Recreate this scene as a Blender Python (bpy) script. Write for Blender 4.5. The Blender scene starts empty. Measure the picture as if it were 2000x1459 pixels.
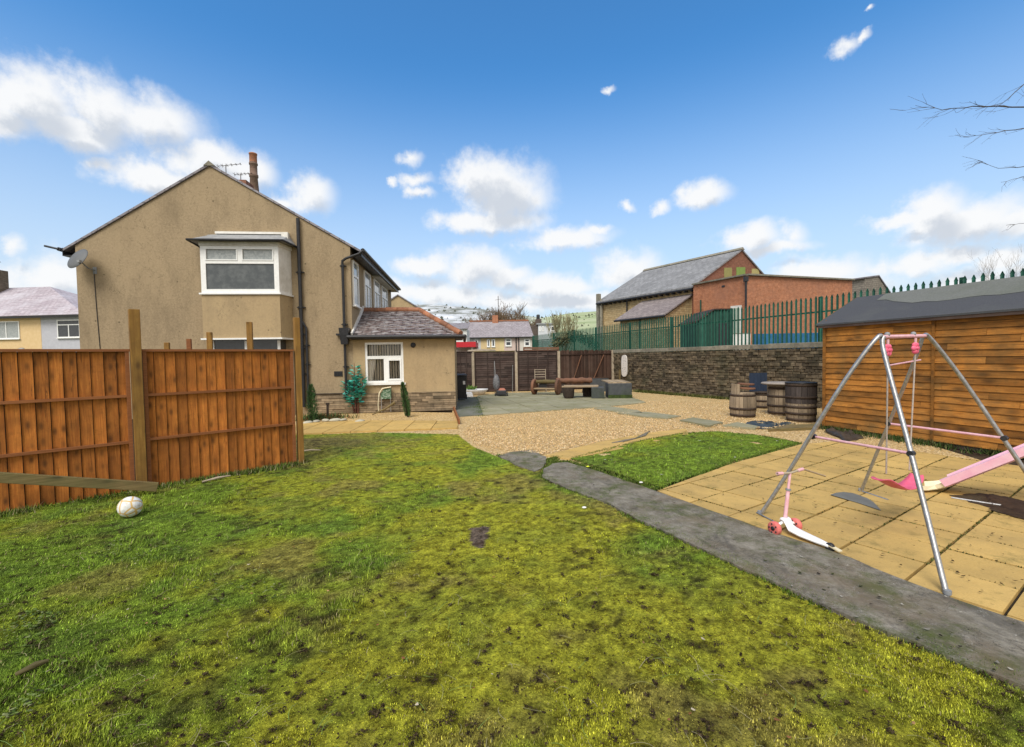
import bpy, math, random
import numpy as np
from mathutils import Vector, Matrix
random.seed(7); RNG = np.random.default_rng(11)
R = math.radians
sc = bpy.context.scene
COL = sc.collection
# ------------------------------------------------------------------ camera
FPX, PITCH, ROLL, CH = 880.0, R(2.0), R(0.95), 1.70
r0 = Vector((1, 0, 0)); u0 = Vector((0, math.sin(PITCH), math.cos(PITCH))); f0 = Vector((0, math.cos(PITCH), -math.sin(PITCH)))
cr = r0*math.cos(ROLL) - u0*math.sin(ROLL); cu = r0*math.sin(ROLL) + u0*math.cos(ROLL)
cam = bpy.data.cameras.new('camera'); cam.lens = FPX/2000*36; cam.sensor_width = 36; cam.clip_start = .05; cam.clip_end = 6000
camo = bpy.data.objects.new('camera', cam); COL.objects.link(camo)
mw = Matrix.Identity(4)
for i in range(3):
    mw[i][0] = cr[i]; mw[i][1] = cu[i]; mw[i][2] = -f0[i]
mw[2][3] = CH
camo.matrix_world = mw
sc.camera = camo
sc.render.resolution_x = 1024; sc.render.resolution_y = 747
def ray(px, py):
    d = cr*((px-1000)/FPX) + cu*((729.5-py)/FPX) + f0
    return d
def G(px, py, z=0.0):                      # point of the level z seen at a photo pixel
    d = ray(px, py); t = (z-CH)/d.z
    return Vector((d.x*t, d.y*t, z))
def D(px, py, Y):                          # point at depth Y seen at a photo pixel
    d = ray(px, py); t = Y/d.y
    return Vector((d.x*t, Y, CH+d.z*t))
# ------------------------------------------------------------------ colour management, world, sun
sc.view_settings.view_transform = 'Standard'; sc.view_settings.look = 'None'
sc.view_settings.exposure = 0.62; sc.view_settings.gamma = 1.0
W = bpy.data.worlds.new('World'); sc.world = W; W.use_nodes = True
SUN_EL, SUN_AZ = R(50), R(200)             # azimuth clockwise from +Y: behind the camera, to the left
def nn(nt, t, **kw):
    n = nt.nodes.new(t)
    for k, v in kw.items(): setattr(n, k, v)
    return n
def math_n(nt, op, a, b=None, c=None, clamp=False):
    n = nt.nodes.new('ShaderNodeMath'); n.operation = op; n.use_clamp = clamp
    for i, v in enumerate((a, b, c)):
        if v is None: continue
        if isinstance(v, (int, float)): n.inputs[i].default_value = v
        else: nt.links.new(v, n.inputs[i])
    return n.outputs[0]
def azel(px, py):
    d = ray(px, py).normalized()
    return math.atan2(d.x, d.y), math.asin(d.z)
def noise(nt, vec, scale, detail=4, rough=.55, dim='3D', dist=0):
    n = nn(nt, 'ShaderNodeTexNoise'); n.noise_dimensions = dim; n.inputs['Scale'].default_value = scale; n.inputs['Detail'].default_value = detail
    n.inputs['Roughness'].default_value = rough; n.inputs['Distortion'].default_value = dist; nt.links.new(vec, n.inputs['Vector']); return n.outputs[0]
BLOBS = [(60,195,115,62),(5,235,70,36),(195,210,85,72),(290,228,112,58),(140,255,110,38),
 (415,322,95,48),(310,348,115,34),(200,318,50,20),(490,335,52,40),(600,378,54,40),(558,392,34,20),
 (800,312,36,24),(812,352,46,18),(822,377,38,14),(768,352,16,9),
 (932,358,56,54),(990,378,86,66),(1042,388,48,46),(900,430,54,24),(965,432,110,26),
 (1100,466,90,24),(1172,450,34,12),(920,524,84,40),(835,524,62,22),(990,540,60,22),
 (1220,528,72,38),(1050,558,70,28),(1370,383,56,28),(1290,405,25,18),(1225,405,22,14),
 (1462,470,66,28),(1545,462,44,36),(1500,488,90,16),(1820,424,74,56),(1905,434,100,50),(1760,430,74,16),(1985,440,60,36),
 (1648,86,50,24),(1690,68,24,14),(1183,178,24,11),(1695,22,18,9),(15,470,36,32),(100,540,95,50),(1590,528,100,30),(1780,520,84,26),
 (1870,500,70,20),(1960,510,60,24),(700,560,100,26),(640,470,60,10),(1340,560,120,20),(-250,300,120,70),(2300,360,140,80),(1108,560,60,20),
 (850,575,150,26),(1050,590,200,22),(1300,588,170,24),(1600,572,170,28),(1900,556,170,34),(60,600,160,46),(720,600,120,26)]
def cloud_group():
    g = bpy.data.node_groups.new('cloud_field', 'ShaderNodeTree')
    g.interface.new_socket('Vector', in_out='INPUT', socket_type='NodeSocketVector')
    g.interface.new_socket('Value', in_out='OUTPUT', socket_type='NodeSocketFloat')
    gi = nn(g, 'NodeGroupInput'); go = nn(g, 'NodeGroupOutput')
    nz = nn(g, 'ShaderNodeTexNoise'); nz.noise_dimensions = '2D'
    nz.inputs['Scale'].default_value = 13; nz.inputs['Detail'].default_value = 9; nz.inputs['Roughness'].default_value = .62
    g.links.new(gi.outputs[0], nz.inputs['Vector'])
    sub = nn(g, 'ShaderNodeVectorMath', operation='SUBTRACT'); g.links.new(nz.outputs['Color'], sub.inputs[0]); sub.inputs[1].default_value = (.5, .5, .5)
    wp = nn(g, 'ShaderNodeVectorMath', operation='MULTIPLY_ADD'); g.links.new(sub.outputs[0], wp.inputs[0]); wp.inputs[1].default_value = (.055, .045, 0)
    g.links.new(gi.outputs[0], wp.inputs[2])
    sx = nn(g, 'ShaderNodeSeparateXYZ'); g.links.new(wp.outputs[0], sx.inputs[0])
    cx = nn(g, 'ShaderNodeCombineXYZ'); g.links.new(sx.outputs[0], cx.inputs[0]); g.links.new(sx.outputs[1], cx.inputs[1])
    cur = None
    for (px, py, rx, ry) in BLOBS:
        a, e = azel(px, py); a1, _ = azel(px-rx, py); a2, _ = azel(px+rx, py); _, e1 = azel(px, py+ry); _, e2 = azel(px, py-ry)
        sxx = 2/abs(a2-a1); syy = 2/abs(e2-e1)
        m = nn(g, 'ShaderNodeVectorMath', operation='MULTIPLY_ADD'); g.links.new(cx.outputs[0], m.inputs[0])
        m.inputs[1].default_value = (sxx, syy, 0); m.inputs[2].default_value = (-a*sxx, -e*syy, 0)
        l = nn(g, 'ShaderNodeVectorMath', operation='LENGTH'); g.links.new(m.outputs[0], l.inputs[0])
        if rx < 52 or ry < 16: l_ = math_n(g, 'ADD', l.outputs['Value'], .34)
        else: l_ = l.outputs['Value']
        cur = l_ if cur is None else math_n(g, 'SMOOTH_MIN', cur, l_, .25)
    v = math_n(g, 'ADD', math_n(g, 'SUBTRACT', 1.0, cur), math_n(g, 'MULTIPLY', math_n(g, 'SUBTRACT', nz.outputs['Fac'], .5), 1.25))
    g.links.new(v, go.inputs[0])
    return g
def make_world():
    nt = W.node_tree; nt.nodes.clear()
    out = nn(nt, 'ShaderNodeOutputWorld'); bg = nn(nt, 'ShaderNodeBackground'); nt.links.new(bg.outputs[0], out.inputs[0])
    bg.inputs[1].default_value = 0.10
    sky = nn(nt, 'ShaderNodeTexSky'); sky.sky_type = 'NISHITA'; sky.sun_disc = False
    sky.sun_elevation = SUN_EL; sky.sun_rotation = SUN_AZ; sky.altitude = 300; sky.air_density = 1.0; sky.dust_density = .6; sky.ozone_density = 2.0
    hs = nn(nt, 'ShaderNodeHueSaturation'); hs.inputs['Saturation'].default_value = 1.12; hs.inputs['Value'].default_value = 1.35
    nt.links.new(sky.outputs[0], hs.inputs['Color'])
    tn = nn(nt, 'ShaderNodeMix', data_type='RGBA'); tn.blend_type = 'MULTIPLY'; tn.inputs[0].default_value = 1; nt.links.new(hs.outputs[0], tn.inputs[6]); tn.inputs[7].default_value = (.50, .92, 1.08, 1)
    tc = nn(nt, 'ShaderNodeTexCoord'); sp = nn(nt, 'ShaderNodeSeparateXYZ'); nt.links.new(tc.outputs['Generated'], sp.inputs[0])
    az = math_n(nt, 'ARCTAN2', sp.outputs[0], sp.outputs[1]); el = math_n(nt, 'ARCSINE', sp.outputs[2])
    c = nn(nt, 'ShaderNodeCombineXYZ'); nt.links.new(az, c.inputs[0]); nt.links.new(el, c.inputs[1])
    g = cloud_group()
    g1 = nn(nt, 'ShaderNodeGroup'); g1.node_tree = g; nt.links.new(c.outputs[0], g1.inputs[0])
    ofs = nn(nt, 'ShaderNodeVectorMath', operation='ADD'); nt.links.new(c.outputs[0], ofs.inputs[0]); ofs.inputs[1].default_value = (-.012, .03, 0)
    g2 = nn(nt, 'ShaderNodeGroup'); g2.node_tree = g; nt.links.new(ofs.outputs[0], g2.inputs[0])
    mr = nn(nt, 'ShaderNodeMapRange', interpolation_type='SMOOTHSTEP'); nt.links.new(g1.outputs[0], mr.inputs[0])
    mr.inputs[1].default_value = -.36; mr.inputs[2].default_value = .60; mr.inputs[3].default_value = 0; mr.inputs[4].default_value = .97
    sh = nn(nt, 'ShaderNodeMapRange', interpolation_type='SMOOTHSTEP'); nt.links.new(g2.outputs[0], sh.inputs[0])
    sh.inputs[1].default_value = .15; sh.inputs[2].default_value = .75; sh.inputs[3].default_value = 0; sh.inputs[4].default_value = 1
    cc = nn(nt, 'ShaderNodeMix', data_type='RGBA'); nt.links.new(sh.outputs[0], cc.inputs[0])
    cc.inputs[6].default_value = (6.3, 6.35, 6.4, 1); cc.inputs[7].default_value = (4.2, 4.5, 4.95, 1)
    # pale veil towards the horizon
    vl = nn(nt, 'ShaderNodeMapRange', interpolation_type='SMOOTHSTEP'); nt.links.new(el, vl.inputs[0])
    vl.inputs[1].default_value = .58; vl.inputs[2].default_value = .0; vl.inputs[3].default_value = 0; vl.inputs[4].default_value = .92
    mv = nn(nt, 'ShaderNodeMix', data_type='RGBA'); nt.links.new(vl.outputs[0], mv.inputs[0]); nt.links.new(tn.outputs[2], mv.inputs[6])
    mv.inputs[7].default_value = (4.5, 5.05, 5.7, 1)
    # unseen white cloud added behind and above the camera to neutralise the blue light
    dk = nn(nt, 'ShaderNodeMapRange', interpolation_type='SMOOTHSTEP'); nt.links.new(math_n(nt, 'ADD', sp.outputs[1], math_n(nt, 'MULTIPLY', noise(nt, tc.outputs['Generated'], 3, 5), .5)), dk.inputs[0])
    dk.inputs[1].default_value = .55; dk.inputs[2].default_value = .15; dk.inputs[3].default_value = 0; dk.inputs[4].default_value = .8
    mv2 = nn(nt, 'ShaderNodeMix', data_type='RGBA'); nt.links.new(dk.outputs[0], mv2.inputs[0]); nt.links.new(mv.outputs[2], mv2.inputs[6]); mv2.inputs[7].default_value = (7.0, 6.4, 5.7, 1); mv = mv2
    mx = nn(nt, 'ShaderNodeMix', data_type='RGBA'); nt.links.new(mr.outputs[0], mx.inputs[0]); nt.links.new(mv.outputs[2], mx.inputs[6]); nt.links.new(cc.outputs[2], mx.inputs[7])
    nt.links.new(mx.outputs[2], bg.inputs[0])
make_world()
sl = bpy.data.lights.new('sun', 'SUN'); sl.energy = 2.2; sl.angle = R(32); sl.color = (1.0, .96, .88)
so = bpy.data.objects.new('sun', sl); COL.objects.link(so)
sd = Vector((math.sin(SUN_AZ)*math.cos(SUN_EL), math.cos(SUN_AZ)*math.cos(SUN_EL), math.sin(SUN_EL)))
so.rotation_euler = (-sd).to_track_quat('-Z', 'Y').to_euler(); so.location = (0, 0, 30)
sc.cycles.max_bounces = 6; sc.cycles.transparent_max_bounces = 8
# ------------------------------------------------------------------ mesh helpers
class MB:
    def __init__(s): s.v = []; s.f = []; s.r = []; s.sm = []
    def add(s, vs, fs, r=None, smooth=False):
        b = len(s.v); s.v += [tuple(p) for p in vs]; r = random.random() if r is None else r
        for f in fs: s.f.append(tuple(b+i for i in f)); s.r.append(r); s.sm.append(smooth)
    def box(s, c, d, rz=0, r=None, rx=0, ry=0, taper=1.0):
        m = Matrix.Rotation(rz, 3, 'Z') @ Matrix.Rotation(ry, 3, 'Y') @ Matrix.Rotation(rx, 3, 'X'); c = Vector(c); vs = []
        for z in (-.5, .5):
            k = taper if z > 0 else 1
            for x, y in ((-.5, -.5), (.5, -.5), (.5, .5), (-.5, .5)): vs.append(c + m @ Vector((x*d[0]*k, y*d[1]*k, z*d[2])))
        s.add(vs, [(0,3,2,1),(4,5,6,7),(0,1,5,4),(1,2,6,5),(2,3,7,6),(3,0,4,7)], r)
    def bb(s, x0, x1, y0, y1, z0, z1, r=None): s.box(((x0+x1)/2, (y0+y1)/2, (z0+z1)/2), (x1-x0, y1-y0, z1-z0), r=r)
    def beam(s, a, b, w, h, up=(0,0,1), r=None):      # a box from point a to point b, w wide, h high
        a, b = Vector(a), Vector(b); t = (b-a).normalized(); sd_ = t.cross(Vector(up)).normalized(); uu = sd_.cross(t)
        vs = []
        for p in (a, b):
            for x, y in ((-.5, -.5), (.5, -.5), (.5, .5), (-.5, .5)): vs.append(p + sd_*x*w + uu*y*h)
        s.add(vs, [(0,3,2,1),(4,5,6,7),(0,1,5,4),(1,2,6,5),(2,3,7,6),(3,0,4,7)], r)
    def prism(s, poly, z0, z1, r=None):               # horizontal polygon, ccw, extruded upwards
        n = len(poly); a = sum(poly[i][0]*poly[(i+1) % n][1]-poly[(i+1) % n][0]*poly[i][1] for i in range(n))
        if a < 0: poly = poly[::-1]
        vs = [(p[0], p[1], z0) for p in poly] + [(p[0], p[1], z1) for p in poly]
        s.add(vs, [tuple(range(n))[::-1], tuple(range(n, 2*n))] + [(i, (i+1) % n, n+(i+1) % n, n+i) for i in range(n)], r)
    def extr(s, poly, vec, r=None):                   # any planar polygon swept along vec
        n = len(poly); vec = Vector(vec); vs = [Vector(p) for p in poly] + [Vector(p)+vec for p in poly]
        s.add(vs, [tuple(range(n))[::-1], tuple(range(n, 2*n))] + [(i, (i+1) % n, n+(i+1) % n, n+i) for i in range(n)], r)
    def tube(s, pts, rad, seg=8, r=None, caps=True, smooth=True):
        pts = [Vector(p) for p in pts]; n = len(pts); vs = []
        rads = rad if isinstance(rad, (list, tuple)) else [rad]*n
        ref = None
        for i, p in enumerate(pts):
            t = (pts[min(i+1, n-1)]-pts[max(i-1, 0)]).normalized()
            if ref is None: ref = t.orthogonal().normalized()
            ref = (ref - t*ref.dot(t)).normalized(); b = t.cross(ref)
            for k in range(seg):
                a = 2*math.pi*k/seg; vs.append(p + (ref*math.cos(a)+b*math.sin(a))*rads[i])
        fs = [(i*seg+k, i*seg+(k+1) % seg, (i+1)*seg+(k+1) % seg, (i+1)*seg+k) for i in range(n-1) for k in range(seg)]
        s.add(vs, fs, r, smooth)
        if caps: s.add([vs[k] for k in range(seg)], [tuple(range(seg))[::-1]], r); s.add([vs[(n-1)*seg+k] for k in range(seg)], [tuple(range(seg))], r)
    def lathe(s, prof, seg=24, m=None, r=None, smooth=True, rfun=None):
        m = m or Matrix.Identity(4); vs = []; n = len(prof)
        for (rr, z) in prof:
            for k in range(seg):
                a = 2*math.pi*k/seg; vs.append(m @ Vector((rr*math.cos(a), rr*math.sin(a), z)))
        if rfun is None:
            s.add(vs, [(i*seg+k, i*seg+(k+1) % seg, (i+1)*seg+(k+1) % seg, (i+1)*seg+k) for i in range(n-1) for k in range(seg)], r, smooth)
        else:
            b = len(s.v); s.v += [tuple(p) for p in vs]
            for i in range(n-1):
                for k in range(seg):
                    s.f.append((b+i*seg+k, b+i*seg+(k+1) % seg, b+(i+1)*seg+(k+1) % seg, b+(i+1)*seg+k)); s.r.append(rfun(k)); s.sm.append(False)
        s.add([vs[k] for k in range(seg)], [tuple(range(seg))[::-1]], r); s.add([vs[(n-1)*seg+k] for k in range(seg)], [tuple(range(seg))], r)
    def sphere(s, c, rad, seg=20, rings=12, r=None, sc=(1,1,1)):
        c = Vector(c); vs = []; 
        for i in range(rings+1):
            th = math.pi*i/rings
            for k in range(seg):
                a = 2*math.pi*k/seg; vs.append(c+Vector((sc[0]*rad*math.sin(th)*math.cos(a), sc[1]*rad*math.sin(th)*math.sin(a), -sc[2]*rad*math.cos(th))))
        s.add(vs, [(i*seg+k, i*seg+(k+1) % seg, (i+1)*seg+(k+1) % seg, (i+1)*seg+k) for i in range(rings) for k in range(seg)], r, True)
    def build(s, name, mat, parent=None, world=False, bevel=0):
        me = bpy.data.meshes.new(name)
        v = s.v
        if parent is not None and world:
            inv = RM[parent.name].inverted(); v = [inv @ Vector(p) for p in v]
        me.from_pydata([tuple(p) for p in v], [], s.f)
        finish(me, mat, s.r, s.sm)
        o = bpy.data.objects.new(name, me); COL.objects.link(o)
        if parent is not None:
            o.parent = parent; RM[o.name] = RM[parent.name]
        else: RM[o.name] = Matrix.Identity(4)
        if bevel:
            b = o.modifiers.new('bevel', 'BEVEL'); b.width = bevel; b.segments = 2; b.limit_method = 'ANGLE'; b.angle_limit = R(40)
        return o
RM = {}
def finish(me, mat, rr, sm=None):
    if mat is not None: me.materials.append(mat)
    a = me.attributes.new('rnd', 'FLOAT', 'FACE'); a.data.foreach_set('value', np.asarray(rr, dtype=np.float32))
    if sm is not None: me.polygons.foreach_set('use_smooth', np.asarray(sm, dtype=bool))
    me.update()
    nl = len(me.loops); nf = len(me.polygons); nv = len(me.vertices)
    co = np.empty(nv*3, dtype=np.float32); me.vertices.foreach_get('co', co); co = co.reshape(-1, 3)
    vi = np.empty(nl, dtype=np.int32); me.loops.foreach_get('vertex_index', vi)
    no = np.empty(nf*3, dtype=np.float32); me.polygons.foreach_get('normal', no); no = no.reshape(-1, 3)
    lt = np.empty(nf, dtype=np.int32); me.polygons.foreach_get('loop_total', lt)
    n = np.repeat(no, lt, axis=0); t = np.stack([-n[:, 1], n[:, 0], np.zeros(nl)], 1); ln = np.linalg.norm(t, axis=1)
    flat = ln < .05; t[flat] = (1, 0, 0); ln[flat] = 1; t = t/ln[:, None]; b = np.cross(n, t)
    p = co[vi]; uv = np.stack([(p*t).sum(1), (p*b).sum(1)], 1).astype(np.float32)
    l = me.uv_layers.new(name='UVMap'); l.data.foreach_set('uv', uv.ravel())
def thing(name, label, cat, loc=(0,0,0), rz=0, group=None):
    o = bpy.data.objects.new(name, None); COL.objects.link(o); o.location = loc; o.rotation_euler = (0, 0, rz)
    o.empty_display_size = .2; o['label'] = label; o['category'] = cat
    if group: o['group'] = group
    RM[o.name] = Matrix.Translation(Vector(loc)) @ Matrix.Rotation(rz, 4, 'Z')
    return o
def tag(o, label, cat, group=None, kind=None):
    o['label'] = label; o['category'] = cat
    if group: o['group'] = group
    if kind: o['kind'] = kind
    return o
def struct(o, label=None): o['kind'] = 'structure'; o['label'] = label or o.name.replace('_', ' '); return o
def dup(root, loc, rz, label):
    def cp(o, par):
        c = o.copy(); COL.objects.link(c)
        if par is not None: c.parent = par
        for ch in [x for x in ALLCH if x.parent == o]: cp(ch, c)
        return c
    ALLCH = list(COL.objects)
    c = cp(root, None); c.location = loc; c.rotation_euler = (0, 0, rz); c['label'] = label
    RM[c.name] = Matrix.Translation(Vector(loc)) @ Matrix.Rotation(rz, 4, 'Z')
    return c
def gridbox(mb, x0, x1, z0, z1, holes, y0, y1, r=None):   # wall slab in the xz plane with rectangular holes
    xs = sorted({x0, x1} | {h[0] for h in holes} | {h[1] for h in holes}); zs = sorted({z0, z1} | {h[2] for h in holes} | {h[3] for h in holes})
    r = .5 if r is None else r
    ins = lambda a, c: any(h[0] < a < h[1] and h[2] < c < h[3] for h in holes)
    V, F = {}, []
    def vid(x, y, z):
        k = (round(x, 5), round(y, 5), round(z, 5))
        if k not in V: V[k] = len(V)
        return V[k]
    solid = {}
    for i in range(len(xs)-1):
        for j in range(len(zs)-1): solid[i, j] = not ins((xs[i]+xs[i+1])/2, (zs[j]+zs[j+1])/2)
    for (i, j), s_ in solid.items():
        if not s_: continue
        a, b, c, d = xs[i], xs[i+1], zs[j], zs[j+1]
        F.append((vid(a,y0,c), vid(b,y0,c), vid(b,y0,d), vid(a,y0,d))); F.append((vid(a,y1,c), vid(a,y1,d), vid(b,y1,d), vid(b,y1,c)))
        if not solid.get((i-1, j)): F.append((vid(a,y0,c), vid(a,y0,d), vid(a,y1,d), vid(a,y1,c)))
        if not solid.get((i+1, j)): F.append((vid(b,y0,c), vid(b,y1,c), vid(b,y1,d), vid(b,y0,d)))
        if not solid.get((i, j-1)): F.append((vid(a,y0,c), vid(a,y1,c), vid(b,y1,c), vid(b,y0,c)))
        if not solid.get((i, j+1)): F.append((vid(a,y0,d), vid(b,y0,d), vid(b,y1,d), vid(a,y1,d)))
    mb.add(list(V.keys()), F, r)
# numpy noise
def vnoise(x, y, seed=0):
    xi = np.floor(x).astype(np.int64); yi = np.floor(y).astype(np.int64); fx = x-xi; fy = y-yi
    fx = fx*fx*(3-2*fx); fy = fy*fy*(3-2*fy)
    def h(a, b):
        n = (a*374761393 + b*668265263 + seed*1442695041) & 0xffffffff
        n = ((n ^ (n >> 13))*1274126177) & 0xffffffff
        return ((n ^ (n >> 16)) & 0xffff)/65535.0
    return (h(xi, yi)*(1-fx)+h(xi+1, yi)*fx)*(1-fy) + (h(xi, yi+1)*(1-fx)+h(xi+1, yi+1)*fx)*fy
def fbm(x, y, seed=0, oct=4):
    s = 0; a = .5; t = 0
    for i in range(oct): s = s + a*vnoise(x*2**i, y*2**i, seed+i*17); t += a; a *= .55
    return s/t
def inpoly(x, y, poly):
    c = np.zeros(x.shape, bool); n = len(poly)
    for i in range(n):
        x1, y1 = poly[i][0], poly[i][1]; x2, y2 = poly[(i+1) % n][0], poly[(i+1) % n][1]
        if y1 == y2: continue
        c ^= ((y1 > y) != (y2 > y)) & (x < (x2-x1)*(y-y1)/(y2-y1)+x1)
    return c
def clip(poly, conv):                        # Sutherland-Hodgman against a convex ccw polygon
    out = [tuple(p[:2]) for p in poly]; n = len(conv)
    for i in range(n):
        a, b = conv[i], conv[(i+1) % n]; inp = out; out = []
        sd_ = lambda p: (b[0]-a[0])*(p[1]-a[1])-(b[1]-a[1])*(p[0]-a[0])
        for j in range(len(inp)):
            p, q = inp[j], inp[(j+1) % len(inp)]; sp, sq = sd_(p), sd_(q)
            if sp >= 0: out.append(p)
            if sp*sq < 0: t = sp/(sp-sq); out.append((p[0]+(q[0]-p[0])*t, p[1]+(q[1]-p[1])*t))
        if not out: return []
    return out
def ccw(p):
    p = [tuple(q[:2]) for q in p]; n = len(p)
    return p if sum(p[i][0]*p[(i+1) % n][1]-p[(i+1) % n][0]*p[i][1] for i in range(n)) > 0 else p[::-1]
# ------------------------------------------------------------------ materials
def base_mat(name):
    m = bpy.data.materials.new(name); m.use_nodes = True; nt = m.node_tree
    return m, nt, nt.nodes['Principled BSDF']
def ramp(nt, fac, cols):
    r = nn(nt, 'ShaderNodeValToRGB'); nt.links.new(fac, r.inputs[0]); e = r.color_ramp.elements
    while len(e) < len(cols): e.new(.5)
    for i, (p, c) in enumerate(cols): e[i].position = p; e[i].color = (*c, 1)
    return r.outputs[0]
def mixc(nt, fac, a, b, mode='MIX'):
    m = nn(nt, 'ShaderNodeMix', data_type='RGBA'); m.blend_type = mode
    for i, v in ((0, fac), (6, a), (7, b)):
        if isinstance(v, (int, float)): m.inputs[i].default_value = v
        elif isinstance(v, tuple): m.inputs[i].default_value = (*v, 1)
        else: nt.links.new(v, m.inputs[i])
    return m.outputs[2]
def coords(nt, kind='Object', scale=(1, 1, 1)):
    tc = nn(nt, 'ShaderNodeTexCoord'); mp = nn(nt, 'ShaderNodeMapping'); mp.inputs['Scale'].default_value = scale
    nt.links.new(tc.outputs[kind], mp.inputs[0]); return mp.outputs[0]
def attr(nt, name='rnd', vec=False):
    a = nn(nt, 'ShaderNodeAttribute'); a.attribute_name = name; return a.outputs['Color' if vec else 'Fac']
def bump(nt, b, h, strength=.4, dist=.01):
    n = nn(nt, 'ShaderNodeBump'); n.inputs['Strength'].default_value = strength; n.inputs['Distance'].default_value = dist
    nt.links.new(h, n.inputs['Height']); nt.links.new(n.outputs[0], b.inputs['Normal'])
def rng_(nt, v, a, b, c=0, d=1):
    m = nn(nt, 'ShaderNodeMapRange'); nt.links.new(v, m.inputs[0])
    for i, x in enumerate((a, b, c, d)): m.inputs[i+1].default_value = x
    return m.outputs[0]
def bright(nt, col, val):                       # multiply a colour by a scalar socket
    c = nn(nt, 'ShaderNodeVectorMath', operation='SCALE'); nt.links.new(col, c.inputs[0]); nt.links.new(val, c.inputs[3]); return c.outputs[0]
def M(name, cols, scale=8, detail=6, rough=.8, bmp=.3, bd=.01, rv=(.85, 1.15), stain=None, sscale=1.2, samt=.6, kind='Object', stretch=(1, 1, 1), metal=0, spec=.3, bscale=None):
    m, nt, b = base_mat(name); v = coords(nt, kind, stretch)
    n = noise(nt, v, scale, detail); k = len(cols)
    c = ramp(nt, n, [(.3+.4*i/max(k-1, 1), cc) for i, cc in enumerate(cols)]) if k > 1 else ramp(nt, n, [(.3, tuple(x*.9 for x in cols[0])), (.7, tuple(x*1.1 for x in cols[0]))])
    if stain:
        s_ = rng_(nt, noise(nt, v, sscale, 6, .65), .48, .68, 0, samt); c = mixc(nt, s_, c, stain)
    c = bright(nt, c, rng_(nt, attr(nt), 0, 1, rv[0], rv[1]))
    nt.links.new(c, b.inputs['Base Color']); b.inputs['Roughness'].default_value = rough; b.inputs['Metallic'].default_value = metal
    b.inputs['Specular IOR Level'].default_value = spec
    if bmp: bump(nt, b, n if bscale is None else noise(nt, v, bscale, 4), bmp, bd)
    return m
def wood(name, c1, c2, dark, grain='v', rough=.75, rv=(.75, 1.2), knots=True, stain=None, samt=.5, gs=1.0, kscale=1.0, ksz=.055, crack=0, krand=1.0):
    m, nt, b = base_mat(name)
    rnd = attr(nt); tc = nn(nt, 'ShaderNodeTexCoord')
    off = nn(nt, 'ShaderNodeCombineXYZ'); nt.links.new(math_n(nt, 'MULTIPLY', rnd, 37.0), off.inputs[0 if grain == 'u' else 1])
    nt.links.new(math_n(nt, 'MULTIPLY', rnd, 11.0), off.inputs[2])
    ad = nn(nt, 'ShaderNodeVectorMath', operation='ADD'); nt.links.new(tc.outputs['UV'], ad.inputs[0]); nt.links.new(off.outputs[0], ad.inputs[1])
    mp = nn(nt, 'ShaderNodeMapping'); mp.inputs['Scale'].default_value = (60*gs, 3*gs, 1) if grain == 'v' else (3*gs, 60*gs, 1)
    nt.links.new(ad.outputs[0], mp.inputs[0])
    n = noise(nt, mp.outputs[0], 1, 5, .6, dist=.6)
    n2 = noise(nt, ad.outputs[0], 5, 4, .6)
    c = ramp(nt, n, [(.3, c1), (.62, c2)]); c = mixc(nt, rng_(nt, n2, .45, .75, 0, .55), c, tuple((a+b_)/2 for a, b_ in zip(c1, dark)))
    if knots:
        kp = nn(nt, 'ShaderNodeMapping'); kp.inputs['Scale'].default_value = ((7*kscale, 3.2*kscale, 1) if grain == 'v' else (3.2*kscale, 7*kscale, 1)); nt.links.new(ad.outputs[0], kp.inputs[0])
        vo = nn(nt, 'ShaderNodeTexVoronoi'); vo.inputs['Scale'].default_value = 1; nt.links.new(kp.outputs[0], vo.inputs['Vector'])
        vo.inputs['Randomness'].default_value = krand
        c = mixc(nt, rng_(nt, vo.outputs['Distance'], ksz*1.1, ksz*4.0, .9, 0), c, dark)
        halo = rng_(nt, vo.outputs['Distance'], ksz*3, ksz*8, .45, 0); c = mixc(nt, halo, c, tuple((a*.6+b_*.4)*.55 for a, b_ in zip(c1, dark)))
    if crack:
        cm = nn(nt, 'ShaderNodeMapping'); cm.inputs['Scale'].default_value = (45, 2.2, 1) if grain == 'v' else (2.2, 45, 1); nt.links.new(ad.outputs[0], cm.inputs[0])
        c = mixc(nt, rng_(nt, noise(nt, cm.outputs[0], 1, 7, .75, dist=1.0), .57, .66, 0, crack), c, dark)
        c = mixc(nt, rng_(nt, noise(nt, ad.outputs[0], 9, 7, .8), .52, .72, 0, crack*.9), c, tuple(a*.35 for a in c1))
    if stain:
        v2 = coords(nt, 'Object'); c = mixc(nt, rng_(nt, noise(nt, v2, 1.6, 6, .65), .45, .7, 0, samt), c, stain)
    c = bright(nt, c, rng_(nt, rnd, 0, 1, rv[0], rv[1]))
    nt.links.new(c, b.inputs['Base Color']); b.inputs['Roughness'].default_value = rough; b.inputs['Specular IOR Level'].default_value = .25
    bump(nt, b, n, .35, .004)
    return m
def plain(name, c, rough=.5, metal=0, spec=.4, var=.06):
    return M(name, [tuple(x*(1-var) for x in c), tuple(x*(1+var) for x in c)], scale=14, rough=rough, bmp=.06, bd=.003, metal=metal, spec=spec, rv=(.97, 1.03))
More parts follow.
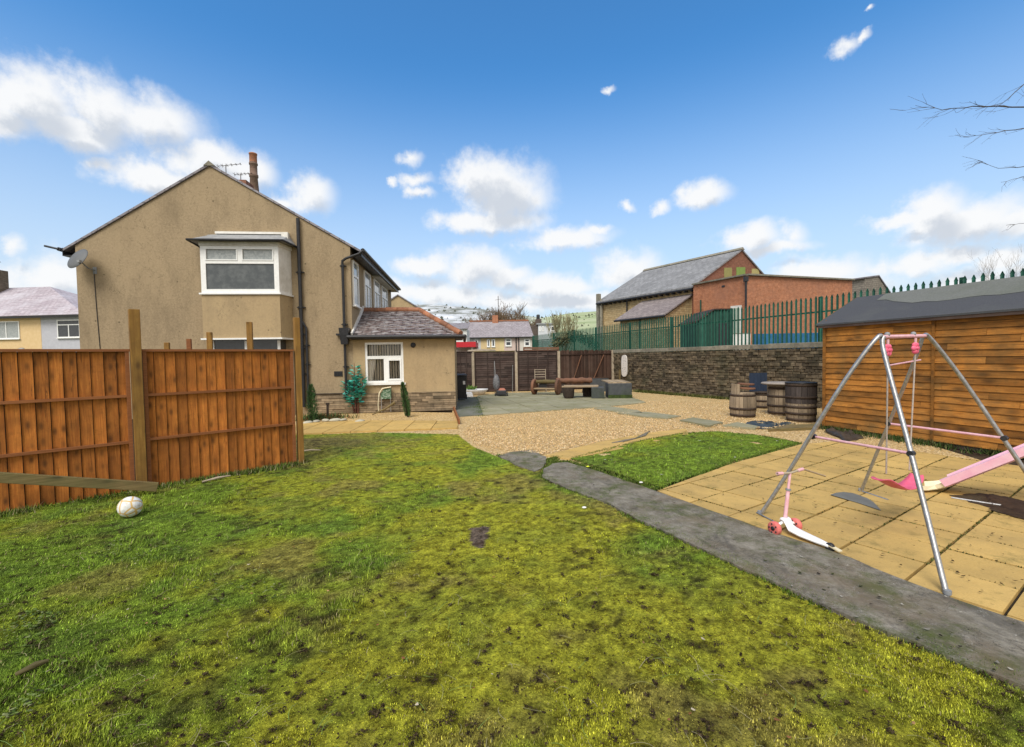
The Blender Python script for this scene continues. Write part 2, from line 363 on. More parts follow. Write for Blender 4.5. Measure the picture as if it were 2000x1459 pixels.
def bricks(name, c1, c2, mortar, bw=.225, bh=.075, ms=.012, rough=.85, stain=None, samt=.5, bmp=.5, sscale=.6, streak=None, off=.5):
    m, nt, b = base_mat(name); v = coords(nt, 'UV')
    t = nn(nt, 'ShaderNodeTexBrick'); t.offset = off; nt.links.new(v, t.inputs['Vector'])
    t.inputs['Color1'].default_value = (*c1, 1); t.inputs['Color2'].default_value = (*c2, 1); t.inputs['Mortar'].default_value = (*mortar, 1)
    t.inputs['Scale'].default_value = 1; t.inputs['Brick Width'].default_value = bw; t.inputs['Row Height'].default_value = bh
    t.inputs['Mortar Size'].default_value = ms; t.inputs['Mortar Smooth'].default_value = .3
    c = t.outputs['Color']; ob = coords(nt, 'Object')
    c = mixc(nt, 1.0, c, ramp(nt, noise(nt, ob, 5, 6, .7), [(.3, (.68, .68, .68)), (.7, (1.25, 1.25, 1.25))]), 'MULTIPLY')
    if stain: c = mixc(nt, rng_(nt, noise(nt, ob, sscale, 6, .7), .45, .68, 0, samt), c, stain)
    if streak:
        c = mixc(nt, rng_(nt, noise(nt, coords(nt, 'UV', (3.5, 14, 1)), 1, 5, .7), .48, .62, 0, streak[1]), c, streak[0])
    nt.links.new(c, b.inputs['Base Color']); b.inputs['Roughness'].default_value = rough; b.inputs['Specular IOR Level'].default_value = .3
    bump(nt, b, math_n(nt, 'SUBTRACT', 1.0, t.outputs['Fac']), bmp, .01)
    return m
def render_wall(name, c1, c2, dark, hi):
    m, nt, b = base_mat(name); ob = coords(nt, 'Object'); uv = coords(nt, 'UV')
    fine = noise(nt, ob, 16, 9, .88)
    c = ramp(nt, fine, [(.38, c1), (.6, c2)])
    big = noise(nt, ob, .55, 6, .65); c = mixc(nt, rng_(nt, big, .42, .68, 0, .55), c, hi)
    st = noise(nt, coords(nt, 'UV', (1.6, .5, 1)), 1.0, 8, .75); c = mixc(nt, rng_(nt, st, .46, .7, 0, .5), c, dark)
    mid = noise(nt, ob, 6, 5, .7); c = mixc(nt, rng_(nt, mid, .56, .8, 0, .5), c, dark)
    vo = nn(nt, 'ShaderNodeTexVoronoi'); vo.inputs['Scale'].default_value = 3.1; nt.links.new(ob, vo.inputs['Vector'])
    w_ = noise(nt, ob, .8, 6, .65, dist=.5); ab = math_n(nt, 'ABSOLUTE', math_n(nt, 'SUBTRACT', w_, .47)); c = mixc(nt, math_n(nt, 'MULTIPLY', rng_(nt, ab, .0, .004, .8, 0), rng_(nt, big, .45, .6, 0, 1)), c, tuple(x*.6 for x in dark))
    msk = math_n(nt, 'MULTIPLY', rng_(nt, vo.outputs['Distance'], .03, .10, 1, 0), rng_(nt, noise(nt, ob, .9, 3), .42, .56, 0, .9))
    c = mixc(nt, msk, c, tuple(x*.35 for x in dark))
    nt.links.new(c, b.inputs['Base Color']); b.inputs['Roughness'].default_value = .92; b.inputs['Specular IOR Level'].default_value = .15
    bump(nt, b, fine, .55, .012)
    return m
RENDER = render_wall('pebbledash', (.24, .18, .11), (.385, .295, .185), (.145, .11, .07), (.37, .28, .17))
RENDER2 = render_wall('smooth_render', (.34, .25, .14), (.43, .32, .185), (.20, .155, .10), (.46, .345, .195))
UPVC = plain('white_upvc', (.78, .78, .76), .35)
WHITEP = M('white_board', [(.62, .6, .55), (.75, .73, .69)], 9, rough=.6, stain=(.35, .3, .22), samt=.4)
BLACKP = M('black_plastic', [(.018, .018, .02), (.035, .035, .038)], 20, rough=.38, bmp=.05)
SLATE = bricks('slate_roof', (.20, .185, .20), (.27, .25, .27), (.10, .09, .10), .3, .22, .012, stain=(.33, .32, .34), samt=.5, bmp=.5)
TILE = bricks('frosted_clay_tiles', (.095, .062, .055), (.17, .125, .115), (.03, .022, .02), .3, .19, .014, rough=.5, stain=(.06, .04, .04), streak=((.50, .49, .49), .75), bmp=1.0)
RIDGE = M('terracotta_ridge', [(.26, .10, .05), (.40, .18, .10)], 12, stain=(.14, .1, .08), samt=.7, rv=(.7, 1.2))
LEAD = M('lead_sheet', [(.20, .21, .22), (.30, .31, .32)], 6, rough=.55, stain=(.4, .4, .4), samt=.4)
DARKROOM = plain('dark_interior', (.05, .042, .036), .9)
BLIND = M('blind_fabric', [(.66, .58, .44), (.78, .70, .56)], 20, rough=.9)
CURTAIN = M('curtain_fabric', [(.6, .55, .46), (.74, .7, .62)], 6, stretch=(8, 8, 1), rough=.9)
def glass_mat(name, c, gl=.55, tint=None, sc_=6):
    m, nt, b = base_mat(name); ob = coords(nt)
    n = noise(nt, ob, sc_, 6, .7)
    col = ramp(nt, n, [(.42, c), (.72, tint or tuple(x*1.6 for x in c))])
    nt.links.new(col, b.inputs['Base Color']); b.inputs['Roughness'].default_value = .07; b.inputs['Specular IOR Level'].default_value = gl
    return m
PANE = glass_mat('window_pane', (.035, .04, .045), .55)
PANE_NET = glass_mat('net_curtain_pane', (.26, .28, .28), .5, (.42, .44, .43), 16)
PANE_BAY = glass_mat('bay_pane', (.065, .074, .078), .6, (.13, .14, .14), 4)
def clear_glass():
    m = bpy.data.materials.new('clear_glass'); m.use_nodes = True; nt = m.node_tree; nt.nodes.clear()
    o = nn(nt, 'ShaderNodeOutputMaterial'); mx = nn(nt, 'ShaderNodeMixShader'); t = nn(nt, 'ShaderNodeBsdfTransparent'); g = nn(nt, 'ShaderNodeBsdfGlossy')
    f = nn(nt, 'ShaderNodeFresnel'); f.inputs[0].default_value = 1.4; g.inputs['Roughness'].default_value = .03
    nt.links.new(f.outputs[0], mx.inputs[0]); nt.links.new(t.outputs[0], mx.inputs[1]); nt.links.new(g.outputs[0], mx.inputs[2]); nt.links.new(mx.outputs[0], o.inputs[0]); return m
CLEAR = clear_glass()
FENCE = wood('stained_fence_boards', (.55, .20, .036), (.34, .105, .018), (.035, .012, .005), 'v', rv=(.62, 1.25), stain=(.16, .055, .012), samt=.6, ksz=.068, kscale=1.4, crack=.8, krand=.55)
RAIL = wood('fence_rail_wood', (.30, .115, .04), (.22, .08, .03), (.07, .03, .015), 'u', rv=(.9, 1.1), knots=False)
POST = wood('post_timber', (.34, .19, .045), (.24, .12, .028), (.05, .02, .008), 'v', crack=.4, rv=(.9, 1.1), stain=(.13, .06, .02), samt=.5, gs=.6)
OLDTIM = wood('weathered_timber', (.20, .145, .065), (.12, .085, .035), (.04, .03, .015), 'u', stain=(.07, .09, .03), samt=.6)
DARKF = wood('dark_fence_boards', (.062, .040, .032), (.036, .022, .018), (.012, .008, .008), 'u', rv=(.5, 1.5), knots=False, stain=(.12, .09, .075), samt=.4)
DARKV = wood('dark_fence_strips', (.085, .047, .033), (.052, .028, .02), (.015, .01, .008), 'v', rv=(.6, 1.4), knots=False, stain=(.13, .10, .08), samt=.3)
PALEPOST = M('pale_post', [(.30, .24, .17), (.42, .35, .26)], 10, stain=(.16, .14, .10), samt=.6)
SHEDW = wood('shed_shiplap', (.54, .235, .045), (.33, .125, .023), (.05, .018, .006), 'u', rv=(.55, 1.3), stain=(.14, .085, .03), samt=.75, kscale=.9, ksz=.085, crack=1.0, krand=.85)
FELT = M('roofing_felt', [(.060, .062, .07), (.085, .087, .095)], 60, rough=.9, stain=(.12, .125, .11), sscale=.8, samt=.5, bscale=250)
GREENM = M('green_painted_steel', [(.010, .065, .045), (.02, .105, .07)], 5, rough=.5, bmp=.05, rv=(.75, 1.25))
STONE = M('weathered_stone', [(.07, .052, .034), (.16, .125, .08)], 9, rough=.92, bmp=.8, bd=.03, rv=(.45, 1.5), stain=(.035, .04, .02), sscale=1.1, samt=.65)
STONEBACK = M('stone_joints', [(.02, .016, .012), (.045, .037, .028)], 12, rough=1)
COPING = M('coping_stone', [(.16, .145, .115), (.28, .255, .20)], 7, rough=.9, bmp=.6, bd=.02, stain=(.10, .11, .075), samt=.6, rv=(.8, 1.15))
PLINTH = M('plinth_stone', [(.20, .145, .09), (.33, .25, .16)], 9, rough=.9, bmp=.7, bd=.02, rv=(.6, 1.3), stain=(.09, .075, .05), samt=.6)
BRICKR = bricks('red_brick', (.40, .14, .06), (.49, .19, .09), (.36, .22, .15), .225, .075, .010, stain=(.30, .14, .09), samt=.5)
BRICKD = bricks('dull_red_brick', (.21, .085, .05), (.28, .12, .075), (.2, .12, .08), .225, .075, .010)
SAND = bricks('sandstone_wall', (.42, .30, .15), (.52, .40, .22), (.25, .18, .10), .42, .16, .014, stain=(.28, .21, .12), samt=.5)
METAL = M('galvanised_tube', [(.27, .265, .26), (.46, .46, .46)], 30, rough=.42, metal=.75, bmp=.08, stain=(.28, .24, .2), sscale=4, samt=.4)
PINK = M('pale_pink_paint', [(.66, .33, .38), (.78, .48, .52)], 25, rough=.5, stain=(.5, .35, .3), samt=.4)
HOTPINK = M('hot_pink_plastic', [(.74, .10, .18), (.85, .17, .28)], 12, rough=.4, bmp=.05)
SLIDEP = M('slide_pink_plastic', [(.80, .42, .54), (.86, .55, .64)], 8, rough=.35, bmp=.05, stain=(.75, .6, .6), samt=.3)
CREAM = M('cream_plastic', [(.66, .58, .38), (.76, .70, .52)], 10, rough=.5, stain=(.45, .36, .2), samt=.4)
WHITEPL = M('white_plastic', [(.74, .74, .74), (.84, .84, .84)], 10, rough=.4, bmp=.05)
OAK = wood('barrel_staves', (.36, .28, .19), (.22, .165, .11), (.05, .04, .03), 'v', rv=(.6, 1.25), knots=False, stain=(.06, .05, .045), samt=.6)
DARKOAK = wood('dark_barrel_staves', (.085, .068, .062), (.05, .04, .037), (.02, .016, .015), 'v', rv=(.7, 1.25), knots=False)
HOOP = M('rusted_hoop', [(.03, .022, .018), (.07, .045, .03)], 20, rough=.8)
BLUEW = wood('blue_painted_planks', (.028, .042, .075), (.018, .028, .05), (.015, .02, .03), 'v', knots=False)
GREYBOX = M('grey_painted_block', [(.042, .046, .050), (.07, .075, .08)], 7, rough=.75, stain=(.035, .05, .02), sscale=1.6, samt=.5)
LOGW = wood('weathered_logs', (.25, .12, .07), (.15, .07, .04), (.04, .02, .015), 'u', knots=False, stain=(.10, .07, .05), samt=.6)
PALEPLANK = wood('pale_plank', (.40, .31, .20), (.28, .20, .12), (.1, .07, .04), 'u', knots=False)
BARK = M('dark_bark', [(.03, .022, .018), (.075, .055, .042)], 14, rough=.95, bmp=.8, bd=.02)
TWIG = M('bare_twigs', [(.10, .08, .055), (.17, .14, .10)], 14, rough=.95)
PATHC = None
# ------------------------------------------------------------------ ground layers
def path_mat():
    m, nt, b = base_mat('worn_grey_concrete'); ob = coords(nt)
    n = noise(nt, ob, 5, 10, .8); c = ramp(nt, n, [(.34, (.085, .072, .05)), (.47, (.17, .152, .118)), (.62, (.26, .235, .19)), (.75, (.34, .31, .26))])
    s_ = noise(nt, coords(nt, 'Object', (3, 1.3, 1)), 1.3, 9, .78, dist=1.2); c = mixc(nt, rng_(nt, s_, .5, .62, 0, .65), c, (.075, .068, .06))
    g = noise(nt, ob, 2.2, 9, .8); c = mixc(nt, rng_(nt, g, .49, .62, 0, .9), c, (.07, .085, .022))
    c = mixc(nt, rng_(nt, noise(nt, ob, 1.4, 7, .7), .5, .68, 0, .6), c, (.17, .125, .08))
    for k_ in (0, 1):          # hairline scratches and dark cracks that wander
        w_ = noise(nt, coords(nt, 'Object', (1, 1, 1+k_)), 1.1+k_*1.3, 7, .7, dist=.8)
        ab = math_n(nt, 'ABSOLUTE', math_n(nt, 'SUBTRACT', w_, .5+.03*k_)); c = mixc(nt, rng_(nt, ab, .0, .005, .75 if k_ == 0 else .45, 0), c, (.04, .036, .03) if k_ == 0 else (.42, .40, .36))
    nt.links.new(c, b.inputs['Base Color']); b.inputs['Roughness'].default_value = .9; b.inputs['Specular IOR Level'].default_value = .2
    bump(nt, b, n, .8, .02); return m
PATHC = path_mat()
def slab_mat(name, c1, c2, st, moss, mamt):
    m, nt, b = base_mat(name); ob = coords(nt)
    f = noise(nt, ob, 90, 4, .7); c = ramp(nt, f, [(.3, c1), (.7, c2)])
    c = mixc(nt, rng_(nt, noise(nt, ob, 1.3, 8, .7), .42, .68, 0, .75), c, st)
    c = mixc(nt, rng_(nt, noise(nt, coords(nt, 'Object', (1, 1, 1)), 2.9, 8, .78), .54, .7, 0, mamt), c, moss)
    c = mixc(nt, rng_(nt, noise(nt, ob, 22, 3, .5), .66, .74, 0, .5), c, tuple(x*.5 for x in st))
    c = bright(nt, c, rng_(nt, attr(nt), 0, 1, .88, 1.08))
    nt.links.new(c, b.inputs['Base Color']); b.inputs['Roughness'].default_value = .88; b.inputs['Specular IOR Level'].default_value = .2
    bump(nt, b, f, .35, .006); return m
YSLAB = slab_mat('buff_paving', (.46, .30, .095), (.58, .39, .135), (.33, .225, .085), (.17, .14, .045), .85)
GSLAB = slab_mat('mossy_grey_paving', (.25, .235, .155), (.34, .315, .22), (.20, .185, .085), (.15, .165, .04), 1.0)
SOIL = M('damp_soil', [(.030, .016, .008), (.065, .036, .018)], 14, rough=1, bmp=1, bd=.03, stain=(.09, .07, .04), sscale=3, samt=.7)
def gravel_mat():
    m, nt, b = base_mat('golden_gravel'); ob = coords(nt)
    vo = nn(nt, 'ShaderNodeTexVoronoi'); vo.inputs['Scale'].default_value = 38; nt.links.new(ob, vo.inputs['Vector'])
    sp = nn(nt, 'ShaderNodeSeparateColor'); nt.links.new(vo.outputs['Color'], sp.inputs[0])
    c = ramp(nt, sp.outputs[0], [(0, (.36, .23, .09)), (.35, (.62, .42, .17)), (.7, (.74, .53, .25)), (1, (.82, .67, .42))])
    c = mixc(nt, rng_(nt, vo.outputs['Distance'], .4, .7, 0, .6), c, (.20, .12, .05))
    c = mixc(nt, rng_(nt, noise(nt, ob, .9, 5, .7), .5, .7, 0, .35), c, (.33, .20, .09))
    nt.links.new(c, b.inputs['Base Color']); b.inputs['Roughness'].default_value = .85; b.inputs['Specular IOR Level'].default_value = .2
    bump(nt, b, math_n(nt, 'SUBTRACT', 1.0, vo.outputs['Distance']), .9, .02); return m
GRAVEL = gravel_mat()
def attr_mat(name, rough=.8, spec=.2, bs=None, transl=0):
    m, nt, b = base_mat(name); c = attr(nt, 'tint', True)
    nt.links.new(c, b.inputs['Base Color']); b.inputs['Roughness'].default_value = rough; b.inputs['Specular IOR Level'].default_value = spec
    if bs: bump(nt, b, noise(nt, coords(nt), bs, 5, .7), .9, .02)
    return m
FARG = M('far_ground', [(.10, .12, .05), (.17, .18, .09)], .05, rough=1, bmp=0)
mb = MB(); mb.add([(-3000, -60, -.12), (3000, -60, -.12), (3000, 3200, -.12), (-3000, 3200, -.12)], [(0, 1, 2, 3)])
struct(mb.build('ground', FARG))
def sheet(name, poly, z, mat, label=None):
    b = MB(); p = ccw(poly); b.add([(q[0], q[1], z) for q in p], [tuple(range(len(p)))]); return struct(b.build(name, mat), label)
sheet('garden_soil', [(-14, -1), (-14, 30), (6, 30), (16, 9), (16, -1)], -.035, SOIL)
def gl(lst, z=0): return [tuple(G(x, y, z)[:2]) for x, y in lst]
# gravel: everything between lawn, house, fence and stone wall
sheet('gravel', gl([(560, 842), (560, 800), (883, 806), (890, 762), (1010, 763), (1200, 752), (1440, 776)]) + [(9.9, 12.4), (8.2, 10.6)] + gl([(1960, 912), (1800, 905), (1600, 905), (1300, 905), (1060, 915), (960, 915), (890, 866)]), 0, GRAVEL, 'golden gravel')
# the grey concrete path, a real slab with an uneven edge
def wobble(poly, step, amp, seed):
    out = []; rg = random.Random(seed)
    for i in range(len(poly)):
        a, b = poly[i], poly[(i+1) % len(poly)]; L = math.hypot(b[0]-a[0], b[1]-a[1]); n = max(1, int(L/step))
        for k in range(n):
            t = k/n; out.append((a[0]+(b[0]-a[0])*t+rg.uniform(-amp, amp), a[1]+(b[1]-a[1])*t+rg.uniform(-amp, amp)))
    return out
PT = [(1080,905),(1107,902),(1170,921),(1284,960),(1350,983),(1500,1037),(1627,1076),(1751,1126),(1860,1168),(2000,1215),(2300,1330)]
PB = [(2300,1490),(2000,1340),(1678,1210),(1552,1154),(1425,1097),(1305,1040),(1245,1013),(1185,980),(1122,959),(1059,932),(1062,915)]
PATHPOLY = gl(PT+PB, .03)
mb = MB(); mb.prism(wobble(PATHPOLY, .12, .012, 3), -.03, .03); p = struct(mb.build('path', PATHC), 'grey concrete path')
mb = MB(); mb.prism(wobble(gl([(973,890),(999,882),(1038,878),(1068,893),(1062,912),(1044,920),(1017,911)], .03), .08, .015, 5), -.03, .028); struct(mb.build('path_slab', PATHC), 'grey slab at the far end of the path')
# buff paving beside the swing
def paving(name, region, origin, ang, w, h, z0, z1, mat, gap=.006, jit=.002, label=None, stag=0, sinkf=None):
    conv = ccw(region); b = MB(); ca, sa = math.cos(ang), math.sin(ang)
    for i in range(-40, 40):
        for j in range(-40, 40):
            o = (stag*w if j % 2 else 0)
            x0, x1, y0, y1 = i*w+gap+o, (i+1)*w-gap+o, j*h+gap, (j+1)*h-gap
            q = [(origin[0]+x*ca-y*sa, origin[1]+x*sa+y*ca) for x, y in ((x0, y0), (x1, y0), (x1, y1), (x0, y1))]
            c = clip(q, conv)
            if len(c) >= 3:
                dz = random.uniform(-jit, jit); b.prism(c, z0, z1+dz)
    return struct(b.build(name, mat, bevel=.004), label)
PATIO = gl([(1284,958),(1420,908),(1562,868),(1625,862),(1790,882),(1965,906),(2120,930),(2500,1060),(2300,1326),(2000,1212),(1627,1073),(1500,1034),(1350,980)], .02)
def hull(ps):
    ps = sorted(set(ps)); 
    def half(q):
        o = []
        for p_ in q:
            while len(o) > 1 and (o[-1][0]-o[-2][0])*(p_[1]-o[-2][1])-(o[-1][1]-o[-2][1])*(p_[0]-o[-2][0]) <= 0: o.pop()
            o.append(p_)
        return o[:-1]
    return half(ps)+half(ps[::-1])
sheet('patio_bedding', PATIO, -.012, M('patio_sand', [(.02, .016, .012), (.045, .035, .022)], 20, rough=1), 'dark joints under the paving')
PANG = R(33.3)
paving('patio', hull(PATIO), (3.40, 4.20), PANG, .50, .50, -.03, .02, YSLAB, label='buff slab patio', gap=.011, jit=.005)
LAWN2 = gl([(1110,897),(1150,887),(1200,875),(1262,860),(1330,848),(1400,843),(1480,851),(1562,866),(1420,908),(1290,955),(1170,916)])
paving('edging_path', ccw(gl([(1064,891),(1180,864),(1262,848),(1340,838),(1420,840),(1400,849),(1330,856),(1200,882),(1110,899)])) if False else hull(gl([(1064,891),(1180,862),(1262,846),(1340,838),(1345,850),(1200,880),(1110,898)])), gl([(1064, 891)])[0], R(58), .6, .8, -.03, .012, YSLAB, label='buff edging slabs round the small lawn')
paving('front_slabs', hull(gl([(560,836),(590,829),(700,823),(893,824),(895,838),(700,845),(590,849),(560,849)])), gl([(893, 838)])[0], R(3), .62, .95, -.02, .035, YSLAB, label='buff slabs in front of the house bed', gap=.008)
GP = gl([(944,812),(1024,804),(1125,795),(1190,795),(1262,787),(1234,777),(1100,766),(992,768),(932,774)])
sheet('flags_bedding', GP, .006, M('mossy_joints', [(.05, .06, .02), (.09, .10, .03)], 20, rough=1), 'mossy joints under the flags')
paving('flagstones', hull(GP), gl([(944, 812)])[0], R(14), .9, .9, 0, .028, GSLAB, gap=.012, jit=.006, label='mossy grey flagstones')
mb = MB(); mb.prism(gl([(890,815),(945,811),(935,776),(893,776)]), 0, .02); struct(mb.build('side_path', slab_mat('damp_concrete', (.14, .14, .12), (.20, .20, .17), (.09, .10, .06), (.07, .11, .02), .95)), 'damp mossy concrete beside the house')
for i, pl in enumerate([[(1855,968),(1905,962),(1990,975),(2120,1010),(2100,1040),(1990,1012),(1930,992)]]):
    sheet('soil_patch', wobble(gl(pl, .026+.003*i), .05, .035, 9+i), .026+.003*i, SOIL, 'dark spilled soil on the patio' if i == 0 else 'soil strip along the shed')
# ------------------------------------------------------------------ lawn
LAWN1 = gl([(1062,915),(1044,921),(1017,912),(970,893),(925,872),(895,850),(740,846),(590,850),(560,852)]) + [(-4.4, 8.8), (-5.2, 6.15), (-7.1, 4.25), (-8.6, 2.6), (-8.6, .3), (4.6, .3)] + [(p[0], p[1]) for p in PATHPOLY[11:-1]]
EARTH = wobble(gl([(916, 1034), (955, 1032), (947, 1075), (918, 1067)]), .05, .008, 2)
def bank(x, y):
    d = (x+4.62)*.83-(y-5.45)*.557                    # distance from the fence line
    t = np.clip((5.75-y)/.9, 0, 1); return 0*np.exp(-(np.maximum(d, 0)/.30)**2)*t*t*(3-2*t)
def hgt(x, y): return bank(x, y)+.012 + .045*(fbm(x*1.3, y*1.3, 5)-.45) + .014*(fbm(x*9, y*9, 8)-.5)
def lawncol(x, y, small=0):
    ym = fbm(x*.75+3, y*.75, 21, 5); br = fbm(x*1.5, y*1.5, 33, 5); dk = fbm(x*3.3, y*3.3, 44, 5)
    wet = .75/(1+np.exp((x+3.3-.12*y)*1.6))                    # longer greener grass along the fence side
    if isinstance(small, int) and small: wet = wet*0+.35; br = br*.55; ym = ym*.5+.15
    Y = np.array([.31, .31, .030]); Gc = np.array([.155, .235, .028]); Dg = np.array([.10, .165, .03]); B = np.array([.23, .185, .06]); K = np.array([.032, .026, .014])
    sm = lambda v, a, b: np.clip((v-a)/(b-a), 0, 1)**2*(3-2*np.clip((v-a)/(b-a), 0, 1))
    a = sm(ym, .36, .58)*(1-.6*wet); c = Gc*(1-a[:, None])+Y*a[:, None]
    g = sm(dk, .48, .72)*(.3+.55*wet); c = c*(1-g[:, None])+Dg*g[:, None]
    b = sm(br, .55, .70)*(.62-.2*wet); c = c*(1-b[:, None])+B*b[:, None]
    h_ = np.exp(-((x+4.0)**2/1.6+(y-9.2)**2/.5))+np.exp(-((x-.8)**2/.25+(y-6.6)**2/.3))*.5; h_ = np.clip(h_*1.1*(.4+1.2*fbm(x*4, y*4, 71, 4)), 0, .8); c = c*(1-h_[:, None])+np.array([.13, .105, .05])*h_[:, None]
    k = sm(fbm(x*9+9, y*9, 55, 4), .58, .72)*.7*sm(fbm(x*1.1, y*1.1+7, 58, 4), .35, .6); c = c*(1-k[:, None])+K*k[:, None]
    fine = (.45*fbm(x*17, y*17, 61, 3)+.55*fbm(x*52, y*52, 62, 3))[:, None]; fine = np.clip((fine-.22)*2.1, 0, 1.3); c = c*(.38+1.2*fine)
    pt_ = inpoly(x, y, EARTH); c[pt_] = np.array([.15, .115, .09])*(.3+1.4*vnoise(x[pt_]*70, y[pt_]*70, 3))[:, None]; b = np.where(pt_, 1.4, b)
    return c, a, b, wet
def lawn_sheet(name, poly, step, label, small=0):
    P = np.array(poly); x0, y0 = P.min(0); x1, y1 = P.max(0)
    nx, ny = int((x1-x0)/step)+1, int((y1-y0)/step)+1
    X, Y = np.meshgrid(x0+np.arange(nx)*step, y0+np.arange(ny)*step); x, y = X.ravel(), Y.ravel()
    ins = inpoly(x, y, poly).reshape(ny, nx); z = hgt(x, y)
    c, a, b, w = lawncol(x, y, small)
    q = ins[:-1, :-1] & ins[1:, 1:] & ins[1:, :-1] & ins[:-1, 1:]; jj, ii = np.nonzero(q); k = jj*nx+ii
    faces = np.stack([k, k+1, k+nx+1, k+nx], 1)
    used, inv = np.unique(faces, return_inverse=True); faces = inv.reshape(-1, 4)
    me = npmesh(name, np.stack([x, y, z], 1)[used], faces, c[used])
    me.materials.append(LAWNM); o = bpy.data.objects.new(name, me); COL.objects.link(o); return struct(o, label)
def npmesh(name, v, faces, tint):
    me = bpy.data.meshes.new(name); n = len(v); nf, k = faces.shape
    me.vertices.add(n); me.vertices.foreach_set('co', v.astype(np.float32).ravel())
    me.loops.add(nf*k); me.loops.foreach_set('vertex_index', faces.astype(np.int32).ravel())
    me.polygons.add(nf); me.polygons.foreach_set('loop_start', np.arange(nf, dtype=np.int32)*k)
    try: me.polygons.foreach_set('loop_total', np.full(nf, k, dtype=np.int32))
    except Exception: pass
    me.update(calc_edges=True)
    at = me.attributes.new('tint', 'FLOAT_COLOR', 'POINT'); t = np.ones((n, 4), np.float32); t[:, :3] = tint; at.data.foreach_set('color', t.ravel())
    me.validate(); return me
def lawn_mat():
    m, nt, b = base_mat('lawn_moss'); ob = coords(nt); c = attr(nt, 'tint', True)
    f = noise(nt, ob, 55, 6, .8); c = mixc(nt, 1.0, c, ramp(nt, f, [(.34, (.28, .26, .22)), (.5, (.95, .95, .95)), (.66, (1.7, 1.65, 1.5))]), 'MULTIPLY')
    g = noise(nt, ob, 11, 6, .75); c = mixc(nt, 1.0, c, ramp(nt, g, [(.36, (.42, .36, .30)), (.5, (1, 1, 1)), (.7, (1.3, 1.25, 1.1))]), 'MULTIPLY')
    nt.links.new(c, b.inputs['Base Color']); b.inputs['Roughness'].default_value = .95; b.inputs['Specular IOR Level'].default_value = .08; bump(nt, b, f, 1, .03); return m
LAWNM = lawn_mat()
lawn_sheet('lawn', LAWN1, .03, 'mossy lawn')
lawn_sheet('small_lawn', LAWN2, .04, 'small green lawn inside the buff edging', 1)
def blades(name, poly, n, ymin, ymax, hfun, wid, label, small=0, power=1.75, seed=1):
    rg = np.random.default_rng(seed); P = np.array(poly); x0, _ = P.min(0); x1, _ = P.max(0)
    m = int(n*2.2); u = rg.random(m); e = 1-power
    y = (ymin**e + u*(ymax**e-ymin**e))**(1/e) if abs(e) > 1e-3 else ymin*(ymax/ymin)**u
    x = rg.uniform(-1.22, 1.22, m)*y
    k = inpoly(x, y, poly); x, y = x[k][:n], y[k][:n]; n = len(x)
    c, a, b, w = lawncol(x, y, small)
    keep = rg.random(n) > b*.75; x, y, c, a, b, w = x[keep], y[keep], c[keep], a[keep], b[keep], w[keep]; n = len(x)
    tuft = np.clip((fbm(x*2.6, y*2.6, 91, 4)-.52)*6, 0, 1)
    h = hfun(a, w, tuft)*rg.uniform(.5, 1.4, n); th = rg.uniform(0, 2*np.pi, n); lean = rg.uniform(.15, 1.1, n)*h*(.6+.7*w)
    comb = np.stack([np.cos(th), np.sin(th)], 1); comb[:, 0] += .6*w; 
    wd = wid*rg.uniform(.6, 1.4, n)*(1+.12*y); pa = np.stack([-np.sin(th), np.cos(th)], 1)
    z = hgt(x, y)-.004
    base = np.stack([x, y], 1); v = np.zeros((n, 5, 3)); mid = base+comb*lean[:, None]*.35; tip = base+comb*lean[:, None]
    v[:, 0, :2] = base-pa*wd[:, None]/2; v[:, 1, :2] = base+pa*wd[:, None]/2; v[:, 2, :2] = mid+pa*wd[:, None]*.4; v[:, 3, :2] = mid-pa*wd[:, None]*.4; v[:, 4, :2] = tip
    v[:, 0, 2] = z; v[:, 1, 2] = z; v[:, 2, 2] = z+h*.6; v[:, 3, 2] = z+h*.6; v[:, 4, 2] = z+h
    i = np.arange(n)*5; F = np.concatenate([np.stack([i, i+1, i+2], 1), np.stack([i, i+2, i+3], 1), np.stack([i+3, i+2, i+4], 1)])
    cc = c*np.exp(rg.normal(.0, .36, (n, 1))); straw = rg.random(n) < .05; cc[straw] = np.array([.34, .29, .15])*rg.uniform(.6, 1.2, (straw.sum(), 1))
    t = np.repeat(cc[:, None, :], 5, 1).reshape(-1, 3)
    me = npmesh(name, v.reshape(-1, 3), F, t); me.materials.append(GRASSM); o = bpy.data.objects.new(name, me); COL.objects.link(o)
    return tag(o, label, 'grass', kind='stuff')
GRASSM = attr_mat('grass_blades', .85, .05)
blades('grass', LAWN1, 330000, 1.6, 10.5, lambda a, w, t: .006+.005*(1-a)+.008*w+.020*t*(1-a*.6), .0030, 'short mossy grass and moss covering the large lawn in the foreground')
blades('grass', LAWN2, 30000, 5.0, 11, lambda a, w, t: .022+.02*t, .004, 'bright green grass on the small lawn inside the buff slabs', small=1, seed=3)
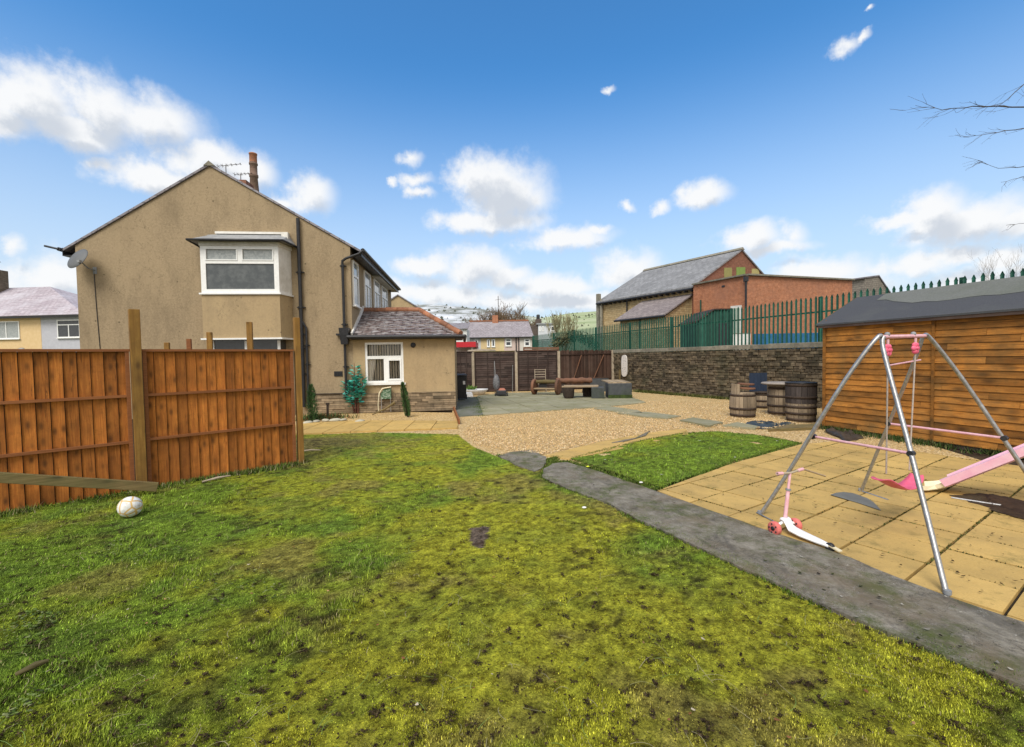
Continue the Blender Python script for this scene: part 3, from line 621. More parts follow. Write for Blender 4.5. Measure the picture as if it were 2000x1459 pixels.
def edge_grass(name, segs, n, hh, sp, cols, label, seed=2, zb=0.0, cat='grass'):
    rg = np.random.default_rng(seed); V = []; T = []
    tot = [math.hypot(b[0]-a[0], b[1]-a[1]) for a, b in segs]; S = sum(tot)
    for (a, b), L in zip(segs, tot):
        k = int(n*L/S); t = rg.random(k); x = a[0]+(b[0]-a[0])*t+rg.normal(0, sp, k); y = a[1]+(b[1]-a[1])*t+rg.normal(0, sp, k)
        keep = fbm(x*2.2, y*2.2, seed+5) > rg.uniform(.25, .62, k); x, y = x[keep], y[keep]; k = len(x)
        th = rg.uniform(0, 6.283, k); h = hh*rg.uniform(.4, 1.3, k); w = .004*rg.uniform(.7, 1.5, k)*(1+.1*y); le = h*rg.uniform(.2, 1, k)
        v = np.zeros((k, 3, 3)); v[:, 0, 0] = x-np.sin(th)*w; v[:, 0, 1] = y+np.cos(th)*w; v[:, 1, 0] = x+np.sin(th)*w; v[:, 1, 1] = y-np.cos(th)*w
        v[:, 0, 2] = zb; v[:, 1, 2] = zb; v[:, 2, 0] = x+np.cos(th)*le; v[:, 2, 1] = y+np.sin(th)*le; v[:, 2, 2] = zb+h
        V.append(v.reshape(-1, 3)); c = np.array(cols)[rg.integers(0, len(cols), k)]*rg.uniform(.6, 1.4, (k, 1)); T.append(np.repeat(c, 3, 0))
    v = np.concatenate(V); me = npmesh(name, v, np.arange(len(v)).reshape(-1, 3), np.concatenate(T)); me.materials.append(GRASSM)
    o = bpy.data.objects.new(name, me); COL.objects.link(o); return tag(o, label, cat, kind='stuff')
GC = [(.07, .12, .015), (.10, .16, .02), (.16, .18, .05), (.05, .08, .02)]
pe = gl(PB[1:-1]); pt = gl(PT[:4])
edge_grass('edge_grass', list(zip(pe[:-1], pe[1:])), 17000, .032, .05, GC, 'ragged grass creeping over the lower edge of the grey path')
edge_grass('edge_grass', list(zip(pt[:-1], pt[1:]))+[(gl([(973, 890)])[0], gl([(1062, 918)])[0]), (gl([(1055, 935)])[0], gl([(1085, 893)])[0]), (gl([(1060, 925)])[0], gl([(1078, 897)])[0])], 7000, .03, .045, GC, 'grass tufts round the slab at the far end of the path', 4)
sh = [((-3.55, 7.38), (-4.95, 5.93)), ((-4.98, 5.9), (-6.5, 4.35))]
edge_grass('edge_grass', sh, 7000, .07, .08, GC+[(.25, .22, .12)], 'long pale grass along the foot of the orange fence', 6)
edge_grass('weeds', [((7.0, 10.1), (8.3, 6.4))], 9000, .09, .16, [(.03, .06, .015), (.05, .08, .02), (.10, .10, .04)], 'dark weeds along the foot of the shed', 7, cat='weeds')
pe2 = LAWN2+LAWN2[:1]; edge_grass('edge_grass', list(zip(pe2[:-1], pe2[1:])), 7000, .03, .025, GC, 'ragged grass round the rim of the small lawn', 14)
edge_grass('weeds', [(gl([(935, 776)])[0], gl([(944, 812)])[0]), (gl([(893, 800)])[0], gl([(935, 795)])[0])], 3500, .04, .12, [(.06, .11, .01), (.09, .13, .02)], 'green weeds between the side path and the flagstones', 8, cat='weeds')
edge_grass('weeds', [(gl([(1240, 765)])[0], gl([(1440, 782)])[0])], 3000, .12, .1, [(.06, .08, .02), (.12, .12, .04)], 'rough weeds at the foot of the stone wall', 12, cat='weeds')
def litter(name, poly, n, cols, smin, smax, label, cat, seed=5, ymin=1.8, ymax=9.5, zf=.018, oct_=False, power=1.5):
    rg = np.random.default_rng(seed); m = n*3; u = rg.random(m); e = 1-power
    y = (ymin**e+u*(ymax**e-ymin**e))**(1/e); x = rg.uniform(-1.25, 1.25, m)*y
    if name == 'weed_clump': P_ = np.array(poly); x = rg.uniform(P_[:, 0].min(), P_[:, 0].max(), m); y = rg.uniform(P_[:, 1].min(), P_[:, 1].max(), m)
    k = inpoly(x, y, poly)
    if name == 'weed_clump': k &= fbm(x*9, y*9, seed) > rg.uniform(.4, .62, m)
    x, y = x[k][:n], y[k][:n]; n = len(x); s = rg.uniform(smin, smax, n); th = rg.uniform(0, 6.283, n)
    if oct_:
        d = np.array([(1, 0, 0), (0, 1, 0), (-1, 0, 0), (0, -1, 0), (0, 0, .7), (0, 0, -.7)]); V = d[None]*s[:, None, None]*rg.uniform(.55, 1.2, (n, 6, 1))
        f = np.array([(0, 1, 4), (1, 2, 4), (2, 3, 4), (3, 0, 4), (1, 0, 5), (2, 1, 5), (3, 2, 5), (0, 3, 5)]); K = 6
    else:
        d = np.array([(1, 0, .25), (.3, .55, 0), (-.6, .4, .12), (-1, 0, .2), (-.5, -.45, 0), (.4, -.5, .15), (0, 0, .22)]); V = d[None]*s[:, None, None]*rg.uniform(.6, 1.3, (n, 7, 1))
        f = np.array([(6, 0, 1), (6, 1, 2), (6, 2, 3), (6, 3, 4), (6, 4, 5), (6, 5, 0)]); K = 7
    c, sn = np.cos(th)[:, None], np.sin(th)[:, None]; X = V[:, :, 0]*c-V[:, :, 1]*sn; Y = V[:, :, 0]*sn+V[:, :, 1]*c
    V[:, :, 0] = X+x[:, None]; V[:, :, 1] = Y+y[:, None]; V[:, :, 2] += (hgt(x, y) if zf else 0*x)[:, None]+zf
    F = (f[None]+(np.arange(n)*K)[:, None, None]).reshape(-1, 3)
    cc = np.array(cols)[rg.integers(0, len(cols), n)]*rg.uniform(.6, 1.3, (n, 1))
    me = npmesh(name, V.reshape(-1, 3), F, np.repeat(cc, K, 0)); me.materials.append(GRASSM if not oct_ else STONEM)
    o = bpy.data.objects.new(name, me); COL.objects.link(o); return tag(o, label, cat, kind='stuff')
cg, sg = math.cos(PANG), math.sin(PANG); js = []
for i in range(-12, 14):
    for j in range(-12, 14):
        p_ = (3.40+i*.5*cg-j*.5*sg, 4.20+i*.5*sg+j*.5*cg)
        for q_ in ((p_[0]+.5*cg, p_[1]+.5*sg), (p_[0]-.5*sg, p_[1]+.5*cg)):
            if inpoly(np.array([p_[0], q_[0]]), np.array([p_[1], q_[1]]), PATIO).all(): js.append((p_, q_))
edge_grass('joint_moss', js, 9000, .014, .007, [(.05, .07, .015), (.09, .10, .03), (.03, .035, .012)], 'thin moss and grass growing in the joints of the buff patio', 15, .012, 'moss')
def clumps(name, poly, n, label, seed=3, ymin=1.9, ymax=8.5, cols=((.03, .02, .012), (.05, .034, .02), (.018, .014, .01), (.09, .065, .035))):
    rg = np.random.default_rng(seed); m = n*4; e = 1-2.1; y = (ymin**e+rg.random(m)*(ymax**e-ymin**e))**(1/e); x = rg.uniform(-1.2, 1.2, m)*y
    k = inpoly(x, y, poly); x, y = x[k][:n], y[k][:n]; V = []; T = []
    for a, b in zip(x, y):
        r = rg.uniform(.012, .042)*rg.choice([.6, 1, 1.4]); q = int(30+1500*r); th = rg.uniform(0, 6.28); el = rg.uniform(.35, 1)
        u, v = rg.normal(0, r*.5, q), rg.normal(0, r*.5*el, q); px_, py_ = a+u*math.cos(th)-v*math.sin(th), b+u*math.sin(th)+v*math.cos(th)
        z = hgt(px_, py_)+rg.uniform(.004, .018, q); s_ = rg.uniform(.002, .006, (q, 1, 1)); tri = rg.normal(0, 1, (q, 3, 3)); tri[:, :, 2] *= .5
        P_ = np.stack([px_, py_, z], 1)[:, None, :]+tri*s_; V.append(P_.reshape(-1, 3)); T.append(np.repeat(np.array(cols)[rg.integers(0, len(cols), q)]*rg.uniform(.6, 1.3, (q, 1)), 3, 0))
    v = np.concatenate(V); me = npmesh(name, v, np.arange(len(v)).reshape(-1, 3), np.concatenate(T)); me.materials.append(GRASSM); o = bpy.data.objects.new(name, me); COL.objects.link(o); return tag(o, label, 'soil crumbs', kind='stuff')
def stalks(name, poly, n, label, seed=4):
    rg = np.random.default_rng(seed); m = n*4; e = 1-1.8; y = (1.8**e+rg.random(m)*(7**e-1.8**e))**(1/e); x = rg.uniform(-1.2, .9, m)*y
    k = inpoly(x, y, poly) & (rg.random(m) < 1/(1+np.exp((x-.3)*1.2))+.25); x, y = x[k][:n], y[k][:n]; n = len(x); L = rg.uniform(.04, .15, n); th = rg.uniform(0, 6.28, n); cv = rg.uniform(-1, 1, n); S = 5; V = np.zeros((n, (S+1)*2, 3)); w = .0009*(1+.15*y)
    for i in range(S+1):
        t = i/S; a = th+cv*t; cx_ = x+L*t*np.cos(a); cy_ = y+L*t*np.sin(a); z = hgt(cx_, cy_)+.010+.10*np.sin(t*3.14)*L
        for s0 in (-1, 1): V[:, i*2+(s0 > 0), 0] = cx_-np.sin(a)*w*s0; V[:, i*2+(s0 > 0), 1] = cy_+np.cos(a)*w*s0; V[:, i*2+(s0 > 0), 2] = z
    K = (S+1)*2; f = np.array([(2*i, 2*i+1, 2*i+3, 2*i+2) for i in range(S)]); F = (f[None]+(np.arange(n)*K)[:, None, None]).reshape(-1, 4)
    c = np.array([(.24, .23, .10), (.16, .24, .06), (.30, .26, .15)])[rg.integers(0, 3, n)]
    me = npmesh(name, V.reshape(-1, 3), F, np.repeat(c, K, 0)); me.materials.append(GRASSM); o = bpy.data.objects.new(name, me); COL.objects.link(o); return tag(o, label, 'grass', kind='stuff')
clumps('worm_casts', LAWN1, 420, 'dark crumbly worm casts and mud clots scattered over the large lawn')
stalks('grass_stalks', LAWN1, 330, 'long pale dry grass stalks lying over the large lawn')
STONEM = attr_mat('loose_stones', .85, .2)
litter('fallen_leaves', LAWN1, 1500, [(.030, .018, .010), (.05, .032, .018), (.035, .025, .012)], .003, .012, 'small dark dead leaves and worm casts scattered over the large lawn', 'leaves')
litter('fallen_leaves', LAWN1, 60, [(.34, .20, .09), (.42, .36, .26), (.20, .09, .04)], .006, .016, 'tan and pale dead leaves dotted over the large lawn', 'leaves', 6, power=2)
litter('fallen_leaves', LAWN2, 60, [(.02, .014, .01), (.45, .42, .38)], .015, .03, 'dark and pale leaf scraps on the small lawn', 'leaves', 8, 5, 11)
litter('fallen_leaves', PATHPOLY, 320, [(.02, .015, .012), (.035, .04, .012), (.3, .28, .24)], .006, .018, 'dark leaf scraps and grit lying on the grey path', 'leaves', 9, 2, 8, .036)
litter('fallen_leaves', PATIO, 260, [(.03, .02, .014), (.08, .05, .02)], .006, .018, 'dark leaf scraps lying on the buff patio', 'leaves', 10, 3, 8, .026)
WEEDC = [(.08, .13, .025), (.13, .18, .045), (.04, .06, .02), (.17, .19, .08), (.03, .025, .015)]
for q_, (pl_, n_) in enumerate(((((185, 1075), (250, 1052), (350, 1058), (360, 1085), (260, 1110), (190, 1100)), 260), (((0, 1230), (60, 1195), (120, 1200), (90, 1250), (0, 1290)), 200), (((380, 1130), (560, 1110), (600, 1150), (470, 1200), (380, 1190)), 160), (((330, 960), (480, 925), (500, 940), (360, 985)), 200), (((0, 1330), (110, 1290), (170, 1320), (60, 1400), (0, 1420)), 200))):
    litter('weed_clump', gl(pl_), n_, WEEDC, .005, .016, ['leafy weed clump in the lawn below the football', 'dark weed clump at the left edge of the lawn', 'loose weed clump in the left middle of the lawn', 'weeds in the grass at the foot of the right fence panel', 'grey-green weed clump at the bottom left of the lawn'][q_], 'weeds', 40+q_, 1.6, 7, .014)
GRP = gl([(905, 845), (935, 815), (1125, 797), (1240, 783), (1440, 785), (1590, 840), (1420, 838), (1340, 836), (1180, 862), (1060, 889), (985, 880), (930, 870)])
litter('gravel_stones', GRP, 60000, [(.72, .52, .26), (.60, .42, .19), (.80, .66, .44), (.40, .26, .12), (.66, .44, .22)], .009, .017, 'loose golden stones lying on the gravel', 'gravel', 11, 7, 20, .004, True, 2.0)
bpy.data.objects['gravel_stones']['kind'] = 'stuff'
# ------------------------------------------------------------------ the rendered house and its extension
C0 = (-5.1, 14.5, 0); HR = math.atan2(.1015, .995)
house = thing('house', 'large tan pebbledashed gable-end house with a projecting white bay window and low tiled extension', 'house', C0, HR)
HM = RM[house.name]; HI = HM.inverted()
def HL(px, py, yo=0):                       # gable-plane (local x, z) of a photo pixel
    d = HI.to_3x3() @ ray(px, py); o = HI @ Vector((0, 0, CH)); t = (yo-o.y)/d.y; return (o.x+d.x*t, o.z+d.z*t)
WG, HD, EZ, AX, AZ = 8.02, 7.9, 5.33, -4.11, 7.74
mb = MB(); prof = [(-WG, 0, 0), (0, 0, 0), (0, 0, EZ), (AX, 0, AZ), (-WG, 0, EZ-.03)]
mb.extr(prof, (0, HD, 0), r=.5); wall = mb.build('wall', RENDER, house)
mb = MB(); sl_ = (AZ-EZ)/(-AX)
def roofside(mb, xa, za, xb, zb, y0, y1, th=.07):
    mb.extr([(xa, y0, za), (xb, y0, zb), (xb, y0, zb+th), (xa, y0, za+th)], (0, y1-y0, 0))
roofside(mb, AX, AZ+.012, .38, AZ+.012-(.38-AX)*sl_, -.05, HD+.1); slL = (AZ-EZ+.03)/(WG+AX)
roofside(mb, -WG-.33, AZ+.012-(WG+.33+AX)*slL, AX, AZ+.012, -.05, HD+.1)
roof = mb.build('roof', SLATE, house)
mb = MB(); mb.extr([(AX-.16, -.07, AZ+.0), (AX+.16, -.07, AZ+.0), (AX, -.07, AZ+.15)], (0, HD+.2, 0)); mb.build('ridge_tiles', COPING, roof)
mb = MB(); mb.bb(-.0+.004, .34, -.045, HD, EZ-.30, EZ-.27); mb.bb(.341, .36, -.05, HD+.05, EZ-.32, EZ-.08); mb.build('soffit', BLACKP, roof); mb = MB(); mb.bb(-WG-.30, -WG-.004, -.04, HD, EZ-.36, EZ-.33); mb.bb(-WG-.32, -WG-.30, -.05, HD, EZ-.36, EZ-.12)
mb.build('soffit', BLACKP, roof)
mb = MB()
mb.tube([(.42, -.1, EZ-.13), (.42, HD+.1, EZ-.15)], .058, 8); mb.build('gutter', BLACKP, roof)
mb = MB(); mb.tube([(-WG-.38, -.1, EZ-.17), (-WG-.38, HD+.1, EZ-.19)], .058, 8)
mb.tube([(-WG-.38, -.1, EZ-.17), (-WG-.75, -.1, EZ-.08)], .03, 6)
mb.build('gutter', BLACKP, roof)
def window_local(par, x0, x1, z0, z1, y, mull=(), trans=None, pane=PANE, fr=.06, depth=.05, sill=True, axis='y', name='window'):
    # window on a plane facing -y (axis y) or +x (axis x, x then meaning local y)
    mb = MB(); pm = MB()
    def B(m, a0, a1, b0, b1, c0, c1):
        if axis == 'y': m.bb(a0, a1, y-c1, y-c0, b0, b1, r=.5)
        else: m.bb(y+c0, y+c1, a0, a1, b0, b1, r=.5)
    B(mb, x0, x0+fr, z0, z1, 0, depth); B(mb, x1-fr, x1, z0, z1, 0, depth)
    B(mb, x0+fr, x1-fr, z0, z0+fr, 0, depth); B(mb, x0+fr, x1-fr, z1-fr, z1, 0, depth)
    for m_ in mull: B(mb, x0+(x1-x0)*m_-fr/2, x0+(x1-x0)*m_+fr/2, z0+fr, (z0+(z1-z0)*trans-fr/2) if trans else z1-fr, 0, depth-.004)
    if trans:
        zt = z0+(z1-z0)*trans; B(mb, x0+fr, x1-fr, zt-fr/2, zt+fr/2, 0, depth-.002)
    w = mb.build(name, UPVC, par)
    B(pm, x0+fr*.5, x1-fr*.5, z0+fr*.5, z1-fr*.5, .004, depth*.45); pm.build('pane', pane, w)
    if sill:
        s = MB(); B(s, x0-.04, x1+.04, z0-.05, z0-.003, 0, depth+.06); s.build('sill', UPVC, w)
    return w
for a, b, mm in ((.18, .9, ()), (1.85, 2.9, (.5,)), (3.55, 4.75, (.5,)), (5.2, 6.6, (.5,))):
    window_local(house, a, b, 3.5, 4.95, .0, mm, .66, axis='x', pane=PANE_NET)
# canopy over the pair of far windows
mb = MB(); mb.bb(.003, .28, 3.4, 6.8, 4.98, 5.06); mb.build('window_canopy', WHITEP, house)
# bay
bd = .62; bx0 = HL(390, 480, -bd)[0]; bx1 = HL(543, 480, -bd)[0]
bzs = (HL(390, 570, -bd)[1]+HL(543, 574, -bd)[1])/2; bzt = HL(470, 471, -bd)[1]; bzb = HL(480, 663, -bd)[1]
bs = [(bx0, -bd), (bx1, -bd), (bx1+.14, -.002), (bx0-.14, -.002)]
bay = MB(); bay.prism(bs, bzb+.05, bzs-.05, r=.5); bay = bay.build('bay', RENDER2, house)
def inset(k): return [(bx0-k, -bd-k), (bx1+k, -bd-k), (bx1+.14+k, -.003), (bx0-.14-k, -.003)]
mb = MB(); mb.prism(inset(.05), bzs-.047, bzs, r=.5); mb.build('sill', UPVC, bay); mb = MB(); mb.prism(inset(.05), bzb, bzb+.047, r=.5); mb.build('lower_sill', UPVC, bay)
bf = MB(); fz0, fz1 = bzs+.003, bzt-.14
bf.bb(bx0, bx1, -bd, -bd+.07, fz0, fz0+.11, r=.5); bf.bb(bx0, bx1, -bd, -bd+.07, fz1-.07, fz1, r=.5)
for xa, xb in ((bx0, bx0+.14), (bx1-.14, bx1)): bf.bb(xa, xb, -bd+.001, -bd+.069, fz0+.11, fz1-.07, r=.5)
zt = fz0+(fz1-fz0)*.655; bf.bb(bx0+.14, bx1-.14, -bd-.004, -bd+.06, zt-.045, zt+.045, r=.5)
xm = (bx0+bx1)/2; bf.bb(xm-.06, xm+.06, -bd-.005, -bd+.06, zt+.045, fz1-.07, r=.5)
for xa, xb in ((bx0+.14, xm-.06), (xm+.06, bx1-.14)):        # opening lights
    bf.bb(xa, xb, -bd-.02, -bd+.02, zt+.045, zt+.075, r=.5); bf.bb(xa, xb, -bd-.02, -bd+.02, fz1-.10, fz1-.07, r=.5)
    bf.bb(xa, xa+.03, -bd-.02, -bd+.02, zt+.075, fz1-.10, r=.5); bf.bb(xb-.03, xb, -bd-.02, -bd+.02, zt+.075, fz1-.10, r=.5)
bf = bf.build('bay_window', UPVC, house)
mb = MB(); mb.bb(bx0+.10, bx1-.10, -bd+.03, -bd+.04, fz0+.08, zt); mb.build('pane', PANE_BAY, bf)
for xa, xb in ((bx0+.14, xm-.03), (xm+.03, bx1-.14)):
    mb = MB(); mb.bb(xa, xb, -bd+.028, -bd+.038, zt+.01, fz1-.06); mb.build('pane', PANE_NET, bf)
mb = MB()
for s_ in (0, 1):                                               # boarded cheeks
    a, b = ((bx1, -bd+.002), (bx1+.14, -.004)) if s_ == 0 else ((bx0, -bd+.002), (bx0-.14, -.004)); k = .04 if s_ else -.04
    mb.prism([a, b, (b[0]+k, b[1]), (a[0]+k, a[1]+.03)], fz0, fz1, r=.5)
mb.prism([(bx0-.02, -bd-.03), (bx1+.02, -bd-.03), (bx1+.17, -.005), (bx0-.17, -.005)], fz1+.002, fz1+.12, r=.5); mb.build('cheek_board', WHITEP, bay)
mb = MB(); zr = bzt; e1 = [(bx0-.20, -bd-.20, zr), (bx1+.20, -bd-.20, zr), (bx1+.32, -.006, zr), (bx0-.32, -.006, zr)]; t1 = [(bx0+.15, -.2, zr+.30), (bx1-.1, -.2, zr+.30), (bx1+.1, -.008, zr+.34), (bx0-.1, -.008, zr+.34)]
mb.add(e1+t1, [(0, 1, 5, 4), (1, 2, 6, 5), (2, 3, 7, 6), (3, 0, 4, 7), (4, 5, 6, 7), (3, 2, 1, 0)]); br = mb.build('bay_roof', LEAD, bay)
mb = MB(); mb.tube([(bx0-.34, -.02, zr-.02), (bx0-.23, -bd-.23, zr-.02), (bx1+.23, -bd-.23, zr-.02), (bx1+.34, -.02, zr-.02)], .034, 8); mb.build('gutter', BLACKP, br)
mb = MB(); mb.bb(bx0+.2, bx1+.12, -.16, -.01, zr+.341, zr+.41); mb.bb(bx1-.02, bx1+.17, -.30, -.162, zr+.06, zr+.36); mb.build('upstand', WHITEP, br)
mb = MB(); mb.bb(bx0+.1, bx1-.1, -.4, -.004, .95, bzb-.01); mb.build('ground_window', PANE, bay)
mb = MB()
for x in (bx0+.15, xm, bx1-.15): mb.bb(x-.04, x+.04, -.43, -.402, .95, bzb-.03)
mb.bb(bx0+.1, bx1-.1, -.435, -.404, 1.8, 1.88); mb.bb(bx0, bx1, -.45, -.003, .8, .94); mb.build('window_frame', UPVC, bay)
mb = MB(); mb.bb(bx0, bx1, -.5, -.003, .0, .79); mb.build('plinth', RENDER2, bay)
# pipes
def pipe(pts, r_, name='downpipe', br_=()):
    mb = MB(); mb.tube(pts, r_, 10, r=.5)
    for q in br_: mb.tube([Vector(q)+Vector((0, 0, -.03)), Vector(q)+Vector((0, 0, .03))], r_*1.35, 10, r=.5); mb.bb(q[0]-r_*2.2, q[0]+r_*2.2, q[1]+.01, -.003, q[2]-.015, q[2]+.015)
    return mb.build(name, BLACKP, house)
(xa, za), (xb, zb) = HL(581, 428), HL(597, 752)
xp = (xa+xb)/2
pipe([(xp, -.09, .25), (xp, -.09, za)], .055, 'soil_pipe', [(xp, -.09, q) for q in (1.3, 2.1, 2.55, 3.4, 4.5)])
pipe([(xp+.14, -.07, .2), (xp+.14, -.07, 2.75), (xp+.03, -.09, 2.95)], .035, 'downpipe', [(xp+.14, -.07, 1.6), (xp+.14, -.07, 2.2)])
x2 = -.22
pipe([(.42, -.12, EZ-.16), (.30, -.13, EZ-.26), (-.1, -.12, EZ-.40), (x2, -.10, EZ-.48), (x2, -.10, EZ-.62), (x2, -.10, 2.75)], .042, 'downpipe', [(x2, -.1, 4.7), (x2, -.1, 2.85)])
mb = MB(); mb.box((x2+.02, -.16, 2.62), (.26, .24, .22), taper=1.15); mb.box((x2+.02, -.15, 2.36), (.20, .2, .3), taper=1.3); mb.bb(x2-.26, x2+.4, -.13, -.03, 2.50, 2.56); mb.build('hopper', BLACKP, house)
pipe([(x2+.0, -.1, 2.3), (x2, -.1, .45)], .04, 'downpipe', [(x2, -.1, 1.5)])
vx, vz = HL(661, 730)
mb = MB(); mb.bb(vx-.13, vx+.13, -.02, -.002, vz-.08, vz+.08)
for k in range(4): mb.bb(vx-.12, vx+.12, -.03, -.02, vz-.07+.04*k, vz-.05+.04*k)
mb.build('air_vent', BLACKP, house)
# satellite dish and its cable
dx, dz = HL(178, 512)
m4 = Matrix.Translation((dx-.05, -.42, dz+.02)) @ Matrix.Rotation(R(62), 4, 'X') @ Matrix.Rotation(R(-18), 4, 'Y')
mb = MB(); mb.lathe([(.0, .06), (.12, .052), (.24, .03), (.34, 0), (.345, -.01), (.24, .018), (.12, .04), (0, .048)], 28, m4)
dish = mb.build('satellite_dish', plain('dish_grey', (.11, .115, .12), .6), house)
mb = MB(); mb.tube([(dx+.1, -.002, dz-.25), (dx+.08, -.25, dz-.22), (dx, -.42, dz-.02)], .018, 8); mb.beam((dx+.02, -.42, dz-.12), (dx+.22, -.72, dz-.16), .03, .03); mb.box((dx+.23, -.72, dz-.13), (.07, .09, .07)); mb.bb(dx+.05, dx+.15, -.02, -.002, dz-.35, dz-.15); mb.build('arm', LEAD, dish)
cb = [HL(184, 530), HL(189, 600), HL(196, 680)]
mb = MB(); mb.tube([(c[0], -.012, c[1]) for c in cb]+[(cb[2][0]+.02, -.012, .3)], .010, 5); mb.build('cable', BLACKP, dish)
# aerials on the ridge
def aerial(par, base, top, ang, L=1.1, n=7, el=.35, name='aerial', tilt=.12):
    mb = MB(); b = Vector(base); t = Vector(top); mb.tube([b, t], .014, 5); d = Vector((math.cos(ang), math.sin(ang), tilt)); s_ = Vector((-math.sin(ang), math.cos(ang), 0))
    mb.tube([t-d*L*.35, t+d*L*.65], .010, 5)
    for k in range(n):
        p = t-d*L*.35+d*L*(k/(n-1)); e = el*(1-.5*k/n); mb.tube([p-s_*e/2, p+s_*e/2], .006, 4); mb.tube([p-Vector((0, 0, e/4)), p+Vector((0, 0, e/4))], .006, 4)
    return mb.build(name, HOOP, par)
def LP(px, py, Y): return HI @ D(px, py, Y)
cq = LP(476, 357, 17.2); chim = MB(); chim.bb(cq.x-.22, cq.x+.22, cq.y-.3, cq.y+.3, 7.0, cq.z, r=.5); chim = chim.build('chimney', BRICKD, house)
a1, a2 = LP(441, 323, 17.2), LP(470, 340, 17.4)
aerial(chim, (a1.x, a1.y, 7.6), a1, R(2), .8, 6, .3, tilt=.14); aerial(chim, (a2.x, a2.y, 7.6), a2, R(2), .62, 6, .3, tilt=.10)
mb = MB()
mb.lathe([(.09, cq.z), (.10, cq.z+.05), (.08, cq.z+.08)], 12, Matrix.Translation((cq.x, cq.y, 0)))
mb.build('chimney_pot', RIDGE, chim)
# extension: window opening, plinth, roof
ex1 = 3.24; ed = 3.0; ez = 2.42
wx0, wz1 = HL(712, 669); wx1, wz0 = HL(789, 747)
mb = MB(); gridbox(mb, .001, ex1, .0, ez, [(wx0, wx1, wz0, wz1)], -.004, .24, r=.5)
mb.bb(ex1-.22, ex1-.001, .24, ed, 0, ez, r=.5); mb.bb(.002, ex1, ed, ed+.2, 0, ez, r=.5)
ext = mb.build('extension', RENDER2, house)
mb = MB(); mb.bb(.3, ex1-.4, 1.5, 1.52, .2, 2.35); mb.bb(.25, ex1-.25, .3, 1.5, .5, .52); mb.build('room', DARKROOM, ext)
fr = .07; w = MB()
yf = .02
for a, b, c, d in ((wx0, wx0+fr, wz0, wz1), (wx1-fr, wx1, wz0, wz1), (wx0+fr, wx1-fr, wz0, wz0+fr), (wx0+fr, wx1-fr, wz1-fr, wz1)): w.bb(a, b, yf, yf+.07, c, d, r=.5)
zt = wz0+(wz1-wz0)*.63; w.bb(wx0+fr, wx1-fr, yf-.003, yf+.06, zt-.05, zt+.05, r=.5); xm = wx0+(wx1-wx0)*.53; w.bb(xm-.06, xm+.06, yf-.002, yf+.065, wz0+fr, zt-.05, r=.5)
w.bb(xm+.06, wx1-fr, yf-.02, yf+.03, wz0+fr, wz0+fr+.06, r=.5); w.bb(xm+.06, wx1-fr, yf-.02, yf+.03, zt-.11, zt-.05, r=.5); w.bb(xm+.06, xm+.11, yf-.02, yf+.03, wz0+fr+.06, zt-.11, r=.5); w.bb(wx1-fr-.05, wx1-fr, yf-.02, yf+.03, wz0+fr+.06, zt-.11, r=.5)
w = w.build('window', UPVC, ext)
mb = MB(); mb.bb(wx0-.06, wx1+.06, -.09, .02, wz0-.06, wz0-.002, r=.5); mb.build('sill', UPVC, w)
mb = MB(); mb.bb(wx0+fr*.6, wx1-fr*.6, yf+.032, yf+.036, wz0+fr*.6, wz1-fr*.6); mb.build('pane', CLEAR, w)
mb = MB(); x = wx0+.04
while x < wx1-.06:
    mb.box((x, .17, (wz0+wz1)/2), (.085, .004, wz1-wz0), rz=R(58)); x += .083
mb.build('blinds', BLIND, w)
mb = MB(); zz = []
n = 14
for k in range(n): zz.append((wx0+.02+.34*k/n, .115+.02*math.sin(k*2.2)))
mb.add([(x, y, zt+.0) for x, y in zz]+[(wx0+.04+(x-wx0)*.45 if k > 3 else x, y, wz0+.02) for k, (x, y) in enumerate(zz)], [(k, k+1, n+k+1, n+k) for k in range(n-1)]); mb.build('curtain', CURTAIN, w)
# plinth of rough stone courses along the foot of the wall
mb = MB(); px0 = HL(612, 770)[0]; z = .02; k = 0
while z < .62:
    h = random.uniform(.055, .10); x = px0
    while x < ex1:
        w_ = random.uniform(.25, .9); x3 = min(x+w_, ex1+.02); o = random.uniform(0, .03)
        mb.bb(x, x3-.008, -.10-o, -.006, z, min(z+h-.008, .63), r=random.random()); x = x3
    z += h
mb.build('stone_plinth', PLINTH, house)
mb = MB(); mb.bb(px0, ex1+.02, -.05, -.005, .01, .62); mb.bb(px0, px0+1.2, -.14, -.005, .635, .66); mb.build('plinth_backing', STONEBACK, house)
rx, rz_ = HL(807, 674)
mb = MB(); mb.lathe([(.085, 0), (.085, .02), (.06, .035), (.0, .035)], 16, Matrix.Translation((rx, -.006, rz_)) @ Matrix.Rotation(R(90), 4, 'X')); mb.build('round_vent', BLACKP, ext)
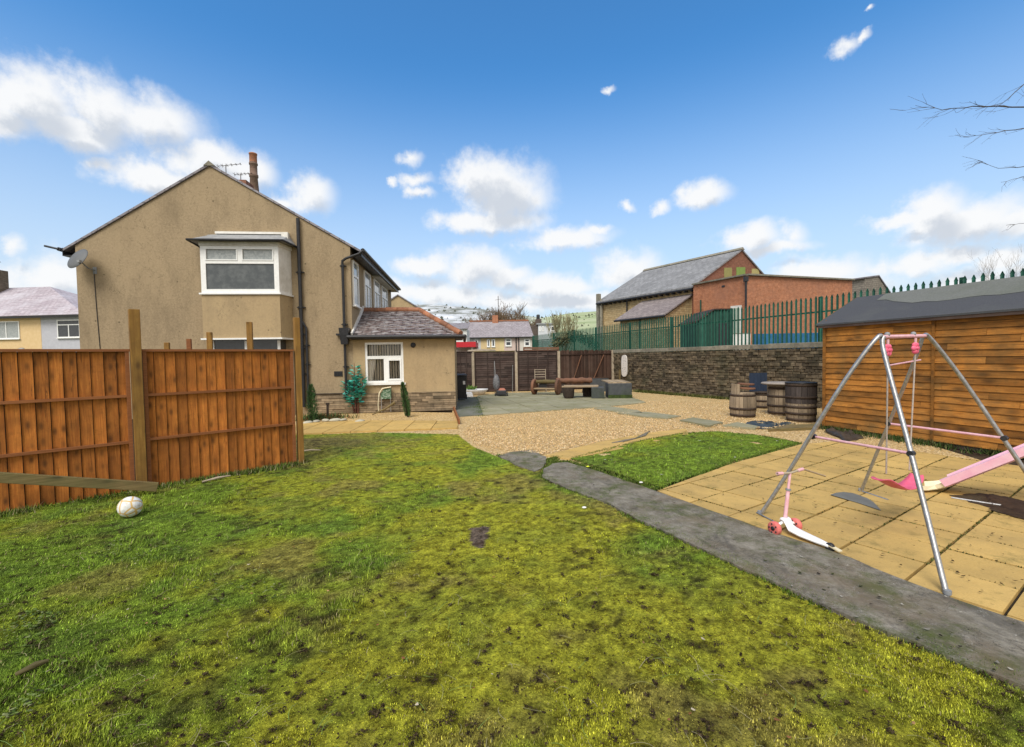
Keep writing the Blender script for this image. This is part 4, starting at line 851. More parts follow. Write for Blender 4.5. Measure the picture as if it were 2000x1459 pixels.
# roof with stepped tile courses: front slope, hip, back slope
e0 = -.22; eb = ed+.42; rh = 1.0; ry = (e0+eb)/2; hx = ex1+.25; rxe = hx-1.55; NC = 9
mb = MB()
for k in range(NC):
    t0, t1 = k/NC, (k+1)/NC; za, zb = ez+.03+rh*t0, ez+.03+rh*t1; lip = .028
    def ring(t, z):
        yF = e0+(ry-e0)*t; yB = eb-(eb-ry)*t; X = hx-(hx-rxe)*t
        return [(0.01+0*t, yF, z), (X, yF, z), (X, yB, z), (0.01, yB, z)]
    A = ring(t0, za+lip); B_ = ring(t1, zb); A0 = ring(t0, za-.01)
    for (p, q) in ((0, 1), (1, 2), (2, 3)):
        # single tiles across the course
        a, b = Vector(A[p]), Vector(A[q]); c, d = Vector(B_[q]), Vector(B_[p]); a0, b0 = Vector(A0[p]), Vector(A0[q])
        nt_ = max(1, int((b-a).length/.30)); 
        for i in range(nt_):
            s0, s1 = i/nt_, (i+1)/nt_-.02/nt_; jz = Vector((0, 0, random.uniform(-.004, .006)))
            mb.add([a.lerp(b, s0)+jz, a.lerp(b, s1)+jz, d.lerp(c, s1)+jz, d.lerp(c, s0)+jz, a0.lerp(b0, s0), a0.lerp(b0, s1)], [(0, 1, 2, 3), (4, 5, 1, 0)], r=random.random())
mb.add([(0.01, e0, ez+.015), (hx, e0, ez+.015), (hx, eb, ez+.015), (0.01, eb, ez+.015), (0.01, ry, ez+rh), (rxe, ry, ez+rh)], [(0, 1, 5, 4), (1, 2, 5), (2, 3, 4, 5), (3, 2, 1, 0), (0, 4, 3)], r=0)
eroof = mb.build('roof', TILE, ext)
mb = MB()
def ridge_run(a, b, n):
    a, b = Vector(a), Vector(b)
    for k in range(n):
        p, q = a.lerp(b, k/n), a.lerp(b, (k+1)/n-.01/n*2); j = Vector((0, 0, random.uniform(-.012, .012)))
        mb.tube([p+j, q+j], [.105, .098], 8, r=random.random(), smooth=True)
ridge_run((.0, ry, ez+rh+.05), (rxe+.05, ry, ez+rh+.05), 5); ridge_run((rxe+.05, ry, ez+rh+.04), (hx-.03, e0+.04, ez+.10), 7); ridge_run((rxe+.05, ry, ez+rh+.04), (hx-.03, eb-.04, ez+.10), 7)
mb.build('ridge_tiles', RIDGE, eroof)
mb = MB(); mb.beam((.02, e0+.05, ez+.10), (.02, ry, ez+rh+.16), .05, .12); mb.build('flashing', WHITEP, eroof)
mb = MB(); mb.tube([(-.1, e0-.06, ez+.02), (hx+.1, e0-.06, ez-.0)], .062, 8, r=.5); mb.tube([(hx+.1, e0-.1, ez), (hx+.08, eb, ez)], .062, 8, r=.5); mb.bb(.002, hx, e0+.0, -.008, ez-.06, ez-.0); mb.build('gutter', BLACKP, eroof)
# neighbouring gable beyond, seen over the extension roof
nb = thing('house', 'tan gabled house just showing behind the far end of the pebbledashed house', 'house', (-9.3, 39, 0), HR)
mb = MB(); mb.extr([(-4, 0, 0), (3.2, 0, 0), (3.2, 0, 4.9), (-.4, 0, 7.2), (-4, 0, 4.9)], (0, 7, 0), r=.5); mb.build('wall', RENDER2, nb)
mb = MB(); roofside(mb, -.4, 7.21, 3.5, 4.72, -.1, 7.2, .1); roofside(mb, -4.3, 4.72, -.4, 7.21, -.1, 7.2, .1); mb.build('roof', SLATE, nb)
# ------------------------------------------------------------------ tall factory chimney
Yc = 120; b0 = D(497, 380, Yc); t0 = D(495, 300, Yc); H = t0.z; rr_ = (D(506, 370, Yc)-D(489, 370, Yc)).length/2
ch = thing('factory_chimney', 'tall tapering red brick factory chimney rising behind the roof of the tan house', 'chimney', (b0.x, Yc, 0))
mb = MB(); mb.lathe([(rr_*1.9, 0), (rr_*1.05, b0.z), (rr_*.80, H-6.2), (rr_*.95, H-6.1), (rr_*.95, H-5.5), (rr_*.80, H-5.4), (rr_*.78, H-3), (rr_*.92, H-2.9), (rr_*.92, H-2.5), (rr_*.78, H-2.4), (rr_*.78, H-.3)], 20)
mb.build('shaft', bricks('sooty_brown_brick', (.17, .105, .075), (.23, .15, .11), (.15, .11, .09), .6, .3, .03), ch); mb = MB(); mb.lathe([(rr_*.80, H-2.3), (rr_*.80, H-.35), (rr_*.88, H-.3), (rr_*.88, H), (rr_*.6, H)], 20); mb.build('cap', RIDGE, ch)
# ------------------------------------------------------------------ terrace on the left
th = thing('terraced_house', 'cream and lilac rendered terrace with a frosted hipped roof beyond the orange fence', 'house', (-28, 29.5, 0), R(-4))
mb = MB(); mb.bb(-14, -2.9, 0, 7, 0, 5.0, r=.5); mb.build('wall', M('cream_render', [(.62, .44, .22), (.68, .50, .28)], 5), th)
mb = MB(); mb.bb(-2.898, .25, .01, 7, 0, 5.0, r=.5); mb.build('wall', M('lilac_render', [(.42, .42, .46), (.48, .48, .52)], 5), th)
mb = MB(); mb.add([(-14, -.35, 4.95), (.6, -.35, 4.97), (.6, 7.35, 4.97), (-14, 7.35, 4.95), (-14, 3.5, 7.5), (-6.2, 3.5, 7.5)], [(0, 1, 5, 4), (1, 2, 5), (2, 3, 4, 5), (3, 2, 1, 0), (0, 4, 3)])
tr = mb.build('roof', bricks('frosted_slates', (.36, .31, .34), (.45, .40, .43), (.26, .21, .23), .35, .28, .02, stain=(.52, .50, .54), samt=.7), th)
mb = MB(); mb.bb(-14, .62, -.42, -.36, 4.80, 4.93); mb.build('gutter', BLACKP, tr)
window_local(th, -1.72, -.12, 3.5, 4.66, .009, (.5,), .72); window_local(th, -7.2, -4.4, 3.5, 4.65, -.001, (.3, .66), None, pane=PANE_NET)
mb = MB(); mb.bb(-11.4, -9.35, 2.2, 3.4, 6.2, 8.7, r=.5); mb.build('chimney', bricks('sooty_brick', (.16, .12, .08), (.22, .17, .11), (.1, .08, .06)), tr)
mb = MB(); mb.tube([(-9.2, 2.1, 6.9), (-9.2, 2.1, 9.1)], .03, 5); mb.tube([(-9.8, 2.1, 9.0), (-8.5, 2.3, 9.12)], .025, 5); mb.build('aerial', HOOP, tr)
mb = MB(); mb.lathe([(.0, .07), (.25, .045), (.42, 0), (.25, .02), (0, .05)], 20, Matrix.Translation((-3.9, -.5, 2.5)) @ Matrix.Rotation(R(70), 4, 'X')); mb.beam((-4.4, -.7, 2.5), (-3.9, -.02, 2.3), .06, .06)
mb.build('satellite_dish', plain('pale_dish', (.4, .4, .38), .6), th)
mb = MB(); mb.tube([(-29.3, 30.9, 8.6), (-24, 25, 7.5), (-19, 20, 6.3), (-13.5, 14, 5.2)], .012, 4); tag(mb.build('overhead_cable', BLACKP), 'thin overhead cable running from the terrace aerial to the tan house', 'cable')
# ------------------------------------------------------------------ orange panel fence on the left
FA = G(588, 905); FB = D(276, 940, 6.0); FB.z = 0
fd = (FB-FA).normalized(); fang = math.atan2(-fd.y, -fd.x)
fence = thing('panel_fence', 'orange stained closeboard fence panels between tall timber posts on the left', 'fence', FA, fang)   # local +x points away along the fence, -x towards the camera
FL = (FB-FA).length
def closeboard(x0, x1, z0, z1, nb_, rails, tilt=0):
    """boards on the far side (+y), rails towards the lawn (-y)"""
    p = MB(); w = (x1-x0)/nb_
    for i in range(nb_):
        a = x0+w*i; zz0 = z0+random.uniform(-.012, .006); j = random.uniform(-.002, .002)
        vs = [(a+.003, .030+j, zz0), (a+w-.004, .012+j, zz0), (a+w-.004, .026+j, zz0), (a+.003, .036+j, zz0)]; vs += [(x, y, z1-.02) for x, y, _ in vs]
        p.add(vs, [(0, 1, 5, 4), (1, 2, 6, 5), (2, 3, 7, 6), (3, 0, 4, 7), (4, 5, 6, 7), (3, 2, 1, 0)], r=random.random())
    pp = p.build('panel', FENCE, fence)
    q = MB(); q.bb(x0, x1, .040, .048, z0+.005, z1-.022); q.build('seam_shade_sheet', BARK, pp)  # added dark sheet, stands in for shade and dirt in the board seams
    q = MB()
    for z in rails:
        q.beam((x0+.03, -.008, z), (x1-.03, -.008, z), .036, .034)
    q.bb(x0-.01, x1+.01, -.035, .05, z1-.02, z1+.012, r=.4); q.build('rail', RAIL, pp)
    q = MB(); q.bb(x0-.002, x0+.04, -.028, .010, z0+.01, z1-.022, r=.3); q.build('batten', RAIL, pp)
    q = MB(); q.bb(x1-.04, x1+.002, -.028, .010, z0+.01, z1-.022, r=.6); q.build('batten', RAIL, pp)
    return pp
closeboard(-FL+.07, -.08, .015, 1.885, 16, (.68, 1.28))
closeboard(-FL-1.93, -FL-.07, .0, 1.885, 15, (.67, 1.28))
def post(x, z1, s=.095, y=-.0):
    q = MB(); q.bb(x-s/2, x+s/2, y-s/2, y+s/2, -.1, z1, r=random.random()); return q.build('post', POST, fence, bevel=.006)
post(-.0, 2.42, .085, .0); post(-FL, 2.42, .115, -.03); post(-FL-2.0, 2.2, .10)
mb = MB(); mb.bb(-FL-1.95, -.05, -.03, .03, -.06, .008, r=.5); mb.build('gravel_board', OLDTIM, fence)
beam = MB(); a_, b_ = (G(318, 952, .05), G(-250, 925, .42)); a_ = D(308, 951, 5.80); b_ = D(-40, 930, 4.88)
mb = MB(); mb.beam(a_, b_, .05, .115); o = mb.build('timber_beam', OLDTIM, bevel=.006); tag(o, 'mossy grey timber beam propped low against the orange fence', 'beam')
for px, pt_, Y in ((326, 669, 9.2), (369, 662, 10.0), (409, 649, 9.4), (487, 629, 9.0)):
    w_ = {326: .085, 369: .085, 409: .095, 487: .10}[px]; p0 = D(px, pt_, Y)
    mb = MB(); mb.box((p0.x, Y, p0.z/2), (w_, w_, p0.z), rz=R(20), r=random.random())
    o = mb.build('timber_post', [POST, RAIL][px == 369], bevel=.006)
    tag(o, {326: 'short brown timber post top, leftmost of the four behind the orange fence', 369: 'dark red timber post top behind the orange fence', 409: 'brown timber post just left of the bay sill, behind the fence', 487: 'pale yellow timber post in front of the bay, behind the fence'}[px], 'post', 'timber posts showing above the orange fence')
# ------------------------------------------------------------------ football
bp = G(252, 1013)
mb = MB(); mb.sphere((0, 0, 0), .112, 36, 22); 
def ball_mat():
    m, nt, b = base_mat('worn_football'); ob = coords(nt, 'Object', (1, 1, 1))
    vo = nn(nt, 'ShaderNodeTexVoronoi', feature='DISTANCE_TO_EDGE'); vo.inputs['Scale'].default_value = 8.5; nt.links.new(ob, vo.inputs['Vector'])
    c = ramp(nt, noise(nt, ob, 30, 4, .7), [(.3, (.55, .55, .53)), (.6, (.78, .78, .76))])
    c = mixc(nt, rng_(nt, vo.outputs['Distance'], .04, .09, .9, 0), c, (.60, .36, .08)); c = mixc(nt, rng_(nt, noise(nt, ob, 14, 5, .7), .55, .7, 0, .6), c, (.35, .22, .1))
    nt.links.new(c, b.inputs['Base Color']); b.inputs['Roughness'].default_value = .6; bump(nt, b, vo.outputs['Distance'], .6, .01); return m
o = mb.build('football', ball_mat()); o.location = (bp.x, bp.y+.02, .125); tag(o, 'worn white football with orange marks lying in the grass by the fence', 'football')
# ------------------------------------------------------------------ shed
SA = G(1610, 836); SDIR = Vector((1.0, -3.15, 0)).normalized(); sang = math.atan2(-SDIR.y, -SDIR.x)
shed = thing('shed', 'orange-brown timber garden shed with a grey felt roof on the right', 'shed', (SA.x, SA.y, 0), math.atan2(SDIR.y, SDIR.x))   # local +x along the long wall towards the camera, +y into the shed
SL, SWD, SE, SR = 5.6, 2.3, 2.37, 2.95
mb = MB(); z = .06; bh = .118; 
while z < SE-.03:
    x = 0
    segs = [0]; 
    while segs[-1] < SL: segs.append(segs[-1]+random.uniform(.7, 2.3))
    segs = [min(s_, SL) for s_ in segs]
    for a, b in zip(segs[:-1], segs[1:]):
        if b-a < .05: continue
        d = random.uniform(-.003, .003); z1 = min(z+bh-.007, SE)
        mb.add([(a+.002, -.014+d, z), (b-.002, -.014+d, z), (b-.002, .001+d, z1), (a+.002, .001+d, z1), (a+.002, .02, z), (b-.002, .02, z), (b-.002, .02, z1), (a+.002, .02, z1)], [(0, 1, 2, 3), (4, 7, 6, 5), (0, 4, 5, 1), (3, 2, 6, 7), (0, 3, 7, 4), (1, 5, 6, 2)], r=random.random())
    z += bh
for xg in (0, SL):
    for k in range(int(SE/bh)):
        mb.bb(xg-.012, xg+.012, .03, SWD, .06+k*bh, .06+(k+1)*bh-.004, r=random.random())
    mb.extr([(xg-.01, .02, SE-.05), (xg-.01, SWD, SE-.05), (xg-.01, SWD/2, SR-.03)], (.02, 0, 0), r=.5)
mb.bb(0, SL, SWD, SWD+.02, .05, SE, r=.5)
wl = mb.build('wall', SHEDW, shed)
mb = MB(); mb.bb(.02, SL-.02, .004, .05, .04, SE-.02); mb.build('wall_lining', BARK, shed)
for xa, xb in ((-.025, .035), (2.03, 2.07), (SL-.03, SL+.03)):
    mb = MB(); mb.bb(xa, xb, -.038, -.018, .05, SE, r=.2); mb.build('corner_strip', SHEDW, shed)
mb = MB(); mb.bb(0, SL, .0, SWD, -.02, .055); mb.build('base', BARK, shed)
mb = MB(); hs_ = (SR-SE)/(SWD/2); o_ = .11
def slope(y0, y1, th): 
    f = lambda y: SR-abs(y-SWD/2)*hs_
    n = 14; vs = []
    for i in range(n+1):
        x = -.14+(SL+.3)*i/n; w1, w2 = random.uniform(-.002, .002), random.uniform(-.002, .002)
        vs += [(x, y0, f(y0)+th+w1), (x, y1, f(y1)+th+w2), (x, y0, f(y0)-.015), (x, y1, f(y1)-.015)]
    fs = []
    for i in range(n):
        a = i*4; b = a+4; fs += [(a, b, b+1, a+1), (a+2, a+3, b+3, b+2), (a, a+2, b+2, b), (a+1, b+1, b+3, a+3)]
    fs += [(0, 1, 3, 2), (4*n, 4*n+2, 4*n+3, 4*n+1)]
    mb.add(vs, fs)
slope(-o_, SWD/2, .02); slope(SWD+o_, SWD/2, .02)
sroof = mb.build('roof', FELT, shed)
mb = MB(); f = lambda y: SR-abs(y-SWD/2)*hs_
n = 24; vs = []
for i in range(n+1):
    x = .5+(SL-.3)*i/n; yy = SWD/2-.55+.03*math.sin(i*1.7)+.02*random.random()-(.12 if i > 3 else -.25+.08*i); vs += [(x, yy, f(yy)+.027), (x, SWD/2, f(SWD/2)+.029)]
mb.add(vs, [(2*i, 2*i+2, 2*i+3, 2*i+1) for i in range(n)]); mb.build('ridge_felt', M('old_pale_felt', [(.12, .125, .115), (.17, .175, .16)], 40, rough=.95, stain=(.10, .11, .08), samt=.5), sroof)
mb = MB(); mb.extr([(-.145, -o_, f(-o_)-.06), (-.145, SWD/2, SR-.06), (-.145, SWD/2, SR+.022), (-.145, -o_, f(-o_)+.022)], (.02, 0, 0)); mb.extr([(-.145, SWD+o_, f(-o_)-.06), (-.145, SWD/2, SR-.06), (-.145, SWD/2, SR+.022), (-.145, SWD+o_, f(-o_)+.022)], (.02, 0, 0)); mb.build('barge_board', OLDTIM, sroof)
mb = MB(); mb.bb(-.10, SL+.1, -o_+.01, -o_+.03, f(-o_)-.07, f(-o_)-.018); mb.build('fascia', DARKF, sroof)
# ------------------------------------------------------------------ stone wall: real blocks
WA, WB = Vector((5.35, 24.3, 0)), Vector((9.75, 12.9, 0)); wd_ = (WB-WA).normalized(); WL = (WB-WA).length+3.5; WH = 1.86
wall = thing('stone_wall', 'long dark dry stone wall with pale coping slabs below the green palisade', 'wall', WA, math.atan2(wd_.y, wd_.x))
mb = MB(); z = -.05
while z < WH-.02:
    h = random.uniform(.07, .125); x = 0
    while x < WL:
        w_ = random.uniform(.10, .30)*(1.3 if h > .09 else 1); g = random.uniform(.004, .009); d = random.uniform(-.025, .02)
        z1 = min(z+h, WH); hh = [random.uniform(-.006, .006) for _ in range(8)]
        vs = [(x+g, -.03+d+hh[0], z+g/2), (x+w_-g, -.03+d+hh[1], z+g/2+hh[2]), (x+w_-g, -.03+d+hh[3], z1-g/2+hh[4]), (x+g, -.03+d+hh[5], z1-g/2+hh[6])]
        cx_, cz_ = x+w_/2, (z+z1)/2
        fr_ = [(cx_+(a-cx_)*.86, b-.014, cz_+(c-cz_)*.80) for a, b, c in vs]
        vs2 = vs+fr_+[(a, .08, c) for a, b, c in vs]
        mb.add(vs2, [(4, 5, 6, 7), (0, 1, 5, 4), (1, 2, 6, 5), (2, 3, 7, 6), (3, 0, 4, 7), (0, 8, 9, 1), (1, 9, 10, 2), (2, 10, 11, 3), (3, 11, 8, 0)], r=random.random())
        x += w_
    z += h
mb.build('stonework', STONE, wall)
mb = MB(); mb.bb(0, WL, .03, .40, -.1, WH-.01); mb.build('wall_core', STONEBACK, wall)
mb = MB(); x = 0
while x < WL:
    w_ = random.uniform(.7, 1.1); hz = random.uniform(-.012, .012); mb.bb(x+.005, min(x+w_, WL)-.005, -.07+random.uniform(-.012, .012), .44, WH+.003, WH+.16+hz, r=random.random()); x += w_
mb.build('coping', COPING, wall, bevel=.012)
# oval pebble plaque hung on the wall
pc = D(1237, 714, 23.2)
lx = (Vector((pc.x, pc.y, 0))-WA).dot(wd_)
def plaque():
    m, nt, b = base_mat('pebble_mosaic'); uv = coords(nt)
    vo = nn(nt, 'ShaderNodeTexVoronoi'); vo.inputs['Scale'].default_value = 13; nt.links.new(uv, vo.inputs['Vector'])
    c = ramp(nt, vo.outputs['Distance'], [(.16, (.12, .10, .09)), (.30, (.66, .62, .58))]); nt.links.new(c, b.inputs['Base Color']); b.inputs['Roughness'].default_value = .8; return m
mb = MB(); pl = []
for k in range(28):
    a = 2*math.pi*k/28; ex_ = .23*(abs(math.cos(a))**.7)*(1 if math.cos(a) > 0 else -1); ez_ = .55*(abs(math.sin(a))**.45)*(1 if math.sin(a) > 0 else -1); pl.append((ex_, 0, ez_))
mb.extr(pl, (0, -.05, 0)); o = mb.build('garden_plaque', plaque()); o.location = WA+wd_*lx+Vector((wd_.y, -wd_.x, 0))*.075+Vector((0, 0, pc.z)); o.rotation_euler = (0, 0, math.atan2(wd_.y, wd_.x))
tag(o, 'tall white rounded plaque with a dark pebbled pattern hung on the stone wall', 'plaque')
mb = MB(); q = WA+wd_*1.15+Vector((wd_.y, -wd_.x, 0))*.25; mb.box((q.x, q.y, .5), (.07, .07, 1.0), rz=.4, taper=.9); o = mb.build('garden_stake', OLDTIM); tag(o, 'mossy wooden stake standing at the left end of the stone wall', 'stake')
# ------------------------------------------------------------------ palisade fence behind the wall, standing on the raised yard
wn = Vector((-wd_.y, wd_.x, 0))                          # away from the garden
mb = MB(); o1 = WA+wn*.42-wd_*30; o2 = WA+wn*.42+wd_*18
mb.prism([o1[:2], o2[:2], (o2+wn*60)[:2], (o1+wn*60)[:2]], -.11, 1.2, r=.5); struct(mb.build('yard', M('yard_tarmac', [(.07, .08, .06), (.12, .13, .09)], 2)), 'raised yard behind the stone wall')
P0 = WA+wn*.62
pal = thing('palisade_fence', 'tall green steel palisade fence with pointed pales above the stone wall', 'fence', (P0.x, P0.y, 1.2), math.atan2(wd_.y, wd_.x))
# positions along the fence (local x); bay boundaries taken from the posts seen
def along(px, py=640):
    d = ray(px, py); # intersect vertical plane through P0 along wd_
    n = Vector((wn.x, wn.y, 0)); t = (P0.dot(n))/(d.dot(n)); h = Vector((d.x*t, d.y*t, 0)); return (h-P0).dot(wd_)
posts = [along(x) for x in (1040, 1080, 1120, 1162, 1228, 1309, 1426, 1600)]; gap_ = posts[-1]-posts[-2]
posts += [posts[-1]+gap_, posts[-1]+2*gap_, posts[-1]+3*gap_]
ztop = lambda s: 2.26+.004*s
for i, s in enumerate(posts):
    q = MB(); q.bb(s-.05, s+.05, .02, .10, 0, ztop(s)-.02, r=.2); q.build('post', GREENM, pal)
for a, b in zip(posts[:-1], posts[1:]):
    q = MB(); r_ = MB()
    for z in (.60, 1.80): r_.beam((a+.05, .0, z), (b-.05, .0, z), .04, .05)
    r_.build('rail', GREENM, pal)
    n = max(2, round((b-a)/.165))
    for k in range(n):
        x = a+(b-a)*(k+.5)/n; zt = ztop(x)+random.uniform(-.015, .015); w = .036; rr = random.random()
        for s0 in (-1, 1):                                # W-shaped pale: two folded leaves and a pointed splayed head
            pass
        vs = []
        for z, ww in ((.05, w), (zt-.11, w), (zt-.10, w*1.25), (zt, .004)): vs += [(x-ww, -.045, z), (x-ww*.35, -.028, z), (x+ww*.35, -.028, z), (x+ww, -.045, z), (x+ww, -.039, z), (x+ww*.35, -.022, z), (x-ww*.35, -.022, z), (x-ww, -.039, z)]
        fs = [(j*8+i_, j*8+(i_+1) % 8, (j+1)*8+(i_+1) % 8, (j+1)*8+i_) for j in range(3) for i_ in range(8)]
        q.add(vs, fs, r=rr)
    q.build('pales', GREENM, pal)
# green mesh cloth on the far bays
NETM = bpy.data.materials.new('green_netting'); NETM.use_nodes = True; nt = NETM.node_tree; nt.nodes.clear()
o_n = nn(nt, 'ShaderNodeOutputMaterial'); mx_ = nn(nt, 'ShaderNodeMixShader'); tr_ = nn(nt, 'ShaderNodeBsdfTransparent'); df_ = nn(nt, 'ShaderNodeBsdfDiffuse'); df_.inputs[0].default_value = (.03, .20, .14, 1); mx_.inputs[0].default_value = .4
nt.links.new(tr_.outputs[0], mx_.inputs[1]); nt.links.new(df_.outputs[0], mx_.inputs[2]); nt.links.new(mx_.outputs[0], o_n.inputs[0])
mb = MB(); xs = posts[0]; mb.bb(xs, posts[5], .12, .125, .0, 1.75); mb.build('netting', NETM, pal)
# ------------------------------------------------------------------ brick hall, stone barn and its lean-to
def frame2(a, b): 
    d = (b-a).normalized(); return math.atan2(d.y, d.x)
K0 = Vector((14.6, 28, 0)); KL = Vector((12.95, 32.1, 0)); KR = Vector((23.9, 31.7, 0)); KB = Vector((22.2, 36.2, 0))
bh_ = thing('brick_hall', 'flat roofed red brick hall with a black downpipe on its corner', 'building', (14.6, 28, 0))
mb = MB(); ht = {0: D(1462, 538, 28).z, 1: D(1356, 557, 32.1).z, 2: D(1660, 548, 31.7).z}
ps = [K0, KR, KB, KL]; hs2 = [ht[0], ht[2], ht[1], ht[1]]
vs = [(p.x, p.y, 0) for p in ps]+[(p.x, p.y, h) for p, h in zip(ps, hs2)]
mb.add(vs, [(0, 1, 5, 4), (1, 2, 6, 5), (2, 3, 7, 6), (3, 0, 4, 7), (4, 5, 6, 7), (3, 2, 1, 0)], r=.5); bw_ = mb.build('wall', BRICKR, bh_, world=True)
mb = MB()
for a, b in ((0, 1), (3, 0)):
    p, q = Vector(vs[4+a]), Vector(vs[4+b]); mb.beam(p+Vector((0, 0, .05)), q+Vector((0, 0, .05)), .34, .10)
mb.build('coping', COPING, bh_, world=True)
kd = (KL-K0).normalized(); kn = Vector((-kd.y, kd.x, 0)); kr = (KR-K0).normalized(); krn = Vector((kr.y, -kr.x, 0))
def onface(px, py, A, dv, nv, off=.03):
    d = ray(px, py); n = nv; t = (A.dot(n))/(d.dot(n)); return Vector((d.x*t, d.y*t, CH+d.z*t))+nv*off
mb = MB(); p = onface(1459, 545, K0, kd, kn, .09); mb.tube([(p.x, p.y, p.z), (p.x, p.y, 1.2)], .065, 8); mb.box((p.x, p.y, p.z), (.22, .22, .3)); mb.build('downpipe', BLACKP, bh_, world=True)
p = onface(1370, 600, K0, kd, kn, .07); mb = MB(); mb.tube([(p.x, p.y, p.z+.5), (p.x, p.y, 1.2)], .05, 8); mb.build('downpipe', GREENM, bh_, world=True)
def facequad(name, par, pxs, A, dv, nv, mat, off=.03, th=.05, world=True):
    mb = MB(); q = [onface(x, y, A, dv, nv, off) for x, y in pxs]; mb.extr(q, -nv*th); return mb.build(name, mat, par, world=world)
dr = facequad('door_frame', bh_, [(1428, 662), (1449, 662), (1449, 596), (1428, 598)], K0, kd, kn, WHITEP, .05, .045)
facequad('door_panel', dr, [(1431, 662), (1446, 662), (1446, 601), (1431, 602)], K0, kd, kn, M('faded_green_door', [(.30, .36, .28), (.42, .46, .38)], 4), .08, .025)
facequad('vent', bh_, [(1410, 561), (1416, 560), (1416, 557), (1410, 558)], K0, kd, kn, BLACKP, .04, .03)
# barn
BA = Vector((13.2, 32.5, 0)); bdir = Vector((-.53, .85, 0)).normalized(); bper = Vector((.85, .53, 0)).normalized()
barn = thing('stone_barn', 'long sandstone barn with a grey slate roof and brick gable behind the brick hall', 'barn', BA, math.atan2(bper.y, bper.x))
BI = RM[barn.name].inverted()
BLn, BWd, BE, BRg = 9.6, 11.5, 6.65, 9.75                  # local +x across the gable, +y along the barn
mb = MB(); mb.bb(0, BWd, .24, BLn, 0, BE, r=.5); mb.build('wall', SAND, barn)
mb = MB(); mb.extr([(0, 0, 0), (BWd, 0, 0), (BWd, 0, BE), (BWd/2, 0, BRg), (0, 0, BE)], (0, .235, 0), r=.5); gb = mb.build('gable_wall', BRICKD, barn)
mb = MB(); sb = (BRg-BE)/(BWd/2); roofside(mb, -.35, BE-.35*sb+.02, BWd/2, BRg+.02, -.1, BLn+.2, .12); roofside(mb, BWd/2, BRg+.02, BWd+.35, BE-.35*sb+.02, -.1, BLn+.2, .12)
rf = mb.build('roof', bricks('grey_slates', (.22, .22, .225), (.29, .29, .295), (.13, .13, .13), .5, .35, .02, stain=(.15, .15, .15), samt=.7), barn)
mb = MB(); mb.extr([(BWd/2-.25, -.15, BRg+.07), (BWd/2+.25, -.15, BRg+.07), (BWd/2, -.15, BRg+.28)], (0, BLn+.3, 0)); mb.build('ridge_tiles', COPING, rf)
mb = MB(); mb.tube([(-.42, -.1, BE-.25), (-.42, BLn+.2, BE-.25)], .08, 8)
k = 0
while k*.55 < BLn: mb.bb(-.36, -.003, k*.55, k*.55+.1, BE-.42, BE-.3); k += 1
mb.build('gutter', BLACKP, rf)
for (a, b, m_) in (((1414, 523), (1429, 543), (.28, .27, .10)), ((1438, 522), (1455, 541), (.24, .36, .09)), ((1468, 525), (1482, 537), (.38, .34, .14))):
    n_ = -bdir; q = [onface(x, y, BA, bper, n_, .03) for x, y in ((a[0], a[1]), (b[0], a[1]), (b[0], b[1]), (a[0], b[1]))]
    mb = MB(); mb.extr(q, -n_*.025); mb.build('boarded_window', M('window_board', [m_, tuple(v*.8 for v in m_)], 5), gb, world=True)
mb = MB(); mb.tube([(-.13, 6.4, 1.2), (-.13, 6.4, BE-.3)], .06, 8); mb.build('downpipe', BLACKP, barn)
mb = MB(); mb.bb(-.30, .02, BLn+.05, BLn+.35, .0, 7.3); mb.tube([(-.2, BLn-.2, 1.2), (-.2, BLn-.2, BE+.1)], .14, 8); mb.build('flue', COPING, barn)
# lean-to
mb = MB(); mb.bb(-2.75, -.003, .35, 4.6, 0, 4.4, r=.5); mb.extr([(-2.75, .35, 4.4), (-.003, .35, 4.4), (-.003, .35, 5.85)], (0, 4.25, 0), r=.5); lt = mb.build('lean_to', SAND, barn)
mb = MB(); mb.extr([(-3.05, .15, 4.42), (-.006, .15, 6.0), (-.006, .15, 6.1), (-3.05, .15, 4.52)], (0, 4.7, 0)); mb.build('roof', bricks('brown_slates', (.21, .175, .17), (.27, .23, .22), (.12, .10, .10), .5, .35, .02), lt)
mb = MB(); mb.tube([(-3.1, .1, 4.40), (-3.1, 4.9, 4.40)], .07, 8); mb.tube([(-2.82, 2.6, 4.4), (-2.82, 2.6, 1.2)], .05, 8); mb.build('gutter', BLACKP, lt)
# far stone gabled building at the right
fb = D(1715, 540, 46)
fbd = thing('stone_house', 'far grey-brown stone building with a gabled end right of the brick hall', 'building', (fb.x, 46, 0), R(28))
fz = fb.z; mb = MB(); mb.extr([(-2.6, 0, 0), (3.4, 0, 0), (3.4, 0, fz-2.2), (0, 0, fz), (-2.6, 0, fz-.35)], (0, 6, 0), r=.5); mb.build('wall', bricks('grey_stone', (.19, .165, .14), (.26, .23, .19), (.14, .12, .1), .5, .2, .02), fbd)
mb = MB(); mb.extr([(-2.9, -.1, fz-.38), (0, -.1, fz+.02), (0, -.1, fz+.14), (-2.9, -.1, fz-.26)], (0, 6.3, 0)); mb.extr([(0, -.1, fz+.02), (3.8, -.1, fz-2.45), (3.8, -.1, fz-2.3), (0, -.1, fz+.14)], (0, 6.3, 0)); mb.build('roof', SLATE, fbd)
